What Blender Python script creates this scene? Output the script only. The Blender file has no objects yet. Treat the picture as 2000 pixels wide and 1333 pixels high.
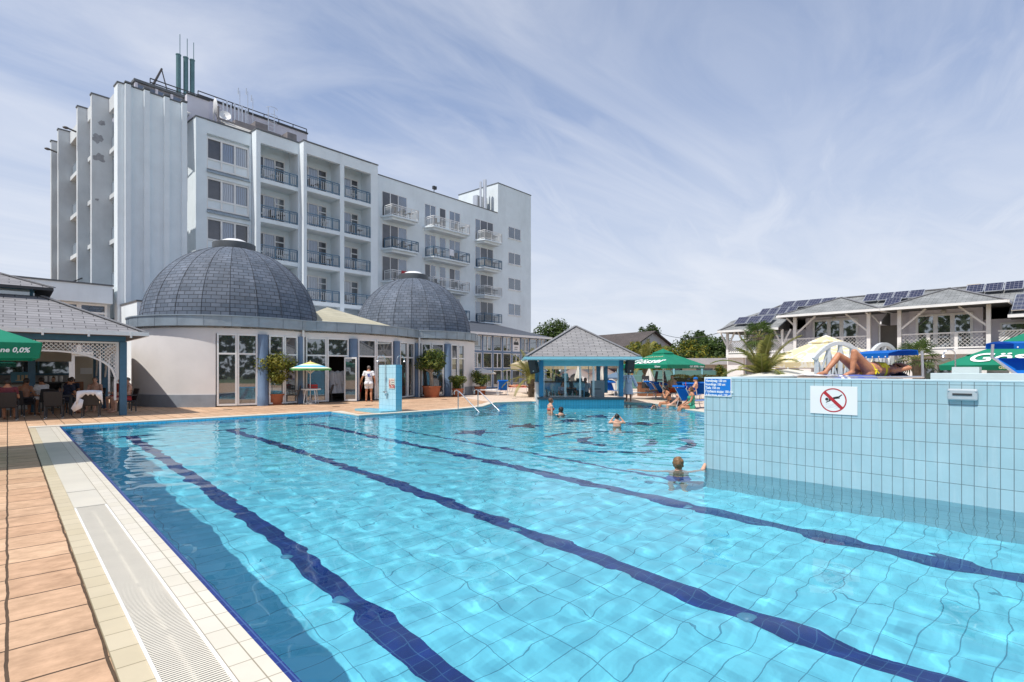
import bpy, bmesh, math, random
from mathutils import Vector, Matrix, noise
from mathutils.geometry import tessellate_polygon
random.seed(11)
R = math.radians
PI = math.pi
sc = bpy.context.scene
COL = sc.collection
FL, EYE = 1059.0, 1.65          # focal length in photo pixels, eye height above the deck


def at(px, py, Y):
    return Vector(((px - 1000) / FL * Y, Y, EYE - (py - 723) / FL * Y))


def gr(px, py, z=0.0):
    Y = FL * (EYE - z) / (py - 723)
    return Vector(((px - 1000) / FL * Y, Y, z))


# pool directions: A runs along the lanes, B across them
A = Vector((-.6811, .7322, 0))
B = Vector((.7322, .6811, 0))
PR = math.atan2(.6811, .7322)
ZUP = Vector((0, 0, 1))


def W(v, u, z=0.0):
    return B * v + A * u + Vector((0, 0, z))


# ---------------------------------------------------------------- mesh builder
class MB:
    def __init__(s):
        s.v, s.f, s.m, s.uv, s.mi = [], [], [], [], 0

    def add(s, V, F, mi=None, UV=None):
        o = len(s.v)
        s.v += [Vector(p) for p in V]
        for k, f in enumerate(F):
            s.f.append(tuple(i + o for i in f))
            s.m.append(s.mi if mi is None else mi)
            s.uv.append(UV[k] if UV else None)
        return s

    def box(s, x0, x1, y0, y1, z0, z1, mi=None):
        V = [(x0, y0, z0), (x1, y0, z0), (x1, y1, z0), (x0, y1, z0), (x0, y0, z1), (x1, y0, z1), (x1, y1, z1), (x0, y1, z1)]
        return s.add(V, [(3, 2, 1, 0), (4, 5, 6, 7), (0, 1, 5, 4), (1, 2, 6, 5), (2, 3, 7, 6), (3, 0, 4, 7)], mi)

    def bar(s, p, q, w, h=None, up=ZUP, mi=None):
        p, q = Vector(p), Vector(q)
        h = w if h is None else h
        d = (q - p).normalized()
        up = Vector(up)
        if abs(d.dot(up)) > .98:
            up = Vector((1, 0, 0))
        r = d.cross(up).normalized() * (w / 2)
        n = r.cross(d).normalized() * (h / 2)
        V = [p - r - n, p + r - n, p + r + n, p - r + n, q - r - n, q + r - n, q + r + n, q - r + n]
        return s.add(V, [(0, 1, 2, 3), (7, 6, 5, 4), (0, 4, 5, 1), (1, 5, 6, 2), (2, 6, 7, 3), (3, 7, 4, 0)], mi)

    def tube(s, pts, r, n=8, mi=None):
        pts = [Vector(p) for p in pts]
        rs = r if isinstance(r, (list, tuple)) else [r] * len(pts)
        V, F = [], []
        up0 = None
        for i, p in enumerate(pts):
            d = (pts[min(i + 1, len(pts) - 1)] - pts[max(i - 1, 0)]).normalized()
            if up0 is None:
                up0 = Vector((1, 0, 0)) if abs(d.z) > .8 else ZUP
            a = d.cross(up0).normalized()
            b = d.cross(a)
            for k in range(n):
                t = 2 * PI * k / n
                V.append(p + (a * math.cos(t) + b * math.sin(t)) * rs[i])
        for i in range(len(pts) - 1):
            for k in range(n):
                k2 = (k + 1) % n
                F.append((i * n + k, i * n + k2, (i + 1) * n + k2, (i + 1) * n + k))
        F.append(tuple(range(n)))
        F.append(tuple(range((len(pts) - 1) * n, len(pts) * n))[::-1])
        return s.add(V, F, mi)

    def lathe(s, prof, c=(0, 0, 0), n=24, mi=None, a0=0.0, a1=2 * PI, uv=None):
        c = Vector(c)
        full = abs(a1 - a0 - 2 * PI) < 1e-6
        m = n if full else n + 1
        V, F, UV = [], [], []
        for r, z in prof:
            for k in range(m):
                t = a0 + (a1 - a0) * k / n
                V.append(c + Vector((math.cos(t) * r, math.sin(t) * r, z)))
        arc = [0]
        for i in range(1, len(prof)):
            arc.append(arc[-1] + math.hypot(prof[i][0] - prof[i - 1][0], prof[i][1] - prof[i - 1][1]))
        for i in range(len(prof) - 1):
            for k in range(n):
                k2 = (k + 1) % m
                F.append((i * m + k, i * m + k2, (i + 1) * m + k2, (i + 1) * m + k))
                w0 = prof[i][0] * 2 * PI / n
                w1 = prof[i + 1][0] * 2 * PI / n
                o = k * 7.3
                UV.append([(o - w0 / 2, arc[i]), (o + w0 / 2, arc[i]), (o + w1 / 2, arc[i + 1]), (o - w1 / 2, arc[i + 1])])
        return s.add(V, F, mi, UV if uv else None)

    def prism(s, poly, z0, z1, mi=None):
        n = len(poly)
        ar = sum(poly[i][0] * poly[(i + 1) % n][1] - poly[(i + 1) % n][0] * poly[i][1] for i in range(n))
        if ar < 0:
            poly = poly[::-1]
        V = [(p[0], p[1], z0) for p in poly] + [(p[0], p[1], z1) for p in poly]
        F = [(i, (i + 1) % n, n + (i + 1) % n, n + i) for i in range(n)]
        tri = tessellate_polygon([[Vector((p[0], p[1], 0)) for p in poly]])
        for t in tri:
            a, b, c = [Vector((poly[i][0], poly[i][1], 0)) for i in t]
            if (b - a).cross(c - a).z < 0:
                t = t[::-1]
            F.append(tuple(n + i for i in t))
            F.append(tuple(t[::-1]))
        return s.add(V, F, mi)

    def poly(s, pts, mi=None, uv=None):
        return s.add(pts, [tuple(range(len(pts)))], mi, [uv] if uv else None)

    def ell(s, c, rad, fr=None, n=14, m=8, mi=None):
        c = Vector(c)
        fr = fr or (Vector((1, 0, 0)), Vector((0, 1, 0)), ZUP)
        V, F = [], []
        for i in range(m + 1):
            ph = PI * i / m
            for k in range(n):
                t = 2 * PI * k / n
                V.append(c + fr[0] * (rad[0] * math.sin(ph) * math.cos(t)) + fr[1] * (rad[1] * math.sin(ph) * math.sin(t)) - fr[2] * (rad[2] * math.cos(ph)))
        for i in range(m):
            for k in range(n):
                k2 = (k + 1) % n
                F.append((i * n + k, i * n + k2, (i + 1) * n + k2, (i + 1) * n + k))
        return s.add(V, F, mi)

    def cap(s, p, q, r0, r1, n=10):
        """tapered capsule with round ends"""
        p, q = Vector(p), Vector(q)
        d = q - p
        L = d.length
        d = d.normalized() if L > 1e-6 else ZUP
        pts, rs = [], []
        for k in range(4):
            a = PI / 2 * (1 - k / 4)
            pts.append(p - d * r0 * math.sin(a)); rs.append(max(r0 * math.cos(a), .001))
        pts.append(p); rs.append(r0)
        pts.append(q); rs.append(r1)
        for k in range(1, 5):
            a = PI / 2 * k / 4
            pts.append(q + d * r1 * math.sin(a)); rs.append(max(r1 * math.cos(a), .001))
        return s.tube(pts, rs, n)

    def mesh(s, name, mats, off=None, smooth=False, ang=40):
        me = bpy.data.meshes.new(name)
        V = s.v if off is None else [p - Vector(off) for p in s.v]
        me.from_pydata([tuple(p) for p in V], [], s.f)
        for m in (mats if isinstance(mats, (list, tuple)) else [mats]):
            me.materials.append(m)
        if any(s.m):
            me.polygons.foreach_set('material_index', s.m)
        if any(u is not None for u in s.uv):
            ul = me.uv_layers.new(name='UVMap')
            k = 0
            for f, u in zip(s.f, s.uv):
                for j in range(len(f)):
                    ul.data[k].uv = u[j] if u else (0, 0)
                    k += 1
        if smooth:
            me.polygons.foreach_set('use_smooth', [True] * len(me.polygons))
            if ang < 180:
                me.set_sharp_from_angle(angle=R(ang))
        me.update()
        return me

    def build(s, name, mats, parent=None, smooth=False, off=None, loc=None, rz=0, ang=40, bevel=0):
        o = bpy.data.objects.new(name, s.mesh(name, mats, off, smooth, ang))
        COL.objects.link(o)
        if parent:
            o.parent = parent
        if loc is not None:
            o.location = loc
        if rz:
            o.rotation_euler = (0, 0, rz)
        if bevel:
            b = o.modifiers.new('bevel', 'BEVEL')
            b.width = bevel; b.segments = 2; b.limit_method = 'ANGLE'; b.angle_limit = R(40)
        return o


def tag(o, label=None, cat=None, group=None, kind=None):
    if label: o['label'] = label
    if cat: o['category'] = cat
    if group: o['group'] = group
    if kind: o['kind'] = kind
    return o


def thing(name, label, cat, loc=(0, 0, 0), rz=0, group=None):
    o = bpy.data.objects.new(name, None)
    o.empty_display_size = .2
    COL.objects.link(o)
    o.location = loc
    o.rotation_euler = (0, 0, rz)
    return tag(o, label, cat, group)


KIDS = {}


def dup(root, loc, rz=0, label=None, group=None, scale=None, parent=None):
    r = root.copy()
    COL.objects.link(r)
    r.location = loc
    r.rotation_euler = (0, 0, rz)
    if scale: r.scale = scale
    if label: r['label'] = label
    if group: r['group'] = group

    def rec(src, dst):
        for ch in list(src.children):
            c = ch.copy()
            COL.objects.link(c)
            c.parent = dst
            rec(ch, c)
    rec(root, r)
    return r


def caust(o):
    o.cycles.is_caustics_receiver = True
    return o


# ---------------------------------------------------------------- materials
def newmat(name):
    m = bpy.data.materials.new(name)
    m.use_nodes = True
    return m, m.node_tree, m.node_tree.nodes['Principled BSDF']


def mk(nt, kind, **kw):
    n = nt.nodes.new(kind)
    for k, v in kw.items():
        if k in n.inputs:
            n.inputs[k].default_value = v
        else:
            setattr(n, k, v)
    return n


def c4(c, k=1.0):
    return (min(c[0] * k, 1), min(c[1] * k, 1), min(c[2] * k, 1), 1)


def ramp(nt, src, p0, p1, c0=(0, 0, 0, 1), c1=(1, 1, 1, 1)):
    r = nt.nodes.new('ShaderNodeValToRGB')
    r.color_ramp.elements[0].position = p0
    r.color_ramp.elements[1].position = p1
    r.color_ramp.elements[0].color = c0
    r.color_ramp.elements[1].color = c1
    nt.links.new(src, r.inputs[0])
    return r.outputs[0]


def mixc(nt, fac, a, b, mode='MIX'):
    n = nt.nodes.new('ShaderNodeMix')
    n.data_type = 'RGBA'
    n.blend_type = mode
    for s, v in ((n.inputs[0], fac), (n.inputs[6], a), (n.inputs[7], b)):
        if hasattr(v, 'is_linked'):
            nt.links.new(v, s)
        else:
            s.default_value = v
    return n.outputs[2]


def addbump(nt, b, src, strength, dist=.01):
    n = mk(nt, 'ShaderNodeBump', Strength=strength, Distance=dist)
    nt.links.new(src, n.inputs['Height'])
    nt.links.new(n.outputs[0], b.inputs['Normal'])


def mat(name, col, rough=.6, var=.1, scale=2.0, bump=0, bscale=30, metal=0, spec=.5, dirt=0, dcol=(.12, .1, .08), streak=0, em=0):
    m, nt, b = newmat(name)
    tc = mk(nt, 'ShaderNodeTexCoord')
    n1 = mk(nt, 'ShaderNodeTexNoise', Scale=scale, Detail=6.0, Roughness=.6)
    nt.links.new(tc.outputs['Object'], n1.inputs[0])
    c = mixc(nt, ramp(nt, n1.outputs[0], .3, .7), c4(col, 1 - var), c4(col, 1 + var))
    if dirt:
        n2 = mk(nt, 'ShaderNodeTexNoise', Scale=scale * .35, Detail=8.0, Roughness=.7)
        mp = mk(nt, 'ShaderNodeMapping')
        mp.inputs['Scale'].default_value = (1, 1, .25 if streak else 1)
        mp.inputs['Location'].default_value = (3, 7, 1)
        nt.links.new(tc.outputs['Object'], mp.inputs[0])
        nt.links.new(mp.outputs[0], n2.inputs[0])
        c = mixc(nt, ramp(nt, n2.outputs[0], .5, .8, (0, 0, 0, 1), (dirt, dirt, dirt, 1)), c, c4(dcol))
    nt.links.new(c, b.inputs['Base Color'])
    b.inputs['Roughness'].default_value = rough
    b.inputs['Metallic'].default_value = metal
    b.inputs['Specular IOR Level'].default_value = spec
    if bump:
        n3 = mk(nt, 'ShaderNodeTexNoise', Scale=bscale, Detail=4.0)
        nt.links.new(tc.outputs['Object'], n3.inputs[0])
        addbump(nt, b, n3.outputs[0], bump)
    return m


def tilemat(name, axis, bw, bh, mortar, c1, c2, cm, offset=0.0, rough=.3, bump=.4, var=.12, vscale=.7, spec=.5, loc=(0, 0), warp=0, grain=0, stretch=(1, 1, 1), lime=0):
    m, nt, b = newmat(name)
    tc = mk(nt, 'ShaderNodeTexCoord')
    co = tc.outputs['UV'] if axis == 'uv' else tc.outputs['Object']
    if axis in ('xz', 'yz'):
        sp = mk(nt, 'ShaderNodeSeparateXYZ')
        nt.links.new(co, sp.inputs[0])
        cb = mk(nt, 'ShaderNodeCombineXYZ')
        nt.links.new(sp.outputs[0 if axis == 'xz' else 1], cb.inputs[0])
        nt.links.new(sp.outputs[2], cb.inputs[1])
        co = cb.outputs[0]
    elif axis == 'yx':
        sp = mk(nt, 'ShaderNodeSeparateXYZ')
        nt.links.new(co, sp.inputs[0])
        cb = mk(nt, 'ShaderNodeCombineXYZ')
        nt.links.new(sp.outputs[1], cb.inputs[0])
        nt.links.new(sp.outputs[0], cb.inputs[1])
        co = cb.outputs[0]
    mp = mk(nt, 'ShaderNodeMapping')
    mp.inputs['Location'].default_value = (loc[0], loc[1], 0)
    nt.links.new(co, mp.inputs[0])
    co = mp.outputs[0]
    br = mk(nt, 'ShaderNodeTexBrick', Scale=1.0)
    br.offset = offset
    br.inputs['Brick Width'].default_value = bw
    br.inputs['Row Height'].default_value = bh
    br.inputs['Mortar Size'].default_value = mortar
    br.inputs['Mortar Smooth'].default_value = .15
    br.inputs['Color1'].default_value = c4(c1)
    br.inputs['Color2'].default_value = c4(c2)
    br.inputs['Mortar'].default_value = c4(cm)
    if warp:
        nz = mk(nt, 'ShaderNodeTexNoise', Scale=3.0, Detail=3.0)
        nt.links.new(co, nz.inputs[0])
        vm = mk(nt, 'ShaderNodeVectorMath', operation='MULTIPLY_ADD')
        nt.links.new(nz.outputs['Color'], vm.inputs[0])
        vm.inputs[1].default_value = (warp, warp, 0)
        nt.links.new(co, vm.inputs[2])
        nt.links.new(vm.outputs[0], br.inputs[0])
    else:
        nt.links.new(co, br.inputs[0])
    n1 = mk(nt, 'ShaderNodeTexNoise', Scale=vscale, Detail=7.0, Roughness=.65)
    nt.links.new(co, n1.inputs[0])
    c = mixc(nt, 1.0, br.outputs[0], ramp(nt, n1.outputs[0], .3, .72, (1 - var, 1 - var, 1 - var, 1), (1 + var, 1 + var, 1 + var, 1)), 'MULTIPLY')
    h = None
    if grain:
        n2 = mk(nt, 'ShaderNodeTexNoise', Scale=6.0, Detail=8.0, Roughness=.7)
        m2 = mk(nt, 'ShaderNodeMapping')
        m2.inputs['Scale'].default_value = stretch
        nt.links.new(co, m2.inputs[0])
        nt.links.new(m2.outputs[0], n2.inputs[0])
        g = 1 - grain
        c = mixc(nt, 1.0, c, ramp(nt, n2.outputs[0], .3, .65, (g, g * .97, g * .92, 1), (1.05, 1.05, 1.05, 1)), 'MULTIPLY')
        h = n2.outputs[0]
    if lime:
        n4 = mk(nt, 'ShaderNodeTexNoise', Scale=5.0, Detail=6.0, Roughness=.7)
        m4 = mk(nt, 'ShaderNodeMapping')
        m4.inputs['Scale'].default_value = (2.2, .25, 1)
        nt.links.new(co, m4.inputs[0])
        nt.links.new(m4.outputs[0], n4.inputs[0])
        c = mixc(nt, ramp(nt, n4.outputs[0], .52, .78, (0, 0, 0, 1), (lime, lime, lime, 1)), c, (.70, .76, .78, 1))
        n5 = mk(nt, 'ShaderNodeTexNoise', Scale=2.0, Detail=4.0)
        nt.links.new(co, n5.inputs[0])
        rr = mk(nt, 'ShaderNodeMapRange')
        nt.links.new(n5.outputs[0], rr.inputs[0])
        rr.inputs[3].default_value = rough * .5
        rr.inputs[4].default_value = rough * 2.4
    nt.links.new(c, b.inputs['Base Color'])
    b.inputs['Roughness'].default_value = rough
    if lime: nt.links.new(rr.outputs[0], b.inputs['Roughness'])
    b.inputs['Specular IOR Level'].default_value = spec
    if bump:
        ma = mk(nt, 'ShaderNodeMath', operation='MULTIPLY_ADD')
        nt.links.new(br.outputs['Fac'], ma.inputs[0])
        ma.inputs[1].default_value = -1.0
        if h is not None:
            ms = mk(nt, 'ShaderNodeMath', operation='MULTIPLY')
            nt.links.new(h, ms.inputs[0])
            ms.inputs[1].default_value = .6
            nt.links.new(ms.outputs[0], ma.inputs[2])
        else:
            ma.inputs[2].default_value = 1.0
        addbump(nt, b, ma.outputs[0], bump, .006)
    return m


def glassmat(name, col, refl=.25, rough=.02, fold=0):
    """opaque looking pane: dark room or curtain behind a mirror-like surface"""
    m, nt, b = newmat(name)
    b.inputs['Base Color'].default_value = c4(col)
    b.inputs['Roughness'].default_value = .5
    tc = mk(nt, 'ShaderNodeTexCoord')
    if fold:
        wv = mk(nt, 'ShaderNodeTexWave', Scale=2.2, Distortion=2.0, Detail=2.0)
        wv.bands_direction = 'X'
        nt.links.new(tc.outputs['Object'], wv.inputs[0])
        nt.links.new(mixc(nt, wv.outputs[1], c4(col, .5), c4(col, 1.25)), b.inputs['Base Color'])
    else:
        nz = mk(nt, 'ShaderNodeTexNoise', Scale=.8, Detail=4.0)
        nt.links.new(tc.outputs['Object'], nz.inputs[0])
        nt.links.new(mixc(nt, ramp(nt, nz.outputs[0], .35, .65), c4(col, .45), c4(col, 1.5)), b.inputs['Base Color'])
    gl = mk(nt, 'ShaderNodeBsdfGlossy', Roughness=rough)
    gl.inputs['Color'].default_value = (.9, .95, 1, 1)
    nz2 = mk(nt, 'ShaderNodeTexNoise', Scale=.6, Detail=1.0)
    nt.links.new(tc.outputs['Object'], nz2.inputs[0])
    bp = mk(nt, 'ShaderNodeBump', Strength=.08, Distance=.02)
    nt.links.new(nz2.outputs[0], bp.inputs['Height'])
    nt.links.new(bp.outputs[0], gl.inputs['Normal'])
    fr = mk(nt, 'ShaderNodeFresnel', IOR=1.5)
    ad = mk(nt, 'ShaderNodeMath', operation='ADD')
    nt.links.new(fr.outputs[0], ad.inputs[0])
    ad.inputs[1].default_value = refl
    ad.use_clamp = True
    ms = mk(nt, 'ShaderNodeMixShader')
    nt.links.new(ad.outputs[0], ms.inputs[0])
    nt.links.new(b.outputs[0], ms.inputs[1])
    nt.links.new(gl.outputs[0], ms.inputs[2])
    nt.links.new(ms.outputs[0], nt.nodes['Material Output'].inputs[0])
    return m


def clearglass(name, tint=(.85, .95, .95), refl=.06):
    m, nt, b = newmat(name)
    tr = mk(nt, 'ShaderNodeBsdfTransparent')
    tr.inputs[0].default_value = c4(tint)
    gl = mk(nt, 'ShaderNodeBsdfGlossy', Roughness=.01)
    fr = mk(nt, 'ShaderNodeFresnel', IOR=1.45)
    ad = mk(nt, 'ShaderNodeMath', operation='ADD')
    nt.links.new(fr.outputs[0], ad.inputs[0])
    ad.inputs[1].default_value = refl - .04
    ms = mk(nt, 'ShaderNodeMixShader')
    nt.links.new(ad.outputs[0], ms.inputs[0])
    nt.links.new(tr.outputs[0], ms.inputs[1])
    nt.links.new(gl.outputs[0], ms.inputs[2])
    nt.links.new(ms.outputs[0], nt.nodes['Material Output'].inputs[0])
    return m


def leafmat(name, c1, c2, trans=.35):
    vary = 'canvas' not in name
    m, nt, b = newmat(name)
    tc = mk(nt, 'ShaderNodeTexCoord')
    n1 = mk(nt, 'ShaderNodeTexNoise', Scale=1.6, Detail=5.0)
    nt.links.new(tc.outputs['Object'], n1.inputs[0])
    gi = mk(nt, 'ShaderNodeNewGeometry')
    c = mixc(nt, ramp(nt, n1.outputs[0], .35, .65), c4(c1), c4(c2))
    if vary: c = mixc(nt, 1.0, c, ramp(nt, gi.outputs['Random Per Island'], 0, 1, (.6, .62, .6, 1), (1.35, 1.3, 1.1, 1)), 'MULTIPLY')
    nt.links.new(c, b.inputs['Base Color'])
    b.inputs['Roughness'].default_value = .55
    b.inputs['Specular IOR Level'].default_value = .3
    tl = mk(nt, 'ShaderNodeBsdfTranslucent')
    nt.links.new(c, tl.inputs[0])
    ms = mk(nt, 'ShaderNodeMixShader')
    ms.inputs[0].default_value = trans
    nt.links.new(b.outputs[0], ms.inputs[1])
    nt.links.new(tl.outputs[0], ms.inputs[2])
    nt.links.new(ms.outputs[0], nt.nodes['Material Output'].inputs[0])
    return m


WHITE = mat('white_paint', (.80, .80, .79), .45, .04, 3, dirt=.15)
WHITEW = mat('white_wood', (.80, .79, .77), .5, .05, 4)
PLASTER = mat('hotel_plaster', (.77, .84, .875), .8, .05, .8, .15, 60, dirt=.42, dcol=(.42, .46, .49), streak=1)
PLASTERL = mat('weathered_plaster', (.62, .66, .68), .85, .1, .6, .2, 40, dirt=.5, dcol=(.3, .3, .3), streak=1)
PINK = mat('pale_lilac_plaster', (.68, .66, .72), .8, .05, 1, .1, 50)
DRUM = mat('cream_plaster', (.78, .75, .73), .85, .05, .8, .15, 50, dirt=.18, dcol=(.45, .4, .4), streak=1)
PLINTH = mat('grey_plinth', (.27, .30, .34), .8, .12, 2, .2, 40)
ZINC = mat('zinc_sheet', (.30, .36, .41), .42, .16, 1.5, metal=.35, dirt=.4, dcol=(.55, .58, .6))
ROOFGREY = mat('roof_cap', (.13, .14, .15), .6, .15, 3)
BLUEP = mat('blue_pillar', (.13, .20, .31), .55, .1, 3, dirt=.3, dcol=(.3, .36, .42))
BLUEW = mat('blue_wood', (.055, .15, .24), .5, .12, 4)
BLUERAIL = mat('blue_rail', (.10, .19, .28), .45, .08)
BALUST = mat('pale_baluster', (.60, .62, .62), .5, .06)
STEEL = mat('steel', (.62, .63, .64), .25, .05, 5, metal=1)
ALU = mat('aluminium', (.68, .69, .70), .38, .06, 6, metal=.8)
DARKM = mat('dark_metal', (.04, .042, .045), .5, .1)
BLACKP = mat('black_wicker', (.022, .021, .022), .6, .3, 60, .5, 120)
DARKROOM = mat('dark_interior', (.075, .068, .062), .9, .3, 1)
CONC = mat('concrete', (.36, .35, .34), .85, .12, 2, .25, 30, dirt=.4)
TERRA = mat('terracotta', (.40, .13, .06), .7, .12, 4, .1, 40)
SOIL = mat('soil', (.05, .035, .025), .95, .3, 8, .5, 30)
BARK = mat('bark', (.16, .12, .085), .9, .3, 6, .8, 14)
BARKP = mat('pale_bark', (.33, .27, .2), .85, .2, 8, .5, 20)
PANE = glassmat('dark_pane', (.022, .026, .03), .16)
PANEC = glassmat('curtain_pane', (.16, .20, .27), .12, fold=1)
PANEW = glassmat('white_curtain_pane', (.34, .37, .42), .10, fold=1)
PANES = glassmat('sky_pane', (.035, .06, .10), .17)
PANED = glassmat('screen_pane', (.045, .043, .05), .03)
CLEAR = clearglass('clear_glass', (.97, .99, .99))
GREENF = leafmat('green_canvas', (.012, .25, .145), (.016, .28, .165), .25)
CREAMF = leafmat('cream_canvas', (.70, .62, .42), (.74, .66, .46), .35)
OFFWHITE = mat('off_white_canvas', (.66, .63, .56), .8, .06, 2)
BLUEF = leafmat('blue_canvas', (.008, .19, .66), (.012, .23, .74), .4)
BLUED = mat('dark_blue_canvas', (.01, .07, .25), .7, .1, 3)
WHITET = mat('white_lettering', (.85, .86, .85), .6, .02)
TOWELW = mat('white_towel', (.78, .78, .80), .95, .05, 6, .4, 80)
TOWELB = mat('blue_towel', (.10, .14, .40), .95, .15, 8, .5, 60)
REDB = mat('red_fabric', (.45, .03, .03), .7, .1)
ORANGEF = mat('orange_towel', (.75, .12, .04), .9, .1)
WOOD = mat('brown_wood', (.22, .09, .035), .6, .25, 5, .2, 20)
GREYPL = mat('grey_plastic', (.10, .09, .085), .5, .08)
LEAF1 = leafmat('green_leaves', (.05, .095, .022), (.10, .15, .04))
LEAF2 = leafmat('yellow_green_leaves', (.17, .18, .02), (.32, .28, .04))
LEAF3 = leafmat('dark_leaves', (.038, .07, .022), (.075, .115, .035))
LEAFO = leafmat('oleander_leaves', (.15, .19, .03), (.28, .28, .07))
FROND = leafmat('palm_fronds', (.11, .14, .03), (.28, .25, .07))
HEDGEM = leafmat('hedge_leaves', (.06, .085, .02), (.15, .11, .03))
SLATE = tilemat('slate_shingles', 'uv', .42, .19, .016, (.09, .115, .155), (.135, .16, .205), (.035, .042, .056), .5, .78, .7, .3, .6)
SHING = tilemat('grey_shingles', 'uv', .60, .22, .012, (.215, .21, .22), (.265, .26, .27), (.055, .055, .06), .5, .75, .7, .15, 1.2)
SHINGW = tilemat('pale_shingles', 'uv', .50, .165, .014, (.235, .23, .235), (.29, .285, .285), (.07, .07, .07), .5, .75, .6, .12, 1.2)
TILEROOF = tilemat('villa_shingles', 'uv', .4, .16, .012, (.20, .21, .21), (.28, .29, .29), (.09, .09, .09), .5, .8, .6, .35, 1.0)
TEXTS = []


def text(s, size, mtl, parent, o, xd, yd, shear=0, align='CENTER', ext=.003, name='lettering', bold=0, sx=1.0):
    cu = bpy.data.curves.new('txt', 'FONT')
    cu.body = s
    cu.size = size
    cu.shear = shear
    cu.align_x = align
    cu.align_y = 'CENTER'
    cu.extrude = ext
    cu.offset = bold
    cu.resolution_u = 3
    t = bpy.data.objects.new('txt', cu)
    COL.objects.link(t)
    dg = bpy.context.evaluated_depsgraph_get()
    me = bpy.data.meshes.new_from_object(t.evaluated_get(dg))
    bpy.data.objects.remove(t)
    me.materials.clear()
    me.materials.append(mtl)
    xd, yd = Vector(xd).normalized() * sx, Vector(yd).normalized()
    n = xd.cross(yd).normalized()
    M = Matrix(((xd.x, yd.x, n.x, o[0]), (xd.y, yd.y, n.y, o[1]), (xd.z, yd.z, n.z, o[2]), (0, 0, 0, 1)))
    me.transform(M)
    ob = bpy.data.objects.new(name, me)
    COL.objects.link(ob)
    if parent:
        ob.parent = parent
    return ob
# ---------------------------------------------------------------- world, sun, camera
SUN_EL = R(61)
sun_dir = Vector((-.755 * math.cos(SUN_EL), -.656 * math.cos(SUN_EL), math.sin(SUN_EL))).normalized()
w = bpy.data.worlds.new("World")
sc.world = w
w.use_nodes = True
nt = w.node_tree
bg = nt.nodes['Background']
sky = mk(nt, 'ShaderNodeTexSky', sky_type='NISHITA', sun_disc=False)
sky.sun_elevation = SUN_EL
sky.sun_rotation = math.atan2(sun_dir.x, sun_dir.y)
sky.air_density = 1.0
sky.dust_density = 1.0
sky.ozone_density = 1.6
tc = mk(nt, 'ShaderNodeTexCoord')
sp = mk(nt, 'ShaderNodeSeparateXYZ')
nt.links.new(tc.outputs['Generated'], sp.inputs[0])
dz = mk(nt, 'ShaderNodeMath', operation='MAXIMUM')
nt.links.new(sp.outputs[2], dz.inputs[0]); dz.inputs[1].default_value = 0.0
dz2 = mk(nt, 'ShaderNodeMath', operation='ADD')
nt.links.new(dz.outputs[0], dz2.inputs[0]); dz2.inputs[1].default_value = .12
pl = []
for k in (0, 1):
    d = mk(nt, 'ShaderNodeMath', operation='DIVIDE')
    nt.links.new(sp.outputs[k], d.inputs[0]); nt.links.new(dz2.outputs[0], d.inputs[1])
    pl.append(d.outputs[0])
cb = mk(nt, 'ShaderNodeCombineXYZ')
nt.links.new(pl[0], cb.inputs[0]); nt.links.new(pl[1], cb.inputs[1])


def cloud(rot, scl, sc_, det, lo, hi, dist, loc):
    mp = mk(nt, 'ShaderNodeMapping', vector_type='TEXTURE')
    mp.inputs['Rotation'].default_value = (0, 0, R(rot))
    mp.inputs['Scale'].default_value = (1 / scl[0], 1 / scl[1], 1)
    mp.inputs['Location'].default_value = loc
    nt.links.new(cb.outputs[0], mp.inputs[0])
    nz = mk(nt, 'ShaderNodeTexNoise', Scale=sc_, Detail=det, Roughness=.58, Distortion=dist)
    nt.links.new(mp.outputs[0], nz.inputs[0])
    return ramp(nt, nz.outputs[0], lo, hi)


ca = cloud(40, (.6, 1.35), 1.1, 11, .40, .78, 1.1, (1.3, .4, 0))
cc = cloud(62, (.55, 2.0), 1.7, 12, .42, .82, 1.6, (4.2, 2.4, 0))
cd = cloud(20, (.35, .5), 1.0, 3, .30, .70, .2, (0.5, 3.1, 0))
mx = mk(nt, 'ShaderNodeMath', operation='MAXIMUM')
nt.links.new(ca, mx.inputs[0])
m2 = mk(nt, 'ShaderNodeMath', operation='MULTIPLY')
nt.links.new(cc, m2.inputs[0]); nt.links.new(cd, m2.inputs[1])
nt.links.new(m2.outputs[0], mx.inputs[1])
mm = mk(nt, 'ShaderNodeMath', operation='MULTIPLY')
nt.links.new(mx.outputs[0], mm.inputs[0]); mm.inputs[1].default_value = .56
# veil: thin high haze everywhere, thicker to the horizon
hz = ramp(nt, dz.outputs[0], 0.0, .55, (.95, .95, .95, 1), (.50, .50, .50, 1))
base = mixc(nt, hz, sky.outputs[0], (3.9, 4.95, 7.5, 1))
hor = ramp(nt, dz.outputs[0], .0, .42, (1, 1, 1, 1), (0, 0, 0, 1))
base = mixc(nt, hor, base, (7.0, 7.45, 8.1, 1))
skyc = mixc(nt, mm.outputs[0], base, (8.2, 8.4, 8.9, 1))
nt.links.new(skyc, bg.inputs[0])
bg.inputs[1].default_value = .112

L = bpy.data.lights.new('Sun', 'SUN')
L.energy = 4.5
L.angle = R(.5)
L.color = (1, .955, .89)
L.cycles.is_caustics_light = True
so = bpy.data.objects.new('Sun', L)
COL.objects.link(so)
so.rotation_euler = sun_dir.to_track_quat('Z', 'Y').to_euler()

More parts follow.
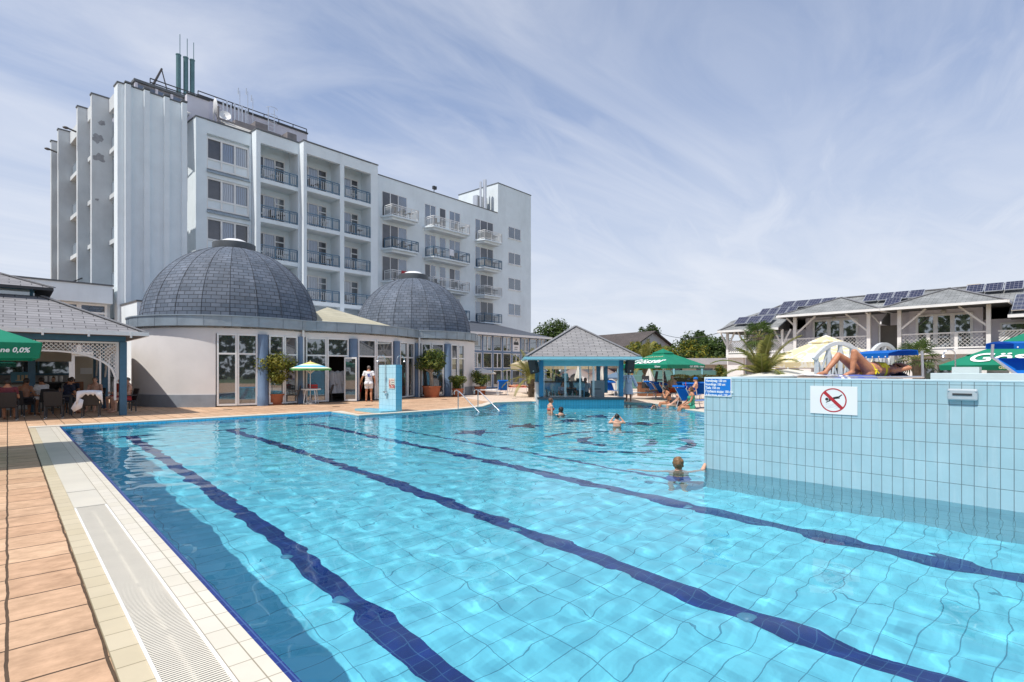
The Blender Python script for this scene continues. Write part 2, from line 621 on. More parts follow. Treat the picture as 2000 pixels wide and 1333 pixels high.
cam = bpy.data.cameras.new('camera')
co = bpy.data.objects.new('camera', cam)
COL.objects.link(co)
sc.camera = co
co.location = (0, 0, EYE)
co.rotation_euler = (PI / 2, 0, 0)
cam.lens = 36 * FL / 2000
cam.shift_y = 56.5 / 2000
cam.clip_end = 2000
sc.view_settings.view_transform = 'Standard'
sc.view_settings.look = 'None'
sc.view_settings.exposure = 0
cy = sc.cycles
cy.use_denoising = True
cy.caustics_refractive = True
cy.caustics_reflective = False
cy.max_bounces = 10
cy.transparent_max_bounces = 12
cy.sample_clamp_indirect = 6
cy.blur_glossy = .3

# ---------------------------------------------------------------- pool outline (pool frame: v across, u along)
POOL = [(1.137, -5), (8.78, -5), (8.78, 4.58), (18, 4.58), (18.6, 8.9), (19.6, 10.1), (20.5, 11.5), (21.9, 12.9), (22.9, 14.5), (23.0, 16.3),
        (20.0, 20.0), (17.9, 20.5), (15.5, 18.6), (13.8, 18.1), (9.2, 17.95), (9.3, 20.4), (1.137, 20.4)]


def sheet_with_hole(name, outer, hole, z, m, holes=None):
    loops = [[Vector((p[0], p[1], 0)) for p in outer]] + [[Vector((p[0], p[1], 0)) for p in h] for h in ([hole] + (holes or []))]
    tri = tessellate_polygon(loops)
    pts = [p for lp in loops for p in lp]
    mb = MB()
    F = []
    for t in tri:
        a, b, c = (pts[i] for i in t)
        F.append(t if (b - a).cross(c - a).z > 0 else t[::-1])
    mb.add([(p.x, p.y, z) for p in pts], F)
    return mb.build(name, m, rz=PR)


def struct(o):
    o['kind'] = 'structure'
    return o


DECKM = tilemat('stamped_pavers', 'xy', .425, .485, .009, (.55, .345, .215), (.67, .45, .29), (.10, .065, .04), 0, .75, .9, .18, .5, .3, loc=(-.012, 0), warp=.03, grain=.34, stretch=(.8, 1.3, 1))
SLABM = tilemat('pale_slabs', 'xy', .95, .95, .012, (.62, .50, .41), (.70, .57, .47), (.25, .19, .14), 0, .8, .3, .10, .8, .3, grain=.12)
GRASSM = mat('grass', (.07, .10, .03), .95, .35, .5, .6, 8)
struct(sheet_with_hole('ground', [(-300, -120), (300, -120), (300, 400), (-300, 400)], [(-1, -8), (26, -8), (26, 25), (-1, 25)], -.06, GRASSM))
dk = struct(sheet_with_hole('deck', [(-40, -20), (30, -20), (30, 60), (-40, 60)], [(.43, -5) if p == (1.137, -5) else (.43, 20.4) if p == (1.137, 20.4) else p for p in POOL], 0.0, DECKM))
# paler terrace behind and beside the bar
tb = MB()
tb.poly([W(17.95, 20.75, .004), W(20.1, 20.25, .004), W(23.3, 16.4, .004), W(23.3, 14.5, .004), W(22.2, 12.75, .004), W(20.75, 11.3, .004), W(19.85, 9.95, .004), W(19.0, 8.9, .004),
         W(19, 4.7, .004), W(55, 4.7, .004), W(55, 60, .004), W(21.5, 60, .004), W(21.5, 30, .004)][::1])
tt = MB()
ring = [Vector((p.dot(B), p.dot(A), .004)) for p in tb.v]
tri = tessellate_polygon([[Vector((p.x, p.y, 0)) for p in ring]])
tt.add(ring, [t if (ring[t[1]] - ring[t[0]]).cross(ring[t[2]] - ring[t[0]]).z > 0 else t[::-1] for t in tri])
struct(tt.build('terrace', SLABM, rz=PR))

# ---------------------------------------------------------------- pool basin
PF1, PF2, PFM = (.215, .74, .88), (.25, .79, .92), (.10, .36, .48)
POOLF = tilemat('pool_floor_tiles', 'xy', .5, .25, .005, PF1, PF2, PFM, 0, .4, .2, .06, .4)
POOLWX = tilemat('pool_wall_tiles_x', 'xz', .125, .25, .004, (.10, .66, .96), (.12, .70, .98), (.04, .28, .48), 0, .3, .2, .06)
POOLWY = tilemat('pool_wall_tiles_y', 'yz', .125, .25, .004, (.10, .66, .96), (.12, .70, .98), (.04, .28, .48), 0, .3, .2, .06)
NAVY = tilemat('navy_tiles', 'xy', .125, .125, .004, (.008, .024, .17), (.010, .030, .20), (.05, .12, .28), 0, .3, .2, .05)
MOSAIC = tilemat('violet_mosaic', 'xy', .08, .08, .004, (.03, .03, .14), (.045, .04, .18), (.07, .12, .28), 0, .3, .2, .05)
COPE = tilemat('beige_coping_tiles', 'xy', .125, .25, .004, (.66, .61, .50), (.70, .65, .55), (.32, .28, .20), 0, .35, .3, .06, 2, loc=(-.014, 0))
COPE2 = tilemat('tan_coping_tiles', 'xy', .15, .25, .005, (.54, .46, .31), (.58, .50, .35), (.28, .23, .14), 0, .45, .3, .06, 2, loc=(.02, .1))
pf = MB()
pv = [Vector((p[0], p[1], -1.5)) for p in POOL]
tri = tessellate_polygon([[Vector((p[0], p[1], 0)) for p in POOL]])
pf.add(pv, [t if (pv[t[1]] - pv[t[0]]).cross(pv[t[2]] - pv[t[0]]).z > 0 else t[::-1] for t in tri])
caust(struct(pf.build('pool_floor', POOLF, rz=PR)))
pw = MB()
n = len(POOL)
for i in range(n):
    if i in (1, 2): continue          # the raised basin has its own wall
    a, b = POOL[i], POOL[(i + 1) % n]
    horizontal = abs(b[0] - a[0]) > abs(b[1] - a[1])
    pw.add([(b[0], b[1], -1.5), (a[0], a[1], -1.5), (a[0], a[1], 0), (b[0], b[1], 0)], [(0, 1, 2, 3)], 0 if horizontal else 1)
caust(struct(pw.build('pool_wall', [POOLWX, POOLWY], rz=PR)))
for v, wd, u0, u1 in ((2.48, .26, -5, 18.1), (5.02, .26, -5, 18.1), (7.56, .26, -5, 18.0), (8.9, .13, 4.7, 15.6)):
    lm = MB()
    lm.poly([(v - wd / 2, u0, -1.496), (v + wd / 2, u0, -1.496), (v + wd / 2, u1, -1.496), (v - wd / 2, u1, -1.496)])
    if wd > .2:
        lm.poly([(v - .5, u1 + .02, -1.496), (v + .5, u1 + .02, -1.496), (v + .5, u1 + .27, -1.496), (v - .5, u1 + .27, -1.496)])
    caust(struct(lm.build('lane_marking', NAVY, rz=PR)))
# round floor inlets on the lanes
for v, u in ((2.40, 5.1), (4.98, 5.28), (4.96, 2.17), (2.36, 6.4), (7.56, 4.2), (2.45, 2.3)):
    fi = MB()
    fi.lathe([(0.001, .03), (.05, .028), (.075, .012), (.085, 0)], (0, 0, 0), 16)
    o = caust(fi.build('floor_inlet', mat('inlet_white', (.10, .30, .45), .4), loc=W(v, u, -1.494), smooth=True))
    tag(o, 'round white water inlet set into a dark lane line on the pool floor', 'pool inlet', 'inlets on the pool floor')
# star and ring mosaics on the floor of the wider basin


def star(mb, c, r, rot=0, k=.42, n=5):
    pts = []
    for i in range(2 * n):
        t = rot + PI * i / n
        q = r if i % 2 == 0 else r * k
        pts.append(Vector((c[0] + q * math.cos(t), c[1] + q * math.sin(t), -1.495)))
    cc_ = Vector((c[0], c[1], -1.495))
    for i in range(2 * n):
        mb.poly([cc_, pts[i], pts[(i + 1) % (2 * n)]])


sm = MB()
for c in ((10.3, 12.7), (12.6, 12.9), (14.95, 12.9), (17.0, 13.3), (15.9, 10.6), (16.4, 8.0), (15.0, 6.4), (13.3, 5.6)):
    star(sm, c, .85, random.random())
caust(struct(sm.build('star_mosaic', MOSAIC, rz=PR)))
rm = MB()
for r0, r1, a0, a1 in ((1.8, 2.02, .3, 2.0), (1.75, 2.0, 3.2, 4.3), (1.8, 2.05, 4.7, 5.7), (.75, 1.0, 1.4, 3.5), (.9, 1.12, 4.6, 5.8)):
    N = 16
    for i in range(N):
        t0, t1 = a0 + (a1 - a0) * i / N, a0 + (a1 - a0) * (i + 1) / N
        rm.poly([(11.9 + r0 * math.cos(t0), 8.75 + r0 * math.sin(t0), -1.495), (11.9 + r1 * math.cos(t0), 8.75 + r1 * math.sin(t0), -1.495),
                 (11.9 + r1 * math.cos(t1), 8.75 + r1 * math.sin(t1), -1.495), (11.9 + r0 * math.cos(t1), 8.75 + r0 * math.sin(t1), -1.495)])
caust(struct(rm.build('ring_mosaic', MOSAIC, rz=PR)))
# steps under the handrails
st = MB()
for k in range(4):
    st.box(13.2, 15.3, 16.5 + k * .36, 18.12, -1.5 if k == 0 else -1.2 + (k - 1) * .3 + .001, -1.2 + k * .3)
o = caust(struct(st.build('pool_steps', POOLF, rz=PR)))
sn = MB()
for k in range(4):
    for j in range(2):
        sn.box(13.2, 15.3, 16.5 + k * .36 + .04 + j * .12, 16.5 + k * .36 + .09 + j * .12, -1.2 + k * .3, -1.2 + k * .3 + .004)
caust(struct(sn.build('step_marking', NAVY, rz=PR)))

# coping along the left edge: tan tiles, drain grate, beige tiles, navy lip
cp = MB()
cp.box(.43, .574, -5, 20.4, -.05, .012)
struct(cp.build('tan_coping', COPE2, rz=PR))
cp = MB()
cp.box(.885, 1.092, -5, 20.395, -.2, .014)
struct(cp.build('pool_coping', COPE, rz=PR))
cp = MB()
cp.box(1.092, 1.137, -5, 20.393, -.2, .006)
struct(cp.build('pool_lip', NAVY, rz=PR))
gt = MB()
GRATE = mat('grate_plastic', (.76, .70, .58), .45, .04, 3, dirt=.15, dcol=(.5, .46, .36))
y = -1.0
while y < 8.2:
    gt.box(.592, .866, y, y + .0135, -.012, .015)
    y += .0235
gt2 = MB()
gt2.box(.575, .592, -1.0, 8.2, -.03, .019)
gt2.box(.866, .884, -1.0, 8.2, -.03, .019)
for k in range(-1, 8):
    gt2.box(.72, .74, k, k + .9, -.03, .008)
g = tag(gt.build('drain_grate', GRATE, rz=PR), 'long cream slatted overflow grate along the left pool edge', 'drain grate')
gt2.build('frame', WHITE, g)
gd = MB()
gd.box(.576, .883, -1, 8.2, -.06, -.035)
gd.build('channel', mat('drain_dark', (.10, .085, .06), .8), g)
cv = MB()
cv.box(.576, .884, 8.23, 9.3, -.03, .016)
cv.box(.576, .884, 9.32, 20.39, -.03, .017)
tag(cv.build('channel_cover', mat('wet_cover', (.70, .655, .55), .28, .08, 1.2, dirt=.3, dcol=(.5, .49, .46)), rz=PR), 'smooth pale cover plates on the far part of the overflow channel', 'drain cover')
# small dark drain slots in the deck
for k, (px, py) in enumerate(((445, 801), (657, 794.5), (720, 793), (868, 781), (1005, 779))):
    dm_ = MB()
    dm_.box(-.16, .16, -.05, .05, .001, .012)
    for j in range(6):
        dm_.box(-.14 + .05 * j, -.12 + .05 * j, -.04, .04, .012, .014)
    tag(dm_.build('deck_drain', DARKM, loc=gr(px, py), rz=PR), 'small dark drain slot set into the pool deck', 'drain', 'drain slots in the deck')
# pale rim round the rest of the pool
rim = MB()
COPW = mat('pale_coping', (.66, .60, .50), .55, .08, 1.5, .1, 30, dirt=.2)


def rimseg(pts, wd, z0=-.12, z1=.03):
    inner = [Vector((p[0], p[1])) for p in pts]
    outp = []
    for i, p in enumerate(inner):
        d = (inner[min(i + 1, len(inner) - 1)] - inner[max(i - 1, 0)]).normalized()
        nrm = Vector((d.y, -d.x))
        outp.append(p + nrm * wd)
    for i in range(len(inner) - 1):
        a, b, c_, d_ = inner[i], inner[i + 1], outp[i + 1], outp[i]
        rim.add([(a.x, a.y, z0), (b.x, b.y, z0), (c_.x, c_.y, z0), (d_.x, d_.y, z0), (a.x, a.y, z1), (b.x, b.y, z1), (c_.x, c_.y, z1), (d_.x, d_.y, z1)],
                [(4, 5, 6, 7), (0, 1, 5, 4), (2, 3, 7, 6), (1, 2, 6, 5), (3, 0, 4, 7)])


rimseg([(.43, 20.402), (9.3, 20.402)][::-1], .45)
rimseg([(9.3, 20.40), (9.2, 17.95), (13.8, 18.1), (15.5, 18.6), (17.9, 20.5), (20.0, 20.0), (23.0, 16.3), (22.9, 14.5), (21.9, 12.9), (20.5, 11.5), (19.6, 10.1), (18.6, 8.9)][::-1], .42)
o = rim.build('pool_rim', COPW, rz=PR)
bm = bmesh.new(); bm.from_mesh(o.data); bmesh.ops.recalc_face_normals(bm, faces=bm.faces); bm.to_mesh(o.data); bm.free()
struct(o)

# ---------------------------------------------------------------- water
WAT, nt, b_ = newmat('pool_water')
nt.nodes.remove(b_)
gl = mk(nt, 'ShaderNodeBsdfGlass', IOR=1.33, Roughness=0.0)
gl.inputs['Color'].default_value = (.85, .97, 1, 1)
nt.links.new(gl.outputs[0], nt.nodes['Material Output'].inputs[0])


def wave(x, y):
    z = .0075 * noise.noise(Vector((x * .95, y * .8, 1.7)))
    z += .0085 * noise.noise(Vector((x * 2.1 + .3 * y, y * 1.8, 3.1)))
    z += .0066 * noise.noise(Vector((x * 4.3, y * 3.9 + .5 * x, 7.4)))
    z += .0026 * noise.noise(Vector((x * 8.2, y * 7.6, 2.2)))
    z += .0008 * noise.noise(Vector((x * 15., y * 14., 5.2)))
    return z


def inpoly(x, y, P):
    c = False
    j = len(P) - 1
    for i in range(len(P)):
        if (P[i][1] > y) != (P[j][1] > y) and x < (P[j][0] - P[i][0]) * (y - P[i][1]) / (P[j][1] - P[i][1]) + P[i][0]:
            c = not c
        j = i
    return c


wb = MB()
# finer mesh near the camera, coarser far away (rows of equal columns)
us = []
u_ = -3.0
while u_ < 20.45:
    us.append(u_)
    u_ += .055 if u_ < 9 else .075
us.append(20.42)
vs = [1.12 + .065 * k for k in range(int(22 / .065))]
idx = {}
for j in range(len(us) - 1):
    for i in range(len(vs) - 1):
        cu_, cv_ = (us[j] + us[j + 1]) / 2, (vs[i] + vs[i + 1]) / 2
        if not (inpoly(cv_, cu_, POOL) or inpoly(cv_ - .2, cu_, POOL) or inpoly(cv_ + .26, cu_, POOL) or inpoly(cv_, cu_ - .2, POOL) or inpoly(cv_, cu_ + .2, POOL)):
            continue
        q = []
        for jj, ii in ((j, i), (j, i + 1), (j + 1, i + 1), (j + 1, i)):
            if (jj, ii) not in idx:
                idx[(jj, ii)] = len(wb.v)
                wb.v.append(Vector((vs[ii], us[jj], -.035 + wave(vs[ii], us[jj]))))
            q.append(idx[(jj, ii)])
        wb.f.append(tuple(q)); wb.m.append(0); wb.uv.append(None)
wo = struct(wb.build('water', WAT, rz=PR, smooth=True, ang=180))
wo.cycles.is_caustics_caster = True
# ---------------------------------------------------------------- domed bath house
C1 = Vector((-14.5, 28.3, 0)); C2 = Vector((-6.78, 37.3, 0))
BH = thing('bath_house', 'cream bath house with two grey shingled domes behind the pool', 'building', C1 + Vector((2, 2, 0)))
BO = C1 + Vector((2, 2, 0))
R1, R2 = 4.4, 4.2
K1, K2 = Vector((-10.3, 26.95, 0)), Vector((-5.85, 33.15, 0))


def arc(c, r, a0, a1, n):
    return [c + Vector((math.cos(a0 + (a1 - a0) * k / n), math.sin(a0 + (a1 - a0) * k / n), 0)) * r for k in range(n + 1)]


def ang(c, p):
    return math.atan2(p.y - c.y, p.x - c.x)


# facade path, counter-clockwise seen from above: back-left, round drum 1, bulging middle, round drum 2
a1e = ang(C1, K1)
D1 = arc(C1, R1, a1e - R(185), a1e, 40)
mid = []
mch = K2 - K1
mn = Vector((mch.y, -mch.x, 0)).normalized()
for k in range(1, 16):
    t = k / 16
    mid.append(K1 + mch * t + mn * (.85 * 4 * t * (1 - t)))
a2s = ang(C2, K2)
D2 = arc(C2, R2, a2s, a2s + R(205), 40)
PATH = D1 + mid + D2


def onpath(px):
    """first facade point met by the sight line through photo column px"""
    t = (px - 1000) / FL
    best = None
    for i in range(len(PATH) - 1):
        p, q = PATH[i], PATH[i + 1]
        fp, fq = p.x - t * p.y, q.x - t * q.y
        if fp * fq <= 0 and fp != fq:
            k = fp / (fp - fq)
            h = p.lerp(q, k)
            if best is None or h.y < best[0].y:
                best = (h, i + k)
    return best


def sub(i0, i1):
    out = []
    a, b = min(i0, i1), max(i0, i1)
    def pt(x):
        i = min(int(x), len(PATH) - 2)
        return PATH[i].lerp(PATH[i + 1], x - i)
    out.append(pt(a))
    k = int(a) + 1
    while k < b - 1e-6:
        out.append(PATH[k]); k += 1
    out.append(pt(b))
    return out


def wallstrip(mb, pts, z0, z1, th=.3, mi=None, out=0.0):
    n = len(pts)
    nr = []
    for i in range(n):
        d = (pts[min(i + 1, n - 1)] - pts[max(i - 1, 0)]).normalized()
        nr.append(Vector((d.y, -d.x, 0)))
    o = [p + nr[i] * out for i, p in enumerate(pts)]
    q = [p - nr[i] * th for i, p in enumerate(o)]
    V = [(p.x, p.y, z0) for p in o] + [(p.x, p.y, z1) for p in o] + [(p.x, p.y, z0) for p in q] + [(p.x, p.y, z1) for p in q]
    F = []
    for i in range(n - 1):
        F += [(i, i + 1, n + i + 1, n + i), (2 * n + i + 1, 2 * n + i, 3 * n + i, 3 * n + i + 1),
              (n + i, n + i + 1, 3 * n + i + 1, 3 * n + i), (i + 1, i, 2 * n + i, 2 * n + i + 1)]
    F += [(0, n, 3 * n, 2 * n), (n - 1, 3 * n - 1, 4 * n - 1, 2 * n - 1)]
    mb.add(V, F, mi)


ZW, ZT = 3.28, 3.62
wl = MB()
solid = [(0, onpath(421)[1]), (onpath(908)[1], len(PATH) - 1.001)]
for a, b in solid:
    wallstrip(wl, sub(a, b), .55, ZT)
wallstrip(wl, sub(onpath(421)[1], onpath(908)[1]), ZW, ZT)
wl.build('wall', DRUM, BH, True, BO)
for a, b in solid:
    pl_ = MB()
    wallstrip(pl_, sub(a, b), 0, .55, .33, out=.03)
    pl_.build('plinth', PLINTH, BH, True, BO)
fs = MB()
wallstrip(fs, PATH, ZT - .02, ZT + .42, .5, out=.2)
wallstrip(fs, PATH, ZT + .42, ZT + .47, .55, out=.24)
FAS = fs.build('fascia', ZINC, BH, True, BO)
acc = 0
SEAM = mat('zinc_seam', (.2, .24, .28), .5)
for i in range(1, len(PATH) - 1):
    acc += (PATH[i] - PATH[i - 1]).length
    if acc > .72:
        acc = 0
        d = (PATH[i + 1] - PATH[i - 1]).normalized()
        nn = Vector((d.y, -d.x, 0))
        p = PATH[i] + nn * .2
        sm_ = MB()
        sm_.bar((p.x, p.y, ZT - .02), (p.x, p.y, ZT + .42), .025, .02, d)
        sm_.build('seam', SEAM, FAS, off=BO)
# flat roof slab
rf = MB()
back = [C2 + Vector((4.2, 4, 0)), C2 + Vector((-6, 6, 0)), C1 + Vector((-4, 6, 0))]
rpoly = [(p.x, p.y) for p in PATH] + [(p.x, p.y) for p in back]
rf.prism(rpoly, ZT - .1, ZT + .3)
rf.build('flat_roof', mat('roof_felt', (.25, .25, .24), .9, .15), BH, off=BO)
# interior: dark floor and back wall
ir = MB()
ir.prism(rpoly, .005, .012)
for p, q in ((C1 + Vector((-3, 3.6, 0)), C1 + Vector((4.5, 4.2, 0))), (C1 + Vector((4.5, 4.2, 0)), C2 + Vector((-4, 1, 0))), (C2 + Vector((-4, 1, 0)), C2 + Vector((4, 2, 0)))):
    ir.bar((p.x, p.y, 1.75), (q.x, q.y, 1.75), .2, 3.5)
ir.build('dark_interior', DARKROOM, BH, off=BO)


def dome(c, r, z0, h, name='dome'):
    prof = []
    cut = .17
    for k in range(15):
        t = (PI / 2) * (1 - cut * .97) * k / 14
        prof.append((r * math.cos(t), z0 + h * 1.03 * math.sin(t)))
    mb = MB()
    mb.lathe(prof, (c.x, c.y, 0), 22, uv=True)
    o = mb.build('dome', SLATE, BH, False, BO)
    rb = MB()
    for k in range(22):
        t = 2 * PI * k / 22
        rb.tube([(c.x + math.cos(t) * p[0], c.y + math.sin(t) * p[0], p[1]) for p in prof], .014, 5)
    rb.build('ribs', mat('dome_rib', (.03, .034, .042), .9), o, True, BO)
    zt = prof[-1][1]
    cl = MB()
    cl.lathe([(1.0, zt - .12), (1.02, zt + .02), (1.02, zt + .33), (.96, zt + .36), (.60, zt + .37)], (c.x, c.y, 0), 32)
    k_ = cl.build('collar', mat('collar_metal', (.09, .10, .11), .5, .15), o, True, BO)
    sk = MB()
    sk.lathe([(.64, zt + .36), (.65, zt + .42), (.58, zt + .50), (.42, zt + .57), (.2, zt + .61), (.001, zt + .62)], (c.x, c.y, 0), 32)
    sk.build('skylight', mat('skylight_white', (.80, .80, .80), .3, .03), k_, True, BO)


dome(C1, 4.1, ZT + .3, 3.95)
dome(C2, 3.92, ZT + .3, 3.9)
# low beige roof between the domes
br = MB()
ap = Vector((-11.0, 34.0, 6.0))
q = [K1 + Vector((-.9, .6, 4.0)), K2 + Vector((-.4, .6, 4.0)), K2 + Vector((-3.2, 4, 4.0)), K1 + Vector((-4, 5, 4.0))]
pk = Vector((-10.9, 32.0, 5.35))
for i in range(4):
    a, b = q[i], q[(i + 1) % 4]
    L_ = (b - a).length
    br.poly([a, b, pk], uv=[(0, 0), (L_, 0), (L_ / 2, 3)])
br.build('low_roof', tilemat('beige_roof', 'uv', 3, .3, .012, (.44, .41, .30), (.48, .45, .34), (.30, .28, .2), .5, .8, .4, .12), BH, off=BO)

PILL = []


def pillar(px, wd):
    p = onpath(px)[0]
    mb = MB()
    mb.lathe([(wd / 2 + .02, 0), (wd / 2 + .02, .42), (wd / 2, .45), (wd / 2, ZW)], (p.x, p.y, 0), 20)
    mb.build('pillar', BLUEP, BH, True, BO)


for px, wd in ((513, .46), (586, .3), (690, .44), (774, .42), (813, .36), (874, .44)):
    pillar(px, wd)
dp = MB()
for px in (592, 819):
    p = onpath(px)[0]
    d = Vector((p.x, p.y, 0)).normalized()
    p = p - d * .16
    dp.tube([(p.x, p.y, 0), (p.x, p.y, ZT)], .065, 10)
dp.build('downpipe', WHITE, BH, True, BO)


def bwindow(px0, px1, kind, panes=PANE, z0=.05, tr=2.38):
    """kind: w = fixed window, o = open doorway below a transom"""
    p, q = onpath(px0)[0], onpath(px1)[0]
    d = (q - p).normalized()
    nn = Vector((d.y, -d.x, 0))
    if nn.dot(-p) < 0: nn = -nn
    fr = MB()
    f = .075
    p2, q2 = p - nn * .02, q - nn * .02
    up = nn
    for e in (p2 + d * f / 2, q2 - d * f / 2):
        fr.bar((e.x, e.y, z0), (e.x, e.y, ZW), f, .09, nn)
    for z in (ZW - f / 2, tr) + ((z0 + f / 2,) if kind == 'w' else ()):
        a, b = p2 + d * f, q2 - d * f
        fr.bar((a.x, a.y, z), (b.x, b.y, z), .088, f, ZUP)
    o = fr.build('window_frame', WHITE, BH, off=BO)
    for za, zb, on in ((z0 + f, tr - f / 2, kind == 'w'), (tr + f / 2, ZW - f, True)):
        if not on: continue
        a, b = p2 + d * f - nn * .02, q2 - d * f - nn * .02
        g_ = MB()
        g_.poly([(a.x, a.y, za), (b.x, b.y, za), (b.x, b.y, zb), (a.x, a.y, zb)])
        g_.build('pane', panes, o, off=BO)


REFLP = glassmat('mirror_pane', (.02, .026, .03), .24)
for a, b, k in ((423.5, 463, 'w'), (463.5, 503, 'w'), (525, 555, 'w'), (555.5, 581, 'w'), (597, 638, 'w'), (639, 681, 'o'), (699, 734, 'o'), (735, 767, 'w'),
                (781, 796, 'w'), (796.5, 809, 'w'), (823, 842, 'w'), (843, 867, 'w'), (881, 894, 'w'), (895, 907, 'w')):
    bwindow(a, b, k, REFLP)
# one opened door leaf
p = onpath(662)[0]
dl = MB()
dv = Vector((.55, -.83, 0))
for e in (0, 1.0):
    e_ = p + Vector((.25, .2, 0)) + Vector((.35, .05, 0)) * (e * 1.6)
    dl.bar((e_.x, e_.y, .05), (e_.x, e_.y, 2.3), .08, .06)
e0, e1 = p + Vector((.25, .2, 0)), p + Vector((.81, .28, 0))
for z in (.09, 2.27):
    dl.bar((e0.x, e0.y, z), (e1.x, e1.y, z), .06, .09)
dr = dl.build('door', WHITE, BH, off=BO)
gq = MB()
gq.poly([(e0.x, e0.y, .13), (e1.x, e1.y, .13), (e1.x, e1.y, 2.23), (e0.x, e0.y, 2.23)])
gq.build('pane', PANE, dr, off=BO)
# inner coloured wall strip seen through the door glass
ic = MB()
p = onpath(722)[0] + Vector((-.6, 3.2, 0))
ic.box(p.x + .4, p.x + .65, p.y, p.y + .1, .2, 2.6)
ic.build('painted_panel', mat('ochre_panel', (.3, .09, .03), .8), BH, off=BO)

# bathrobes hanging on a rack inside the open door
for k, px in enumerate((646, 655.5, 664)):
    b = onpath(px)[0] + Vector((px - 655, 0, 0)) * .004 + Vector((-.25, 1.0 + .1 * k, 0))
    rb = MB()
    prof = [(.02, 1.62), (.16, 1.55), (.19, 1.35), (.17, 1.0), (.22, .55), (.24, .42)]
    V, F = [], []
    n = 14
    for r_, z in prof:
        for j in range(n):
            t = 2 * PI * j / n
            rr = r_ * (1 + .12 * math.sin(4 * t + z * 3))
            V.append((b.x + rr * math.cos(t), b.y + rr * .45 * math.sin(t), z))
    for i in range(len(prof) - 1):
        for j in range(n):
            F.append((i * n + j, (i + 1) * n + j, (i + 1) * n + (j + 1) % n, i * n + (j + 1) % n))
    rb.add(V, F)
    for s_ in (-1, 1):
        rb.cap((b.x + s_ * .17, b.y, 1.48), (b.x + s_ * .25, b.y, .95), .06, .075, 8)
    o = rb.build('bathrobe', TOWELW, smooth=True, off=b, loc=b)
    tag(o, ('white bathrobe hanging inside the open door, nearest to the terrace umbrella', 'white bathrobe hanging in the middle of the rack inside the open door',
            'white bathrobe hanging inside the open door, next to the door leaf')[k], 'bathrobe', 'bathrobes on the rack')
# ---------------------------------------------------------------- hotel: local frame x = s along the facade, y = d away from the camera
HR = math.atan2(.753, .658)
HX, HY = 30.0, 45.0
fs_, fd_ = Vector((.658, .753, 0)), Vector((-.753, .658, 0))
HOTEL = thing('hotel', 'tall pale blue concrete hotel with balconies and stepped fins behind the domes', 'building', fs_ * HX + fd_ * HY, HR)
HO = (HX, HY, 0)


def hs(px, d):
    t = (px - 1000) / FL
    Y = d / (.658 - .753 * t)
    return (.658 * t + .753) * Y


def hz(px, py, d):
    t = (px - 1000) / FL
    return EYE + (723 - py) / FL * d / (.658 - .753 * t)


def hb(mb, name, m, parent=None, smooth=False):
    return mb.build(name, m, parent or HOTEL, smooth, HO)


ZR = 19.3
ST = 2.95
D0 = 41.4


def caps(mb, s0, s1, d0, d1, z, o=.04):
    mb.box(s0 - o, s1 + o, d0 - o, d1 + o, z, z + .09)


wallm = MB(); capm = MB()
# -- window bay
s0, s1 = hs(382.6, D0), hs(490.7, D0)
wx0, wx1 = hs(404, D0), hs(487.5, D0)
wallm.box(s0, wx0, D0, D0 + 5, 0, ZR)
wallm.box(wx1, s1, D0 + .01, D0 + 5, 0, ZR - .01)
wallm.box(wx0, wx1, D0 + .3, D0 + 5, 0, ZR - .01)
wallm.box(wx0, wx1, D0 + .012, D0 + .3, 18.4, ZR - .012)
caps(capm, s0, s1, D0, D0 + 5, ZR)
for k in range(6):
    zt = 18.2 - 2.86 * k
    # three tall panes over a parapet panel, dark ledge below
    fr = MB()
    w_ = (wx1 - wx0)
    xs = [wx0 + .05, wx0 + w_ * .345, wx0 + w_ * .66, wx1 - .05]
    for j, x in enumerate(xs):
        fr.box(x - .06, x + .06, D0 + .1, D0 + .3, zt - 2.25, zt)
    for z in (zt - .07, zt - 1.55, zt - 2.2):
        fr.box(wx0 + .02, wx1 - .02, D0 + .105, D0 + .3, z - .06, z + .06)
    o = hb(fr, 'window', WHITE)
    for j in range(3):
        p = MB()
        p.poly([(xs[j] + .06, D0 + .2, zt - 1.49), (xs[j + 1] - .06, D0 + .2, zt - 1.49), (xs[j + 1] - .06, D0 + .2, zt - .13), (xs[j] + .06, D0 + .2, zt - .13)])
        hb(p, 'pane', PANED if (j == 0 or (j + k) % 4 == 0) else (PANEW if (j + k) % 5 == 2 else PANEC), o)
        q = MB()
        q.poly([(xs[j] + .06, D0 + .16, zt - 2.14), (xs[j + 1] - .06, D0 + .16, zt - 2.14), (xs[j + 1] - .06, D0 + .16, zt - 1.61), (xs[j] + .06, D0 + .16, zt - 1.61)])
        hb(q, 'panel', PLASTER, o)
    l = MB()
    l.add([(wx0, D0 - .12, zt - 2.50), (wx1, D0 - .12, zt - 2.50), (wx1, D0 + .1, zt - 2.3), (wx0, D0 + .1, zt - 2.3), (wx0, D0 - .12, zt - 2.56), (wx1, D0 - .12, zt - 2.56), (wx1, D0 + .3, zt - 2.56), (wx0, D0 + .3, zt - 2.56)],
          [(0, 1, 2, 3), (4, 5, 1, 0), (5, 6, 2, 1), (7, 4, 0, 3), (6, 7, 3, 2), (7, 6, 5, 4)])
    hb(l, 'ledge', ZINC, o)
    wallm.box(wx0, wx1, D0 + .013, D0 + .3, zt - 2.86, zt - 2.56)
# -- stepped pilasters at the left end of the window bay
for i, (s, d) in enumerate(((14.06, 42.45), (14.2, 43.65), (14.33, 45.0), (14.45, 46.2))):
    wallm.box(s, s + 2, d, d + 1.4, 0, ZR - .002 * i)
    caps(capm, s, s + 2, d, d + 1.2, ZR - .002 * i)

# -- loggia bays
RAILM = [BLUERAIL, BALUST]


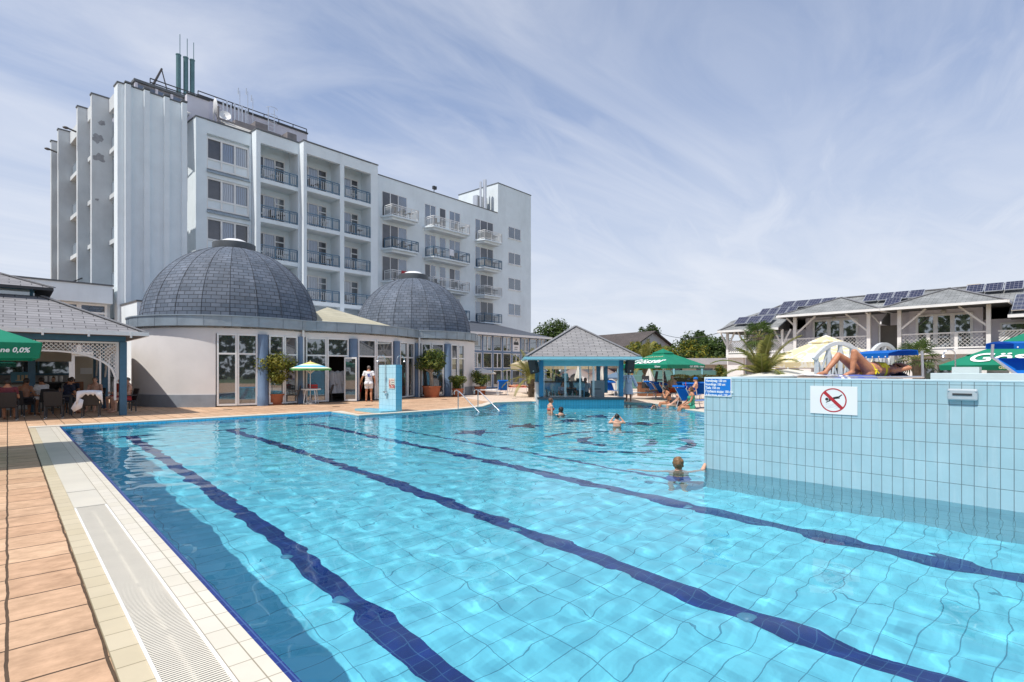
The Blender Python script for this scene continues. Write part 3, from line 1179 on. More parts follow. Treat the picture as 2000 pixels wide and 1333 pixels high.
def railing(s0, s1, d, z, parent, side=None, mats=None, style='loggia'):
    """blue top and bottom rails with pale balusters; side = depth of the returns"""
    mb = MB()
    runs = [((s0, d), (s1, d))]
    if side:
        runs += [((s0, d), (s0, d + side)), ((s1, d), (s1, d + side))]
    for (a, b), (c, e) in runs:
        mb.bar((a, b, z + .95), (c, e, z + .95), .07, .06, mi=0)
        mb.bar((a, b, z + .80), (c, e, z + .80), .04, .04, mi=0)
        mb.bar((a, b, z + .12), (c, e, z + .12), .05, .05, mi=0)
        L_ = math.hypot(c - a, e - b)
        n = max(2, int(L_ / .155))
        for k in range(n + 1):
            t = k / n
            x, y = a + (c - a) * t, b + (e - b) * t
            big = k in (0, n) or k % 7 == 0
            mb.bar((x, y, z if big else z + .14), (x, y, z + .93 if big else z + .79), .06 if big else .035, .06 if big else .03, mi=0 if big else 1)
    return mb.build('railing', mats or RAILM, parent, off=HO)


def furniture(mb, x, d, z, flip=1):
    """small dark chair and table on a balcony"""
    for dx in (0, .4):
        for dy in (0, .4):
            mb.box(x + dx, x + dx + .03, d + dy, d + dy + .03, z, z + .42)
    mb.box(x, x + .43, d, d + .43, z + .42, z + .46)
    mb.box(x if flip > 0 else x + .39, x + .04 if flip > 0 else x + .43, d, d + .43, z + .46, z + .9)
    t = x + .65 * flip
    mb.box(t, t + .5, d, d + .5, z + .66, z + .69)
    mb.box(t + .22, t + .28, d + .22, d + .28, z, z + .66)


def loggia(sl, sr, d, k, depth=1.5):
    """one recessed balcony: slab, back wall door and window, railing"""
    zf = 15.95 - ST * k
    sl_ = MB()
    sl_.box(sl, sr, d + .02, d + depth + .1, zf - .3, zf)
    o = hb(sl_, 'balcony', PLASTER)
    railing(sl + .04, sr - .04, d + .08, zf, o)
    f = MB()
    furniture(f, sl + .5 + .5 * ((k * 7 + int(sl)) % 3), d + .5, zf, 1)
    hb(f, 'balcony_chair', GREYPL if (k + int(sl)) % 2 else WHITE, o)
    bw = MB()
    D = d + depth
    W_ = sr - sl
    xs = [sl + .05, sl + W_ * .30, sl + W_ * .60, sl + W_ * .86]
    zt = zf + 2.25
    for x in xs:
        bw.box(x - .05, x + .05, D - .07, D, zf, zt)
    for z in (zt - .05, zf + .06):
        bw.box(xs[0], xs[3], D - .068, D, z - .06, z + .06)
    bw.box(xs[2], xs[3], D - .066, D, zt - .62, zt - .53)
    bw.box(xs[0], xs[1], D - .066, D, zf + .7, zf + .8)
    wdo = hb(bw, 'window', WHITE, o)
    for j in range(3):
        p = MB()
        p.poly([(xs[j] + .05, D - .03, zf + .12), (xs[j + 1] - .05, D - .03, zf + .12), (xs[j + 1] - .05, D - .03, zt - .11), (xs[j] + .05, D - .03, zt - .11)])
        hb(p, 'pane', (PANED, PANEW if (k + int(sl)) % 3 == 0 else PANEC, PANE if k % 2 else PANED)[j], wdo)


D1_, D2_ = 40.6, 39.9
bays = [  # left wall start, opening l, opening r, right end, plane
    (hs(500.5, D1_), hs(509, D1_), hs(582.5, D1_), hs(584.5, D1_), D1_),
    (hs(593, D2_), hs(599.5, D2_), hs(664.5, D2_), hs(668, D2_), D2_),
    (hs(668, D2_), hs(672.5, D2_), hs(724.5, D2_), hs(738, D2_), D2_)]
for bi, (a, l, r, e, d) in enumerate(bays):
    wallm.box(a, l, d, d + 6, 0, ZR + .15)
    wallm.box(r, e if bi != 1 else bays[2][0] - .0, d, d + 6, 0, ZR + .15 - (.001 if bi == 1 else 0))
    wallm.box(l, r, d + .01, d + .3, 18.55, ZR + .14)
    wallm.box(l, r, d + 1.5, d + 6, 0, ZR + .13)
    wallm.box(l, r, d + .3, d + 1.5, ZR - .1, ZR + .12)
    caps(capm, a, e, d, d + 6, ZR + .15 + .003 * bi)
    for k in range(5):
        loggia(l, r, d, k)
# -- right wing
DW = 41.6
sA, sB = bays[2][3], hs(1037, DW)
sT = 45.2
wallm.box(sA - .5, sB, DW, DW + 10, 0, 19.38)
caps(capm, sA + .1, sT - .1, DW, DW + 10, 19.38)
wallm.box(sT, sB - .001, DW + .002, DW + 6.5, 19.3, 22.8)
caps(capm, sT, sB, DW, DW + 6.5, 22.8)


def wing_window(s0, s1, z0, z1, split, panes):
    fr = MB()
    f = .06
    fr.box(s0, s0 + f, DW - .015, DW + .06, z0, z1)
    fr.box(s1 - f, s1, DW - .015, DW + .06, z0, z1)
    fr.box(s0 + f, s1 - f, DW - .014, DW + .06, z1 - f, z1)
    fr.box(s0 + f, s1 - f, DW - .014, DW + .06, z0, z0 + f)
    xs = [s0 + f] + [s0 + (s1 - s0) * t for t in split] + [s1 - f]
    for x in xs[1:-1]:
        fr.box(x - .045, x + .045, DW - .0135, DW + .06, z0 + f, z1 - f)
    fr.box(s0 - .06, s1 + .06, DW - .10, DW + .06, z0 - .07, z0 - .002)
    o = hb(fr, 'window', WHITE)
    for j in range(len(xs) - 1):
        g_ = MB()
        g_.poly([(xs[j] + .03, DW - .004, z0 + f), (xs[j + 1] - .03, DW - .004, z0 + f), (xs[j + 1] - .03, DW - .004, z1 - f), (xs[j] + .03, DW - .004, z1 - f)])
        hb(g_, 'pane', panes[j % len(panes)], o)


def wing_balcony(s0, s1, z, mats, solid=False):
    sb_ = MB()
    dd = 1.25
    poly = [(s0 - .15, DW), (s0 + .25, DW - dd), (s1, DW - dd), (s1, DW)]
    sb_.prism(poly, z - .14, z)
    sb_.prism([(s0 + .1, DW), (s0 + .45, DW - dd + .25), (s1 - .2, DW - dd + .25), (s1 - .2, DW)], z - .36, z - .14)
    o = hb(sb_, 'balcony', PLASTER)
    f = MB()
    furniture(f, s0 + .9, DW - 1.0, z)
    furniture(f, s1 - 1.5, DW - .9, z)
    hb(f, 'balcony_chair', GREYPL, o)
    railing(s0 + .27, s1 - .05, DW - dd + .06, z, o, dd - .1, mats)


WRAIL = [WHITE, BALUST]
c1 = (hs(745.5, DW), hs(795, DW)); c3 = (hs(927.7, DW), hs(963.5, DW))
for k in range(6):
    zf = 15.72 - 2.97 * k
    if k < 5:
        wing_window(c1[0], c1[1], zf + .05, zf + 2.35, (.33, .64), [PANED, PANED, PANES])
        wing_balcony(c1[0], c1[1] + .45, zf, WRAIL if k % 2 == 0 else RAILM)
        for a, b in ((829, 851.5), (858, 871), (877, 899)):
            wing_window(hs(a, DW), hs(b, DW), zf + .05, zf + 2.35, (.5,) if a != 858 else (), [PANES if (k + a) % 3 else PANED, PANES, PANED])
        wing_balcony(hs(827, DW), hs(901, DW) + .1, zf, WRAIL if k % 2 == 0 else RAILM)
    wing_window(c3[0], c3[1], zf + .05, zf + 2.35, (.28, .66), [PANES, PANED, PANED])
    wing_balcony(c3[0], c3[1] + .15, zf, WRAIL if k % 2 == 0 else RAILM)
    zs = 16.4 - 2.97 * k
    wing_window(hs(992.5, DW), hs(1017, DW), zs + .55, zs + 1.9, (.5,), [PANES if k > 2 else PANE])
# a few towels drying on the railings
for s, k, m, lb in ((c3[0] + .7, 4, TOWELW, 'white towel drying on the lowest railing of the right balcony column'), (c3[0] + 1.5, 4, BLUED, 'dark blue towel drying on the lowest railing of the right balcony column'),
                    (hs(866, DW), 1, TOWELW, 'white towel over the second railing from the top in the middle balcony column'), (c1[0] + 1.6, 2, REDB, 'red towel over the third railing from the top beside the loggia bays')):
    zf = 15.72 - 2.97 * k
    tm = MB()
    dd = DW - 1.25 + .06
    V = []
    for i in range(7):
        x = s - .3 + .1 * i
        for j, (y, z) in enumerate(((dd + .05, zf + .6), (dd + .05, zf + .97), (dd, zf + 1.0), (dd - .05, zf + .97), (dd - .06 - .015 * math.sin(i * 2), zf + .35))):
            V.append((x, y, z))
    tm.add(V, [(i * 5 + j, i * 5 + j + 1, (i + 1) * 5 + j + 1, (i + 1) * 5 + j) for i in range(6) for j in range(4)])
    tb_ = Vector((s, dd, zf))
    o = tm.build('towel', m, smooth=True, ang=180, off=tb_, loc=fs_ * s + fd_ * dd + Vector((0, 0, zf)), rz=HR)
    tag(o, lb, 'towel')
# -- ribbed block on the left
hb(capm, 'roof_edge', ROOFGREY)
capm = MB()
DL = 40.15
sl, sr = hs(229.6, DL), 12.75
wallm.box(sl, sr, DL, DL + .8, 0, ZR)
caps(capm, sl, sr, DL, DL + .8, ZR)
rb = MB()
for px in (243, 280, 319, 353.5):
    s = hs(px, DL)
    rb.box(s, s + .3, DL - .22, DL, 0, ZR + .03)
    cq = MB()
    caps(cq, s, s + .3, DL - .22, DL, ZR + .095, .025)
    hb(cq, 'roof_edge', ROOFGREY)
hb(rb, 'facade_rib', PLASTER)
# -- staggered fins with balconies on the left side
fins = [(9.15, 40.15), (8.42, 43.04), (8.2, 45.8), (8.05, 51.2), (8.1, 54.2)]
leftm = MB()
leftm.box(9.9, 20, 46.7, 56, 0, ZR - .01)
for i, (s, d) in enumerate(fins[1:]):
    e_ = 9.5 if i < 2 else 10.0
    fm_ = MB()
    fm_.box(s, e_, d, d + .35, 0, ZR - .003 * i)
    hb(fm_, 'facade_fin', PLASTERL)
    cq = MB()
    caps(cq, s, e_, d, d + .35, ZR - .003 * i)
    hb(cq, 'roof_edge', ROOFGREY)
for i in range(len(fins) - 1):
    (s, d), (s2, d2) = fins[i], fins[i + 1]
    a, b = (d + .35 if i else d + .4), d2
    sf = (9.33, 8.72, 8.72, 8.6)[i]
    e_ = 9.7 if i < 2 else 10.0
    fm_ = MB()
    fm_.box(sf, e_, a, b, 18.4, ZR - .02)
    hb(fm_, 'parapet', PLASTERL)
    for k in range(6):
        zf = 15.95 - ST * k
        sb_ = MB()
        sb_.box(sf, e_, a + .01, b - .01, zf - .28, zf)
        o = hb(sb_, 'balcony', PLASTERL)
        r_ = MB()
        r_.box(sf + .13, sf + .17, a + .05, b - .05, zf + .82, zf + .88)
        r_.box(sf + .135, sf + .155, a + .06, b - .06, zf + .05, zf + .80)
        hb(r_, 'railing', mat('screen_grey', (.22, .27, .32), .5, .1) if (i, k) == (0, 0) else bpy.data.materials['screen_grey'], o)
        if i < 2: continue
        p = MB()
        p.poly([(9.88, b - .3, zf + .1), (9.88, a + .3, zf + .1), (9.88, a + .3, zf + 2.3), (9.88, b - .3, zf + 2.3)])
        hb(p, 'window', PANE)
    w2 = MB()
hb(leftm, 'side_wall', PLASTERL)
hb(wallm, 'wall', PLASTER)
hb(capm, 'roof_edge', ROOFGREY)
# worn paint patches on the front fin
wp = MB()
for cs, cz, rr in ((8.95, 17.6, .25), (8.75, 16.55, .48), (8.8, 15.35, .42), (8.7, 12.6, .14)):
    pts = []
    for k in range(22):
        t = 2 * PI * k / 22
        q = rr * (.75 + .45 * noise.noise(Vector((math.cos(t) * 2.2 + cs * 9, math.sin(t) * 2.2, cz))))
        pts.append((min(max(cs + q * math.cos(t), 8.45), 9.4), 43.036, cz + q * .8 * math.sin(t)))
    wp.poly(pts[::1])
hb(wp, 'bare_patch', mat('bare_concrete', (.33, .34, .36), .9, .2, 6))
# small lamps on the fins
for s, d in ((8.05, 45.9), (7.9, 51.3)):
    l = MB()
    l.bar((s + .1, d, 17.6), (s - .35, d, 17.7), .1, .08)
    l.ell((s - .45, d, 17.7), (.18, .12, .09))
    hb(l, 'floodlight', GREYPL)
# awning frames low on the left side
for i, (d, z) in enumerate(((45.6, 7.0), (49, 6.7), (53, 6.3))):
    aw = MB()
    for k in range(5):
        aw.bar((8.4 - .45 * k, d, z + .8 - .28 * k), (8.4 - .45 * k, d + 2.6, z + .8 - .28 * k), .06)
    for e in (d, d + 2.6):
        aw.bar((8.4, e, z + .8), (6.4, e, z - .45), .07)
    hb(aw, 'awning_frame', DARKM)
# -- penthouse on the roof
ph = MB()
ph.box(10.9, 13.85, 43.55, 50, ZR, 21.25)
hb(ph, 'penthouse', mat('penthouse_panel', (.30, .30, .34), .6, .1))
pg = MB()
for a, b in ((11.05, 12.05), (12.25, 13.0), (13.15, 13.8)):
    pg.poly([(a, 43.53, 19.75), (b, 43.53, 19.75), (b, 43.53, 21.1), (a, 43.53, 21.1)])
hb(pg, 'penthouse_window', glassmat('blue_pane', (.04, .06, .10), .12))
pm_ = MB()
for x in (10.95, 12.15, 13.08):
    pm_.box(x - .08, x + .08, 43.45, 43.6, ZR, 21.2)
hb(pm_, 'mullion', PINK)
pc = MB()
pc.box(10.8, 13.9, 43.4, 50, 21.25, 21.42)
hb(pc, 'roof_edge', ROOFGREY)
pk_ = MB()
pk_.box(13.9, 15.35, 43.0, 50, ZR - .5, 21.4)
pk_.box(15.35, 24.2, 45.2, 51, ZR, 22.55)
hb(pk_, 'penthouse_wall', PINK)
pr = MB()
for dd, z0, x0, x1 in ((44.0, 21.42, 11.9, 15.3), (45.3, 22.35, 15.4, 24.2)):
    for h in (.35, .62):
        pr.bar((x0, dd, z0 + h), (x1, dd, z0 + h), .06)
    n = int((x1 - x0) / 1.2)
    for k in range(n + 1):
        x = x0 + (x1 - x0) * k / n
        pr.bar((x, dd, z0), (x, dd, z0 + .62), .05)
pr.bar((13.85, 42.97, 21.44), (15.4, 42.97, 21.44), .1, .08)
pr.box(15.3, 24.25, 45.12, 45.3, 22.5, 22.62)
hb(pr, 'roof_rail', DARKM)
# pale solar collectors leaning along the roof edge


def collector(s0, s1, d, z, rise=1.0, back=1.3):
    mb = MB()
    mb.add([(s0, d, z), (s1, d, z), (s1, d + back, z + rise), (s0, d + back, z + rise), (s0, d, z - .08), (s1, d, z - .08), (s1, d + back, z + rise - .08), (s0, d + back, z + rise - .08)],
           [(0, 1, 2, 3), (7, 6, 5, 4), (0, 4, 5, 1), (1, 5, 6, 2), (2, 6, 7, 3), (3, 7, 4, 0)])
    o = hb(mb, 'solar_collector', mat('collector', (.60, .59, .55), .35, .04))
    fr = MB()
    for x in (s0 + .1, s1 - .1):
        fr.bar((x, d + back, z + rise - .1), (x, d + back, z - .3), .05)
        fr.bar((x, d, z - .1), (x, d + back, z - .3), .05)
    hb(fr, 'stand', ALU, o)


for a, b in ((11.7, 12.75), (12.8, 13.8)):
    collector(a, b, 41.9, 19.62, .7, 1.4)
for a, b in ((16.1, 18.1), (18.15, 20.1)):
    collector(a, b, 41.7, 19.5, .85, 1.3)
collector(23.4, 25.4, 41.0, 19.6, 1.0, 1.5)
# chimneys
for i, s in enumerate((14.35, 14.85, 15.3)):
    ch = MB()
    ch.lathe([(.165, 21), (.165, 25.55), (.19, 25.56), (.19, 25.62), (.02, 25.64)], (s, 46.2, 0), 16)
    ch.tube([(s + .1, 46.2, 25.5), (s + .1, 46.2, 27.2 - .1 * i)], .025, 6)
    hb(ch, 'chimney', mat('green_metal', (.12, .22, .22), .35, .15, metal=.4), smooth=True)
# hoist frame
hf = MB()
hf.bar((12.1, 45, 21.4), (12.9, 45, 23.5), .12)
hf.bar((12.9, 45, 23.4), (13.4, 45, 21.4), .06)
hf.bar((12.1, 45.8, 21.4), (12.9, 45, 23.5), .08)
hb(hf, 'hoist', GREYPL)


def dish(s, d, z, r, tilt, yaw):
    mb = MB()
    mb.lathe([(.01, 0), (r * .4, .03 * r), (r * .75, .12 * r), (r, .25 * r), (r * .99, .28 * r), (r * .74, .155 * r), (r * .4, .07 * r), (.01, .04 * r)], (0, 0, 0), 24)
    mb.tube([(0, 0, 0), (0, 0, .7 * r)], .02 * r + .012, 6)
    M = Matrix.Translation((s, d, z)) @ Matrix.Rotation(yaw, 4, 'Z') @ Matrix.Rotation(tilt, 4, 'X')
    mb.v = [M @ p for p in mb.v]
    mb.tube([(s, d, z), (s, d, z - r - .4)], .05, 8)
    hb(mb, 'satellite_dish', WHITE, smooth=True)


dish(15.75, 43.2, 21.1, .72, R(80), R(75))
dish(16.3, 42.6, 20.5, .42, R(70), R(-20))
# aerials, ladder and pipework
ae = MB()
for s, d, h in ((18.2, 44.6, 1.6), (18.9, 44.8, 1.9), (19.3, 44.8, 1.5)):
    ae.bar((s, d, 21.3), (s, d, 22.2 + h), .04)
    ae.bar((s - .12, d, 21.9 + h), (s - .12, d, 22.4 + h), .1, .05)
for k in range(7):
    x = 16.8 + .28 * k
    ae.bar((x, 44.2, 19.6), (x, 44.2, 22.3 + .2 * (k % 2)), .09)
hb(ae, 'aerial', ALU)
ld = MB()
for s in (20.6, 21.1):
    ld.bar((s, 44.9, 19.4), (s, 44.9, 23.5), .05)
for k in range(9):
    ld.bar((20.6, 44.9, 19.6 + .33 * k), (21.1, 44.9, 19.6 + .33 * k), .035)
for z in (22.2, 22.8, 23.4):
    ld.tube([(20.85 + .45 * math.cos(t * PI / 6), 44.85 - .45 * abs(math.sin(t * PI / 6)), z) for t in range(7)], .02, 5)
hb(ld, 'ladder', ALU)
pp = MB()
pp.bar((15.6, 42.2, 19.75), (20.5, 42.2, 19.6), .14)
pp.bar((15.6, 42.2, 20.05), (20.5, 42.2, 19.9), .1)
pp.bar((15.7, 42.2, 19.4), (15.7, 42.2, 20.9), .12)
pp.box(17.2, 20.8, 43.0, 44.0, 19.4, 20.7)
pp.box(18.8, 19.8, 43.2, 44.2, 20.7, 21.2)
pp.box(21.6, 22.4, 43.6, 44.8, 19.4, 21.4)
hb(pp, 'pipework', mat('grey_lagging', (.24, .22, .22), .7, .2))
tp = MB()
for k, (r_, x) in enumerate(((.22, 44.1), (.13, 43.6), (.10, 44.6))):
    tp.tube([(x, 42.6 + .2 * k, 19.3), (x, 42.6 + .2 * k, 23.1 - .3 * k)], r_, 12)
tp.box(43.2, 44.9, 43.0, 43.6, 19.3, 21.3)
hb(tp, 'vent_pipe', ALU, smooth=True)
fl2 = MB()
fl2.bar((36.0, 41.9, 19.4), (36.0, 41.9, 19.9), .05)
fl2.box(35.8, 36.2, 41.7, 41.95, 19.85, 20.15)
hb(fl2, 'floodlight', DARKM)
bx = MB()
bx.box(29.9, 32.0, 43, 44.2, 19.4, 19.85)
bx.box(39.6, 41.2, 43, 44.2, 19.4, 19.95)
hb(bx, 'vent_box', CONC)
# podium band under the loggias
pb = MB()
pb.box(17.5, 29, 38.6, 41.3, 5.2, 5.75)
hb(pb, 'canopy', mat('teal_canopy', (.06, .12, .14), .5, .1))
pb2 = MB()
pb2.box(17.4, 29.1, 38.5, 41.3, 5.75, 5.9)
hb(pb2, 'canopy_edge', WHITE)
pbw = MB()
for k in range(8):
    a = 17.7 + 1.4 * k
    pbw.box(a, a + 1.25, 39.2, 39.3, 3.5, 5.1)
hb(pbw, 'canopy_window', PANES)
# low block beside the first dome
lb = MB()
lb.box(9.3, 13.4, 36.8, 40.1, 0, 5.6)
hb(lb, 'low_wall', PLASTER)
lc = MB()
caps(lc, 9.3, 13.4, 36.8, 40.1, 5.6)
hb(lc, 'roof_edge', ROOFGREY)

# ---------------------------------------------------------------- glazed hall right of the domes
GX, GD = 40.0, 33.0
HALL = thing('glazed_hall', 'low hall with blue window grid and dark sloping roof at the hotel foot', 'building', fs_ * GX + fd_ * GD, HR)
GO = (GX, GD, 0)
g0, g1 = 30.0, hs(1066, GD)
ztop = 4.75
gf = MB()
cols = [g0 + (g1 - g0) * k / 10 for k in range(11)]
rows = [0.0, 1.72, 3.25, ztop]
for x in cols:
    gf.box(x - .09, x + .09, GD - .03, GD + .12, 0, ztop)
for z in rows[1:]:
    gf.box(g0, g1, GD - .028, GD + .12, z - .09, z + .09)
gf.box(g0, g1, GD - .027, GD + .12, 0, .12)
gf.build('grid_frame', BLUEP, HALL, off=GO)
for i in range(10):
    for j in range(3):
        a, b = cols[i] + .09, cols[i + 1] - .09
        z0, z1 = rows[j] + (.12 if j == 0 else .09), rows[j + 1] - .09
        if i == 6 and j == 2:
            continue
        fr = MB()
        f = .06
        fr.box(a, a + f, GD, GD + .1, z0, z1); fr.box(b - f, b, GD, GD + .1, z0, z1)
        fr.box(a + f, b - f, GD + .001, GD + .1, z1 - f, z1); fr.box(a + f, b - f, GD + .001, GD + .1, z0, z0 + f)
        if (i + j) % 2:
            m = (a + b) / 2
            fr.box(m - .04, m + .04, GD + .002, GD + .1, z0 + f, z1 - f)
        o = fr.build('window', WHITE, HALL, off=GO)
        p = MB()
        p.poly([(a + f, GD + .05, z0 + f), (b - f, GD + .05, z0 + f), (b - f, GD + .05, z1 - f), (a + f, GD + .05, z1 - f)])
        p.build('pane', REFLP if (i + j) % 3 else PANE, o, off=GO)
hw = MB()
hw.box(g0, g1 - .12, GD + .13, GD + 8, 0, ztop - .01)
hw.box(g1 - .1, g1, GD + .121, GD + 8, 0, ztop - .02)
hw.build('wall', DRUM, HALL, off=GO)
hr = MB()
hr.add([(g0, GD - .45, ztop + .12), (g1 + .4, GD - .45, ztop + .12), (g1 + .4, GD + 8.3, ztop + 2.1), (g0, GD + 8.3, ztop + 2.1), (g0, GD - .45, ztop + .02), (g1 + .4, GD - .45, ztop + .02), (g1 + .4, GD + 8.3, ztop), (g0, GD + 8.3, ztop)],
       [(0, 1, 2, 3), (4, 5, 1, 0), (1, 5, 6, 2), (3, 2, 6, 7), (7, 6, 5, 4), (0, 3, 7, 4)])
hr.build('roof', mat('slate_roof_dark', (.065, .075, .095), .7, .15, 3, .2, 30), HALL, off=GO)
he = MB()
he.box(g0, g1 + .4, GD - .52, GD - .452, ztop - .06, ztop + .14)
he.build('gutter', WHITE, HALL, off=GO)
sg = MB()
a, b = cols[6] + .09, cols[7] - .09
sg.box(a, b, GD + .02, GD + .08, 3.34, ztop - .09)
sgo = sg.build('sign_panel', WHITE, HALL, off=GO)
lg = MB()
m = (a + b) / 2
lg.box(m - .34, m + .34, GD + .005, GD + .02, 3.98, 4.18)
lg.add([(m - .3, GD + .006, 4.19), (m + .3, GD + .006, 4.19), (m + .18, GD + .006, 4.3), (m, GD + .006, 4.22), (m - .18, GD + .006, 4.3)], [(0, 1, 2, 3, 4)])
lg.bar((m - .12, GD + .012, 4.3), (m, GD + .012, 4.55), .03)
lg.bar((m + .12, GD + .012, 4.3), (m, GD + .012, 4.55), .03)
for k, wd in enumerate((.2, .24)):
    for j in range(4):
        lg.box(m - wd + j * .11, m - wd + j * .11 + .07, GD + .008, GD + .02, 3.72 - .18 * k, 3.80 - .18 * k)
lg.build('emblem', DARKM, sgo, off=GO)

# ---------------------------------------------------------------- linking wing on the far left
lk0, lk1, lkd = -6.0, 8.9, 40.2
LINK = thing('link_wing', 'low pale wing with a deep flat fascia and white windows left of the hotel', 'building', fs_ * 3 + fd_ * lkd, HR)
LO = (3, lkd, 0)
lf = MB()
lf.box(lk0, lk1, lkd, lkd + 6, 5.68, 6.75)
lf.build('fascia', PLASTER, LINK, off=LO)
lcp = MB()
lcp.box(lk0, lk1 + .05, lkd - .05, lkd + 6, 6.75, 6.84)
lcp.build('roof_edge', ROOFGREY, LINK, off=LO)
lw = MB()
lw.box(lk0, lk1, lkd + .6, lkd + 5.5, 0, 5.68)
lw.build('wall', PLASTERL, LINK, off=LO)
for k in range(9):
    a = lk1 - 1.5 - 1.36 * k
    fr = MB()
    for x in (a, a + 1.26):
        fr.box(x - .06, x + .06, lkd + .45, lkd + .6, 2.6, 5.67)
    for z in (2.66, 5.1, 5.6):
        fr.box(a + .06, a + 1.2, lkd + .451, lkd + .6, z - .06, z + .06)
    o = fr.build('window', WHITE, LINK, off=LO)
    p = MB()
    p.poly([(a + .06, lkd + .55, 2.72), (a + 1.2, lkd + .55, 2.72), (a + 1.2, lkd + .55, 5.55), (a + .06, lkd + .55, 5.55)])
    p.build('pane', PANES, o, off=LO)
# ---------------------------------------------------------------- bar pavilion on the left (local frame = pool frame moved to its corner post)
PV, PU = 3.09, 24.24
PAV = thing('bar_pavilion', 'open bar pavilion with blue posts, white lattice arches and grey two-tier shingled roof', 'pavilion', W(PV, PU), PR)
# local x = v - PV (towards the pool side), y = u - PU (away)
EZ = 3.0


def hip(name, x0, x1, y0, y1, ze, ix0, ix1, iy0, iy1, zi, m, parent):
    """frustum shaped hipped roof with shingle uvs"""
    o_ = [Vector((x0, y0, ze)), Vector((x1, y0, ze)), Vector((x1, y1, ze)), Vector((x0, y1, ze))]
    i_ = [Vector((ix0, iy0, zi)), Vector((ix1, iy0, zi)), Vector((ix1, iy1, zi)), Vector((ix0, iy1, zi))]
    mb = MB()
    for k in range(4):
        a, b, c, d = o_[k], o_[(k + 1) % 4], i_[(k + 1) % 4], i_[k]
        e = (b - a).normalized()
        nrm = e.cross(ZUP)
        uv = []
        for p in (a, b, c, d):
            along = (p - a).dot(e)
            up = math.hypot((p - a).dot(e.cross(ZUP)), p.z - a.z)
            uv.append((along, up))
        mb.poly([a, b, c, d], uv=uv)
        # underside
        mb.poly([p - Vector((0, 0, .1)) for p in (d, c, b, a)], uv=[(0, 0)] * 4)
        mb.poly([a - Vector((0, 0, .1)), b - Vector((0, 0, .1)), b, a], uv=[(0, 0)] * 4)
    o = mb.build(name, m, parent)
    for k in range(4):
        cp_ = MB()
        a, b = o_[k] + Vector((0, 0, .03)), i_[k] + Vector((0, 0, .03))
        if (b - a).length > .1:
            cp_.bar(a, b, .17, .035)
            cp_.build('hip_cap', SHCAP, o)
    return o


SHCAP = mat('hip_cap_grey', (.20, .20, .21), .8, .12, 8)
px0, px1, py0, py1 = -9.5, .62, -.62, 9.5
ro = hip('roof', px0, px1, py0, py1, EZ, -6.4, -2.15, 2.15, 6.4, 4.35, SHING, PAV)
up = MB()
up.box(-6.1, -2.4, 2.4, 6.1, 4.15, 4.7)
uo = up.build('upper_tier', BLUEW, PAV)
uw = MB()
for k in range(3):
    uw.box(-6.0 + 1.2 * k, -4.9 + 1.2 * k, 2.36, 2.4, 4.38, 4.58)
    uw.box(-2.4, -2.36, 2.5 + 1.15 * k, 3.5 + 1.15 * k, 4.38, 4.58)
uw.build('clerestory', glassmat('pale_pane', (.35, .42, .48), .2), uo)
hip('upper_roof', -6.65, -1.85, 1.85, 6.65, 4.66, -4.3, -4.2, 4.2, 4.3, 5.55, SHING, PAV)
gu = MB()
gu.box(px0 - .05, px1 + .07, py0 - .09, py0 + .01, EZ - .12, EZ + .02)
gu.box(px1 - .01, px1 + .09, py0, py1, EZ - .121, EZ + .021)
for k in range(8):
    gu.box(px1 - .5 - 1.2 * k, px1 - .44 - 1.2 * k, py0 - .1, py0, EZ - .2, EZ)
gu.build('gutter', WHITE, PAV)
so_ = MB()
so_.box(px0, px1 - .02, py0 + .03, py1, EZ - .13, EZ - .105)
so_.build('soffit', mat('soffit_dark', (.10, .10, .12), .8, .1), PAV)
bm_ = MB()
bm_.box(px0 + .5, .08, -.08, .08, EZ - .32, EZ - .135)
bm_.box(-.08, .08, .09, py1 - .5, EZ - .321, EZ - .136)
bm_.build('beam', BLUEW, PAV)
for x, y in ((0, 0), (0, 5.1), (0, 8.2), (-2.4, 4.22), (-6.3, 4.22), (-7.2, 0)):
    p = MB()
    p.box(x - .11, x + .11, y - .11, y + .11, 0, EZ - .322)
    p.build('post', BLUEW, PAV, bevel=.012)


def lattice(mb, inside, x0, x1, z0, z1, put, step=.125, w=.022):
    """diagonal strips clipped to a region"""
    for sgn in (1, -1):
        c = (x0 - z1 if sgn > 0 else x0 + z0)
        cend = (x1 - z0 if sgn > 0 else x1 + z1)
        while c < cend:
            run = None
            t = z0
            while t <= z1 + 1e-6:
                x = c + t if sgn > 0 else c - t
                ok = x0 <= x <= x1 and inside(x, t)
                if ok and run is None: run = t
                if (not ok or t + .02 > z1) and run is not None:
                    if t - run > .03:
                        f = (lambda q: c + q) if sgn > 0 else (lambda q: c - q)
                        mb.bar(put(f(run), run, sgn), put(f(t), t, sgn), w, .012, put(0, 0, 1) - put(0, 0, -1) if False else ZUP.cross(Vector((1, 0, 0))))
                    run = None
                t += .02
            c += step


def archz(x, xa, xb, ztop, zbot):
    """arch underside: flat at the left, falling steeply near the right post"""
    t = (x - xa) / (xb - xa)
    return ztop - (ztop - zbot) * (1 - math.sqrt(max(0, 1 - t ** 2.6)))


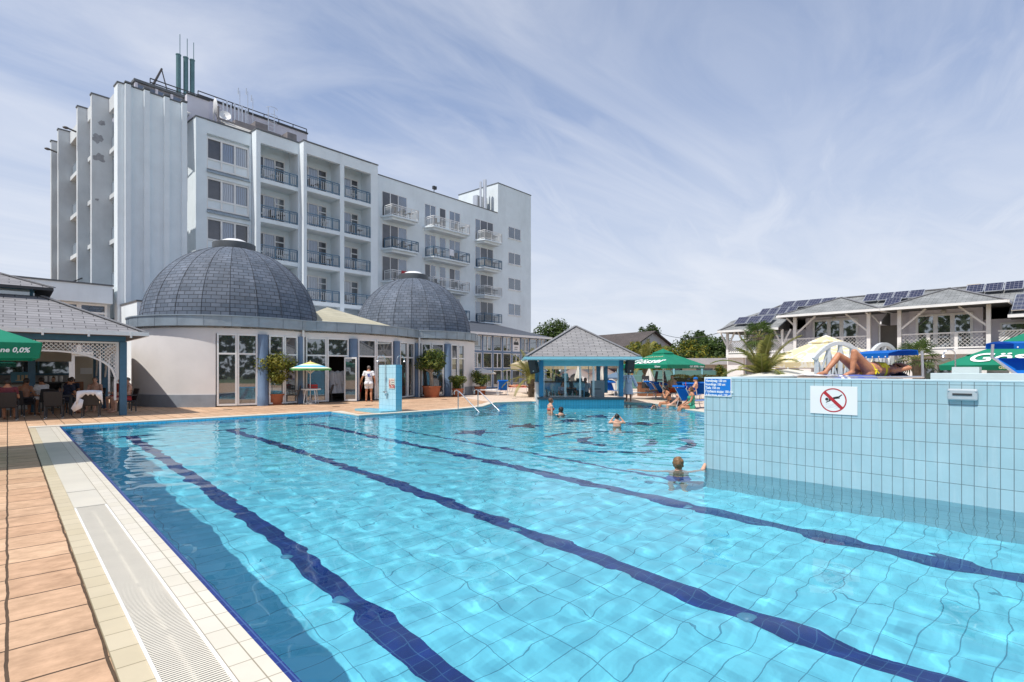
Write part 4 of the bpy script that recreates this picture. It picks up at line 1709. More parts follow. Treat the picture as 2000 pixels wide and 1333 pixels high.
ar = MB()
la = MB()
zt = EZ - .34
for xa, xb, flip in ((-2.32, -.2, 1), (-4.6, -2.42, -1)):
    def zf(x):
        t = x if flip > 0 else xa + xb - x
        return archz(t, xa, xb, zt - .32, zt - 1.35)
    lattice(la, lambda x, z: z > zf(x), xa, xb, zt - 1.3, zt - .06, lambda x, z, s: Vector((x, .006 * s, z)))
    pts = [(xa + (xb - xa) * k / 18) for k in range(19)]
    for i in range(18):
        ar.bar((pts[i], 0, zf(pts[i]) - .03), (pts[i + 1], 0, zf(pts[i + 1]) - .03), .07, .06)
    ar.box(xa, xb, -.035, .035, zt - .06, zt)
    ar.box(xa - .07, xa, -.036, .036, zt - .9 if xa < -3 else zt - .42, zt)
ar.box(-.27, -.2, -.034, .034, .55, zt - 1.33)
ar.box(-.2, -.12, -.03, .03, zt - 1.36, zt)
ar.build('arch', WHITEW, PAV)
la.build('lattice', WHITEW, PAV)
# side arches, seen from inside
sa = MB(); sl2 = MB()
for ya, yb in ((.2, 4.95), (5.2, 8.1)):
    n = 20
    for i in range(n):
        t0, t1 = i / n, (i + 1) / n
        f = lambda t: zt - .3 - 1.0 * abs(2 * t - 1) ** 3
        sa.bar((0, ya + (yb - ya) * t0, f(t0)), (0, ya + (yb - ya) * t1, f(t1)), .06, .06)
    def zs(y):
        t = (y - ya) / (yb - ya)
        return zt - .3 - 1.0 * abs(2 * t - 1) ** 3
    lattice(sl2, lambda x, z: z > zs(x), ya, yb, zt - 1.3, zt - .06, lambda x, z, s: Vector((.006 * s, x, z)), .15)
sa.build('side_arch', WHITEW, PAV)
sl2.build('side_lattice', WHITEW, PAV)
# bar counter at the back
ct = MB()
ct.box(-9, -.9, 6.3, 6.5, 0, 1.08)
co_ = ct.build('counter', mat('pale_counter', (.52, .50, .47), .6, .08), PAV)
c2_ = MB()
c2_.box(-9, -.8, 6.05, 6.6, 1.08, 1.14)
c2_.build('counter_top', mat('dark_worktop', (.05, .045, .04), .35, .2), co_)
sh = MB()
sh.box(-9, -1.0, 6.9, 7.0, 2.02, 2.62)
for k in range(5):
    sh.box(-9, -1.0, 6.89, 6.9, 2.1 + .1 * k, 2.115 + .1 * k)
sh.build('roller_shutter', mat('cream_shutter', (.55, .50, .42), .5, .06), PAV)
bw_ = MB()
bw_.box(-9, -1.0, 8.3, 8.4, 0, 2.9)
bw_.build('back_wall', mat('bar_back_wall', (.30, .30, .31), .8, .1), PAV)
wf = MB()
for k in range(6):
    x = -8.6 + 1.3 * k
    wf.box(x, x + .06, 8.2, 8.3, 1.45, 2.1)
wf.box(-8.6, -1.0, 8.2, 8.3, 1.42, 1.5)
wf.box(-8.6, -1.0, 8.21, 8.3, 2.05, 2.1)
wfo = wf.build('bar_window', BLUEW, PAV)
wp_ = MB()
wp_.poly([(-8.6, 8.28, 1.5), (-1.0, 8.28, 1.5), (-1.0, 8.28, 2.05), (-8.6, 8.28, 2.05)])
wp_.build('pane', PANES, wfo)
# white door in the passage at the right
dr_ = MB()
dr_.box(-.75, .1, 8.75, 8.8, 0, 2.3)
dro = dr_.build('back_door', mat('cream_door', (.60, .55, .46), .5, .05), PAV)
dn = MB()
dn.box(-.55, -.1, 8.735, 8.75, 1.45, 1.75)
dn.build('notice', WHITET, dro)
# small drinks box on the counter
db = MB()
db.box(0, .62, 0, .4, 0, .42)
dbo = db.build('drinks_display', mat('display_blue', (.06, .22, .32), .4, .1), loc=W(PV - 3.0, PU + 6.0, 1.14), rz=PR)
tag(dbo, 'blue fronted drinks display box standing on the pavilion bar counter', 'display box')
dm = MB()
for k in range(3):
    dm.box(.2 + .12 * k, .28 + .12 * k, -.012, -.002, .08, .3)
dm.box(.15, .53, -.01, -.001, .05, .09)
dm.build('picture', mat('display_tan', (.5, .4, .25), .6), dbo)
for k in range(15):
    g_ = MB()
    x = -6.6 + .21 * k + random.uniform(-.03, .03)
    h = random.choice((.12, .16, .15))
    g_.lathe([(.03, 0), (.035, .01), (.042, h), (.036, h), (.03, .015), (.001, .012)], (0, 0, 0), 10)
    o = g_.build('glass', mat('bar_glass', (.45, .5, .5), .15) if k == 0 else bpy.data.materials['bar_glass'], smooth=True, loc=W(PV + x, PU + 6.3, 1.141))
    tag(o, 'small drinking glass standing in the row on the pavilion bar counter', 'glass', 'glasses on the pavilion counter')
for k in range(4):
    g_ = MB()
    g_.lathe([(.05, 0), (.055, .01), (.055, .22), (.045, .25), (.001, .252)], (0, 0, 0), 12)
    o = g_.build('cup_stack', WHITE, smooth=True, loc=W(PV - 1.9 + .17 * k, PU + 6.25, 1.141))
    tag(o, 'white stack of cups at the right end of the pavilion counter', 'cup stack', 'white cup stacks on the counter')


# ---------------------------------------------------------------- wicker chairs and tables
def make_chair(label):
    t = thing('wicker_chair', label, 'chair')
    s = MB(); s.box(-.24, .24, -.24, .24, .40, .46); s.build('seat', BLACKP, t, bevel=.02)
    b = MB()
    b.add([(-.24, -.26, .42), (.24, -.26, .42), (.24, -.22, .42), (-.24, -.22, .42), (-.25, -.36, .92), (.25, -.36, .92), (.25, -.32, .92), (-.25, -.32, .92)],
          [(3, 2, 1, 0), (4, 5, 6, 7), (0, 1, 5, 4), (1, 2, 6, 5), (2, 3, 7, 6), (3, 0, 4, 7)])
    b.build('backrest', BLACKP, t, bevel=.015)
    for x in (-.23, .23):
        for y in (-.23, .22):
            l = MB(); l.bar((x, y, .02), (x * .97, y * .98, .42), .035)
            lo = l.build('leg', DARKM, t)
            f = MB(); f.lathe([(.018, 0), (.02, .004), (.018, .022)], (x, y, 0), 8); f.build('foot_cap', WHITE, lo)
        a = MB(); a.tube([(x * 1.05, .2, .43), (x * 1.08, .2, .62), (x * 1.08, .12, .66), (x * 1.06, -.27, .66)], .02, 6)
        a.build('armrest', DARKM, t)
    return t


CH = None


def chair(p, face, label):
    """p = seat centre on the ground, face = direction the sitter looks (angle, 0 = +y)"""
    global CH
    if CH is None:
        CH = make_chair(label); CH.location = p; CH.rotation_euler = (0, 0, face); CH['group'] = 'wicker chairs under the pavilion'
        return CH
    return dup(CH, p, face, label, 'wicker chairs under the pavilion')


def make_table(loc, rz, label):
    t = thing('bar_table', label, 'table', loc, rz, 'tables under the pavilion')
    a = MB(); a.box(-.4, .4, -.4, .4, .70, .74); a.build('table_top', mat('table_dark', (.035, .03, .03), .35, .15), t, bevel=.01)
    for x in (-.34, .34):
        for y in (-.34, .34):
            l = MB(); l.box(x - .025, x + .025, y - .025, y + .025, 0, .70); l.build('leg', DARKM, t)
    return t


FA = PR   # facing along A (away from the camera)
make_table(Vector((-16.35, 19.55, 0)), PR, 'dark square table in front of the towel-draped chair under the pavilion')
make_table(Vector((-18.15, 18.75, 0)), PR, 'dark square table at the far left behind the left chair under the pavilion')
make_table(Vector((-18.1, 22.4, 0)), PR, 'dark square table deeper in the shade near the bar counter')
chair(gr(106, 817), FA - .15, 'black wicker chair with its back to the pool, between post and towel-draped chair')
chair(gr(178, 815), FA - .2, 'black wicker chair with a white towel draped over its back')
chair(gr(15, 821), FA - .1, 'black wicker chair at the left frame edge with its back to the pool')
chair(gr(255, 806) + Vector((-.25, .15, 0)), FA + 1.75, 'black wicker chair right of the corner post, turned sideways with a bather in it')
chair(gr(80, 806), FA + .6, 'black wicker chair behind the blue inner post, holding a person in a pale shirt')
chair(gr(45, 813), FA - .7, 'black wicker chair left of the inner post beside the leftmost table')
chair(gr(140, 799), FA + 2.9, 'black wicker chair facing the pool on the far side of the middle table')
chair(gr(185, 803), FA + 2.6, 'black wicker chair facing the pool under the shirtless man')
chair(gr(27, 800), FA + 2.2, 'black wicker chair in the shade deep at the left of the pavilion')
chair(gr(125, 809), FA - 1.1, 'black wicker chair under the leaning man in a dark shirt')
# brown wooden folding chair behind
wc = thing('wooden_chair', 'reddish brown wooden chair leaning at the back passage of the pavilion', 'chair', W(PV - 1.0, PU + 5.4), PR)
m_ = MB()
m_.box(-.3, .3, -.03, .03, .5, 1.15); m_.build('backrest', WOOD, wc)
m_ = MB(); m_.box(-.3, .3, -.5, 0, .42, .47); m_.build('seat', WOOD, wc)
for x in (-.27, .27):
    for y in (-.46, -.04):
        m_ = MB(); m_.box(x - .025, x + .025, y - .025, y + .025, 0, .42); m_.build('leg', WOOD, wc)
# white towel over the chair back
base = gr(178, 815)
tw = MB()
a_ = FA - .2
cx, sx = math.cos(a_), math.sin(a_)


def cl(x, y, z):
    return Vector((base.x + cx * x - sx * y, base.y + sx * x + cx * y, z))


cols_ = 15
rows_ = []
for i in range(cols_):
    x = -.33 + .66 * i / (cols_ - 1)
    edge = abs(x) / .33
    drop = .16 + .62 * max(0, edge - .45) ** 1.2 + .04 * math.sin(i * 2.3)
    ztp = .955 - .03 * edge ** 3
    fall = [(-.24, ztp - drop * .8), (-.30, ztp - .03), (-.345, ztp), (-.395, ztp - .03), (-.41 - .03 * math.sin(i * 1.7), ztp - drop * .5), (-.40 - .05 * math.sin(i * 1.9), ztp - drop)]
    rows_.append([cl(x * (1 + .12 * edge * k / 5), y, z) for k, (y, z) in enumerate(fall)])
V = [p for r in rows_ for p in r]
F = []
for i in range(cols_ - 1):
    for k in range(5):
        F.append((i * 6 + k, i * 6 + k + 1, (i + 1) * 6 + k + 1, (i + 1) * 6 + k))
tw.add(V, F)
# a loose corner falling to the left
q = [cl(-.3, -.38, .7), cl(-.16, -.4, .62), cl(-.2, -.42, .36), cl(-.42, -.40, .22), cl(-.5, -.38, .35), cl(-.4, -.38, .55)]
tw.poly(q)
two = tw.build('towel', TOWELW, smooth=True, ang=180, off=base, loc=base)
s_ = two.modifiers.new('thick', 'SOLIDIFY'); s_.thickness = .012
tag(two, 'white towel draped over the back of a black wicker chair', 'towel')
# ---------------------------------------------------------------- pool bar kiosk (axis aligned with the picture)
BX, BY = 1.24, 25.2
BAR = thing('pool_bar', 'light blue pool bar kiosk with grey hipped roof standing at the water edge', 'kiosk', (BX, BY, 0))
BW, BD = 3.97, 4.5
LBLUE = mat('light_blue_wood', (.24, .52, .60), .45, .05, 4)
TURQ = tilemat('turquoise_tiles', 'xz', .125, .25, .005, (.08, .42, .58), (.10, .46, .62), (.04, .2, .3), 0, .25, .3, .06)
PALEW = mat('pale_side_wall', (.62, .63, .64), .7, .06)
hip('roof', -.6, BW + .6, -.6, BD + .6, 2.26, BW / 2 - .02, BW / 2 + .02, BD / 2 - .02, BD / 2 + .02, 3.85, SHINGW, BAR)
gb = MB()
gb.box(-.64, BW + .64, -.70, -.6, 2.13, 2.25)
gb.box(-.7, -.6, -.6, BD + .6, 2.131, 2.251)
gb.box(BW + .6, BW + .7, -.6, BD + .6, 2.132, 2.252)
gb.build('gutter', LBLUE, BAR)
gs = MB()
gs.box(-.58, BW + .58, -.58, BD + .58, 2.10, 2.128)
gs.build('soffit', WHITEW, BAR)
for x, y, m in ((.12, .12, BLUEW), (BW - .12, .12, BLUEW), (.12, BD - .1, BLUEW), (BW - .5, BD - .1, BLUEW), (BW - .1, BD - .1, BLUEW)):
    p = MB()
    p.box(x - .1, x + .1, y - .1, y + .1, .4, 2.1)
    p.build('post', mat('bar_post_blue', (.035, .20, .36), .45, .1) if (x, y) == (.12, .12) else bpy.data.materials['bar_post_blue'], BAR, bevel=.01)
be = MB()
be.box(.22, BW - .22, .06, .16, 1.83, 2.1)
for k in range(3):
    be.box(.22, BW - .22, .05, .06, 1.89 + .07 * k, 1.895 + .07 * k)
be.build('beam', LBLUE, BAR)
bs = MB()
bs.box(.0, BW, .04, .3, -1.5, .27)
bs.build('front_wall', TURQ, BAR)
caust(BAR.children[-1])
b2 = MB()
b2.box(-.06, BW + .08, -.08, .42, .27, .375)
b2.build('counter', mat('slate_counter', (.035, .05, .065), .3, .15), BAR, bevel=.01)
b3 = MB()
b3.box(0, .12, .301, BD, -1.5, .95)
b3.box(-.02, .14, .301, BD, .95, 1.0)
b3.build('side_wall', PALEW, BAR)
b3 = MB()
b3.box(BW - .12, BW, .301, 1.2, -1.5, .27)
b3.box(BW - .12, BW, 1.2, BD, -1.5, .02)
b3.build('side_wall', PALEW, BAR)
fl_ = MB()
fl_.box(.12, BW - .12, .3, BD, -.7, -.6)
fl_.build('floor', mat('bar_floor', (.62, .62, .60), .6, .08), BAR)
# glass panels with thin white frames
for x0, x1 in ((.24, 1.24), (1.26, 1.93), (1.95, 2.55), (2.57, 3.72)):
    f = MB()
    f.box(x0, x0 + .03, .09, .12, .38, 1.83)
    f.box(x1 - .03, x1, .09, .12, .38, 1.83)
    o = f.build('glass_frame', WHITE, BAR)
    g_ = MB()
    g_.poly([(x0 + .03, .105, .38), (x1 - .03, .105, .38), (x1 - .03, .105, 1.83), (x0 + .03, .105, 1.83)])
    g_.build('pane', CLEAR, o)
f = MB()
for x in (1.0, 2.95, 3.55):
    f.box(x - .02, x + .02, BD - .05, BD, .3, 2.1)
f.build('back_mullion', ALU, BAR)
# rear counter with sea mural
rc = MB()
rc.box(.2, 2.45, 2.3, 2.9, -.6, 1.02)
MURAL, nt, b_ = newmat('sea_mural')
tc_ = mk(nt, 'ShaderNodeTexCoord')
nz = mk(nt, 'ShaderNodeTexNoise', Scale=2.4, Detail=5.0, Distortion=1.2)
nt.links.new(tc_.outputs['Object'], nz.inputs[0])
cr = nt.nodes.new('ShaderNodeValToRGB')
cr.color_ramp.elements[0].position = .32; cr.color_ramp.elements[0].color = (.12, .42, .80, 1)
cr.color_ramp.elements[1].position = .55; cr.color_ramp.elements[1].color = (.42, .84, .95, 1)
e = cr.color_ramp.elements.new(.72); e.color = (.9, .96, .98, 1)
nt.links.new(nz.outputs[0], cr.inputs[0]); nt.links.new(cr.outputs[0], b_.inputs['Base Color'])
rc.build('back_counter', MURAL, BAR)
rt = MB()
rt.box(.15, 2.5, 2.2, 2.95, 1.02, 1.08)
rt.build('counter_top', DARKM, BAR)
fr_ = MB()
fr_.box(1.6, 2.38, 2.27, 2.3, .15, .62)
fr_.build('dark_shelf', DARKM, BAR)
fg = MB()
fg.box(0, .58, 0, .6, 0, 1.72)
fgo = fg.build('fridge', mat('grey_cabinet', (.34, .38, .42), .4, .08), loc=(BX + 2.7, BY + 1.3, -.6), bevel=.01)
tag(fgo, 'grey metal cabinet standing at the right side inside the pool bar', 'cabinet')
fh = MB()
fh.box(.06, .4, -.012, 0, 1.3, 1.34)
fh.build('handle', DARKM, fgo)
# till and box on the rear counter
bxs = [('cash_register', (.95, 2.4, 1.08), (.5, .35, .22), DARKM, 'dark cash register on the rear counter of the pool bar', 'cash register'),
       ('paper_dispenser', (1.32, 2.45, 1.08), (.32, .3, .4), LBLUE, 'light blue square dispenser on the rear counter of the pool bar', 'dispenser'),
       ('white_tray', (.3, 2.4, 1.08), (.5, .35, .14), WHITE, 'low white tray at the left end of the rear bar counter', 'tray'),
       ('small_printer', (2.05, 2.4, 1.08), (.3, .3, .14), DARKM, 'small dark printer near the right end of the rear bar counter', 'printer')]
for nm, p, s, m, lb, ct_ in bxs:
    mb = MB()
    mb.box(0, s[0], 0, s[1], 0, s[2] * .6)
    mb.add([(0, 0, s[2] * .6), (s[0], 0, s[2] * .6), (s[0], s[1], s[2]), (0, s[1], s[2])], [(0, 1, 2, 3)])
    mb.box(.02, s[0] - .02, s[1] * .6, s[1], s[2] * .6, s[2])
    tag(mb.build(nm, m, loc=(BX + p[0], BY + p[1], p[2]), bevel=.006), lb, ct_)
# bottles on a low speed rail behind the front counter
BOT = [mat('bottle_clear', (.45, .5, .52), .1, .1), mat('bottle_dark', (.03, .035, .03), .1, .1), mat('bottle_amber', (.25, .1, .02), .1, .1), mat('bottle_green', (.03, .12, .05), .1, .1)]
rail = MB()
rail.box(.3, 2.0, .75, 1.1, .30, .34)
rail.box(.3, 2.0, .75, .78, .34, .42)
rail.build('speed_rail', ALU, BAR)
bl = None
for k in range(15):
    x = .42 + .105 * k + random.uniform(-.02, .02)
    if k == 0:
        mb = MB()
        mb.lathe([(.001, 0), (.038, .004), (.04, .02), (.04, .17), (.03, .21), (.014, .24), (.013, .30), (.016, .305), (.016, .32), (.001, .322)], (0, 0, 0), 12)
        for j in range(4):
            o = mb.build('bottle', BOT[j], smooth=True)
            if j: bpy.data.objects.remove(o)
            else: bl = o
    mb_ = bl if k == 0 else bl.copy()
    if k: COL.objects.link(mb_)
    if k:
        mb_.data = bl.data.copy(); mb_.data.materials.clear(); mb_.data.materials.append(BOT[(k * 3) % 4])
    mb_.location = (BX + x, BY + .85 + .1 * (k % 3), .341)
    mb_.scale = (1, 1, random.uniform(.75, 1.05))
    tag(mb_, 'slim liquor bottle standing in the row behind the pool bar counter', 'bottle', 'bottles behind the pool bar counter')
for k, (x, h) in enumerate(((.34, .36), (.5, .28))):
    mb = MB()
    mb.lathe([(.06, 0), (.065, h), (.058, h), (.054, .01), (.001, .01)], (0, 0, 0), 14)
    tag(mb.build('steel_tumbler', STEEL, smooth=True, loc=(BX + x, BY + .62, .376 - .03)), ('tall steel tumbler at the left end of the bar', 'shorter steel tumbler beside the tall one at the left of the bar')[k], 'tumbler')


def speaker(p, rz, tilt, label):
    t = thing('loudspeaker', label, 'speaker', p, rz)
    c = MB()
    prof = [(-.19, -.17), (.19, -.17), (.19, .05), (.11, .17), (-.11, .17), (-.19, .05)]
    c.prism(prof, -.32, .32)
    o = c.build('cabinet', mat('speaker_black', (.016, .017, .018), .55, .15), t, bevel=.02)
    g_ = MB(); g_.box(-.165, .165, -.185, -.172, -.29, .29); g_.build('grille', mat('speaker_grille', (.03, .032, .035), .5, .3, 90), t)
    b = MB(); b.box(-.025, .025, -.19, -.185, -.22, -.18); b.build('badge', WHITE, t)
    k = MB(); k.bar((0, .17, 0), (0, .34, -.05), .06); k.build('bracket', DARKM, t)
    t.rotation_euler = (tilt[0], tilt[1], rz)
    return t


speaker((BX - .22, BY - .18, 1.83), R(-28), (R(12), R(-8)), 'black loudspeaker tilted on the left front post of the pool bar')
speaker((BX + BW + .20, BY - .18, 1.83), R(14), (R(8), R(3)), 'black loudspeaker on the right front post of the pool bar')

# ---------------------------------------------------------------- tiled shower slab
c0 = Vector((-4.5, 21.0, 0))
SHOW = thing('shower_column', 'free standing light blue tiled shower slab on the pool rim with two swan-neck heads', 'shower', c0, PR)
# local x = B, y = A
SH_Y = tilemat('shower_tiles', 'yz', .25, .25, .006, (.42, .66, .74), (.46, .70, .78), (.22, .42, .5), 0, .25, .3, .05)
SH_X = tilemat('shower_tiles_shaded', 'xz', .2, .25, .006, (.16, .46, .60), (.18, .50, .64), (.1, .3, .4), 0, .25, .3, .05)  # slab ends' shade put into this darker, bluer tile colour; the curb reuses it
sb_ = MB()
sb_.add([(0, 1.3, 0), (0, 0, 0), (0, 0, 1.85), (0, 1.3, 1.85)], [(0, 1, 2, 3)], 0)
sb_.add([(.27, 0, 0), (.27, 1.3, 0), (.27, 1.3, 1.85), (.27, 0, 1.85)], [(0, 1, 2, 3)], 0)
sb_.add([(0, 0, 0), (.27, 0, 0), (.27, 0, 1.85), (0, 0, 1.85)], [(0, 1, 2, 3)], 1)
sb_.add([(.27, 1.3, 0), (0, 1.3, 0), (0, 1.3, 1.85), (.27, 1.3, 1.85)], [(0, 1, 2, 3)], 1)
sb_.add([(0, 0, 1.85), (.27, 0, 1.85), (.27, 1.3, 1.85), (0, 1.3, 1.85)], [(0, 1, 2, 3)], 0)
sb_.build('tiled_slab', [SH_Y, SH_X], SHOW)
for sgn, y, xx in ((-1, .72, -.05), (1, .45, .32)):
    pipe = MB()
    pts = [(xx, y, .75 if sgn < 0 else 1.4), (xx, y, 2.05)]
    for k in range(1, 9):
        t = PI * k / 8
        pts.append((xx + sgn * .17 * (1 - math.cos(t)), y - .02 * k * sgn * -1 * 0 + .0, 2.05 + .18 * math.sin(t)))
    pts.append((xx + sgn * .34, y, 2.0))
    pipe.tube(pts, .014, 8)
    po = pipe.build('shower_pipe', STEEL, SHOW, True)
    hd = MB()
    hd.lathe([(.015, .03), (.03, 0), (.06, -.03), (.06, -.04), (.001, -.04)], (xx + sgn * .34, y, 2.0), 14)
    hd.build('shower_head', STEEL, po, True)
mx_ = MB()
mx_.bar((-.06, .55, .78), (-.06, .85, .78), .035)
mx_.bar((-.06, .62, .78), (-.06, .58, .50), .025)
mx_.ell((-.08, .62, .74), (.04, .05, .05))
mx_.build('mixer_tap', STEEL, SHOW)
fb = MB()
fb.box(-.75, -.02, -.15, 1.5, .0, .09)
fb.box(-.70, -.02, 1.5, 2.0, .0, .085)
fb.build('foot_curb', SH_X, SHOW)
sgn_ = thing('shower_sign', 'small white enamel sign with red lettering on the tiled shower slab', 'sign', c0 + A * .28 + B * -.012 + Vector((0, 0, 1.12)), PR)
p_ = MB()
p_.box(-.008, .0, -.22, .22, -.2, .2)
p_.build('plate', mat('sign_cream', (.74, .66, .56), .5, .03), sgn_)
RED = mat('sign_red', (.45, .02, .03), .5, .02)
BLK = mat('sign_black', (.02, .02, .02), .5, .02)
text('TILOS!', .15, RED, sgn_, (-.012, -.02, -.12), (0, -1, 0), (0, 0, 1), bold=.004)
for k in range(3):
    mb = MB()
    mb.box(-.012, -.008, -.18, .05 - .03 * (k % 2), .12 - .08 * k, .14 - .08 * k)
    mb.build('text_line', RED if k == 0 else BLK, sgn_)
for z in (.10, 0):
    mb = MB()
    mb.lathe([(.033, 0), (.05, 0), (.05, .003), (.033, .003)], (0, 0, 0), 18)
    M = Matrix.Translation((-.011, .15, z)) @ Matrix.Rotation(R(-90), 4, 'Y')
    mb.v = [M @ p for p in mb.v]
    mb.build('ring_symbol', RED, sgn_)

# ---------------------------------------------------------------- stainless handrails into the pool
for v, lb in ((13.78, 'bent stainless handrail at the pool steps, left one nearer the shower slab'), (14.85, 'bent stainless handrail at the pool steps, right one nearer the pool bar')):
    t = thing('pool_handrail', lb, 'handrail', W(v, 18.0), PR, 'handrails at the pool steps')
    r_ = MB()
    pts = [(0, .38, .62), (0, .40, .70), (0, .34, .78), (0, .22, .80), (0, .0, .72), (0, -1.0, .12), (0, -1.75, -.33)]
    r_.tube(pts, .024, 10)
    r_.build('rail', STEEL, t, True)
    for y, z in ((.12, .78), (-1.0, .1)):
        p = MB()
        p.tube([(0, y, -.02 if y > 0 else -1.1), (0, y, z)], .022, 10)
        p.build('post', STEEL, t, True)
# ---------------------------------------------------------------- raised basin wall on the right
TWM = tilemat('basin_wall_tiles', 'yz', .1215, .25, .0042, (.345, .52, .58), (.38, .555, .615), (.15, .2, .22), 0, .12, .35, .08, 1.2, .5, loc=(-4.58, .04), lime=.22)
TWX = tilemat('basin_wall_tiles_end', 'xz', .1215, .25, .0042, (.35, .545, .615), (.375, .57, .64), (.13, .19, .22), 0, .12, .35, .05)
RIMT = mat('rim_tile', (.50, .64, .68), .35, .06, 3)
TWL = thing('basin_wall', 'tall light blue tiled wall of the raised basin along the right of the pool', 'wall', W(8.78, 4.58), PR)
TV, TU = 8.78, 4.58
tw_ = MB()
tw_.add([(0, 0, -1.5), (0, -12, -1.5), (0, -12, 1.5), (0, 0, 1.5)], [(0, 1, 2, 3)], 0)
tw_.add([(10, 0, -1.5), (0, 0, -1.5), (0, 0, 1.5), (10, 0, 1.5)], [(0, 1, 2, 3)], 1)
tw_.add([(.28, -12, 1.1), (.28, -.3, 1.1), (.28, -.3, 1.5), (.28, -12, 1.5)], [(0, 1, 2, 3)], 0)
o = caust(tw_.build('tiled_face', [TWM, TWX], TWL))
# object texture coordinates are pool-frame relative to the corner: shift with the mapping
rm_ = MB()
rm_.box(-.004, .29, -12, .0, 1.5, 1.525)
rm_.box(.29, 10, -.29, .0, 1.5, 1.525)
rm_.build('rim', RIMT, TWL, bevel=.004)
struct((lambda mb: mb.box(9.07, 19, -8, 4.28, 1.1, 1.2) and mb)(MB()).build('raised_deck', SLABM, rz=PR))
# second low tiled rim further right
r2 = MB()
r2.box(10.55, 10.85, -8, 1.75, 1.201, 1.60)
tag(r2.build('inner_basin_rim', RIMT, rz=PR, bevel=.006), 'low pale blue rim of the upper basin on the raised deck', 'basin rim')


def wallsign(name, label, u0, u1, z0, z1, cat):
    """sign plate on the basin wall between two u positions"""
    t = thing(name, label, cat, W(TV, (u0 + u1) / 2, (z0 + z1) / 2), PR)
    w_, h_ = abs(u1 - u0), z1 - z0
    return t, w_, h_


def uwall(px):
    t = (px - 1000) / FL
    Y = TV / (.7322 * t + .6811)
    return Y * (.7322 - .6811 * t), Y


ua, Ya = uwall(1376.5); ub, Yb = uwall(1429)
za, zb = EYE - (738.5 - 723) / FL * Ya, EYE - (774 - 723) / FL * Ya
t, w_, h_ = wallsign('depth_sign', 'blue sign with five white lines giving the 150 cm water depth', ua, ub, zb, za, 'sign')
SB = mat('sign_blue', (.005, .17, .55), .4, .03)
p = MB(); p.box(-.012, -.001, -w_ / 2, w_ / 2, -h_ / 2, h_ / 2); p.build('border', WHITET, t)
p = MB(); p.box(-.015, -.0125, -w_ / 2 + .012, w_ / 2 - .012, -h_ / 2 + .012, h_ / 2 - .012); p.build('panel', SB, t)
for k, s in enumerate(('Vízmélység: 150 cm', 'Soundings: 150 cm', 'Tiefe: 150 cm', 'Глубина воды: 150 см', 'Adâncimea apei: 150 cm')):
    text(s, .056, WHITET, t, (-.017, w_ / 2 - .022, h_ / 2 - .048 - .0605 * k), (0, -1, 0), (0, 0, 1), align='LEFT', ext=.001, bold=.0016, sx=.83)
ua, Ya = uwall(1583); ub, Yb = uwall(1675)
zt_, zb_ = EYE - (754 - 723) / FL * Ya, EYE - (807 - 723) / FL * Ya
t, w_, h_ = wallsign('no_diving_sign', 'white sign with a red crossed circle over a black diving figure', ua, ub, zb_, zt_, 'sign')
p = MB(); p.box(-.01, -.001, -w_ / 2, w_ / 2, -h_ / 2, h_ / 2); p.build('plate', mat('sign_white', (.80, .80, .79), .35, .02), t)
rr = h_ * .43
rg = MB()
N = 40
for i in range(N):
    a0, a1 = 2 * PI * i / N, 2 * PI * (i + 1) / N
    rg.poly([(-.0115, -q * math.cos(a), q * math.sin(a)) for q, a in ((rr * .9, a0), (rr, a0), (rr, a1), (rr * .9, a1))])
cs = math.cos(R(45))
for (y0, z0, y1, z1) in ((cs * rr * .93, cs * rr * .93, -cs * rr * .93, -cs * rr * .93),):
    dy, dz = .022 * cs, -.022 * cs
    rg.poly([(-.0125, y0 + dy, z0 + dz), (-.0125, y0 - dy, z0 - dz), (-.0125, y1 - dy, z1 - dz), (-.0125, y1 + dy, z1 + dz)])
rg.build('red_ring', RED, t)


def flatbar(mb, a, b, w0, w1, x=-.0105):
    a, b = Vector(a), Vector(b)
    d = (b - a).normalized(); n = Vector((-d.y, d.x))
    P = [a + n * w0 / 2, b + n * w1 / 2, b - n * w1 / 2, a - n * w0 / 2]
    mb.poly([(x, -q.x, q.y) for q in P])


fgm = MB()
flatbar(fgm, (-.055, .0), (.035, .04), .035, .03)
flatbar(fgm, (.035, .04), (.075, .05), .028, .02)
flatbar(fgm, (.075, .05), (.115, .085), .02, .014)
flatbar(fgm, (.03, .03), (.085, .035), .02, .014)
flatbar(fgm, (-.04, -.005), (-.095, -.035), .02, .012)
pts = [(-.0105, .083 - .022 * math.cos(2 * PI * k / 14), .012 + .022 * math.sin(2 * PI * k / 14)) for k in range(14)]
fgm.poly(pts)
fgm.build('diver_symbol', BLK, t)
wv = MB()
for k in range(4):
    for j in range(10):
        x0 = -.10 + .02 * j
        f = lambda x: -.055 - .018 * k + .006 * math.sin(x * 60 + k)
        flatbar(wv, (x0, f(x0)), (x0 + .02, f(x0 + .02)), .003, .003, -.0102)
wv.build('wave_lines', mat('sign_grey', (.35, .38, .42), .5, .02), t)
ua, Ya = uwall(1851); ub, Yb = uwall(1911)
zt_, zb_ = EYE - (760 - 723) / FL * (Ya + Yb) / 2, EYE - (783 - 723) / FL * (Ya + Yb) / 2
t, w_, h_ = wallsign('wall_inlet', 'grey plastic inlet housing with a dark slot on the tiled wall', ua, ub, zb_, zt_, 'inlet')
p = MB()
p.box(-.05, -.001, -w_ / 2, w_ / 2, -h_ / 2, h_ / 2)
p.build('housing', mat('inlet_grey', (.42, .47, .5), .35, .05), t, bevel=.02)
p = MB(); p.box(-.056, -.051, -w_ * .32, w_ * .32, -h_ * .05, h_ * .12); p.build('slot', DARKM, t)
for y in (-w_ * .44, w_ * .44):
    p = MB(); p.ell((-.052, y, h_ * .3), (.004, .008, .008)); p.build('screw', STEEL, t)

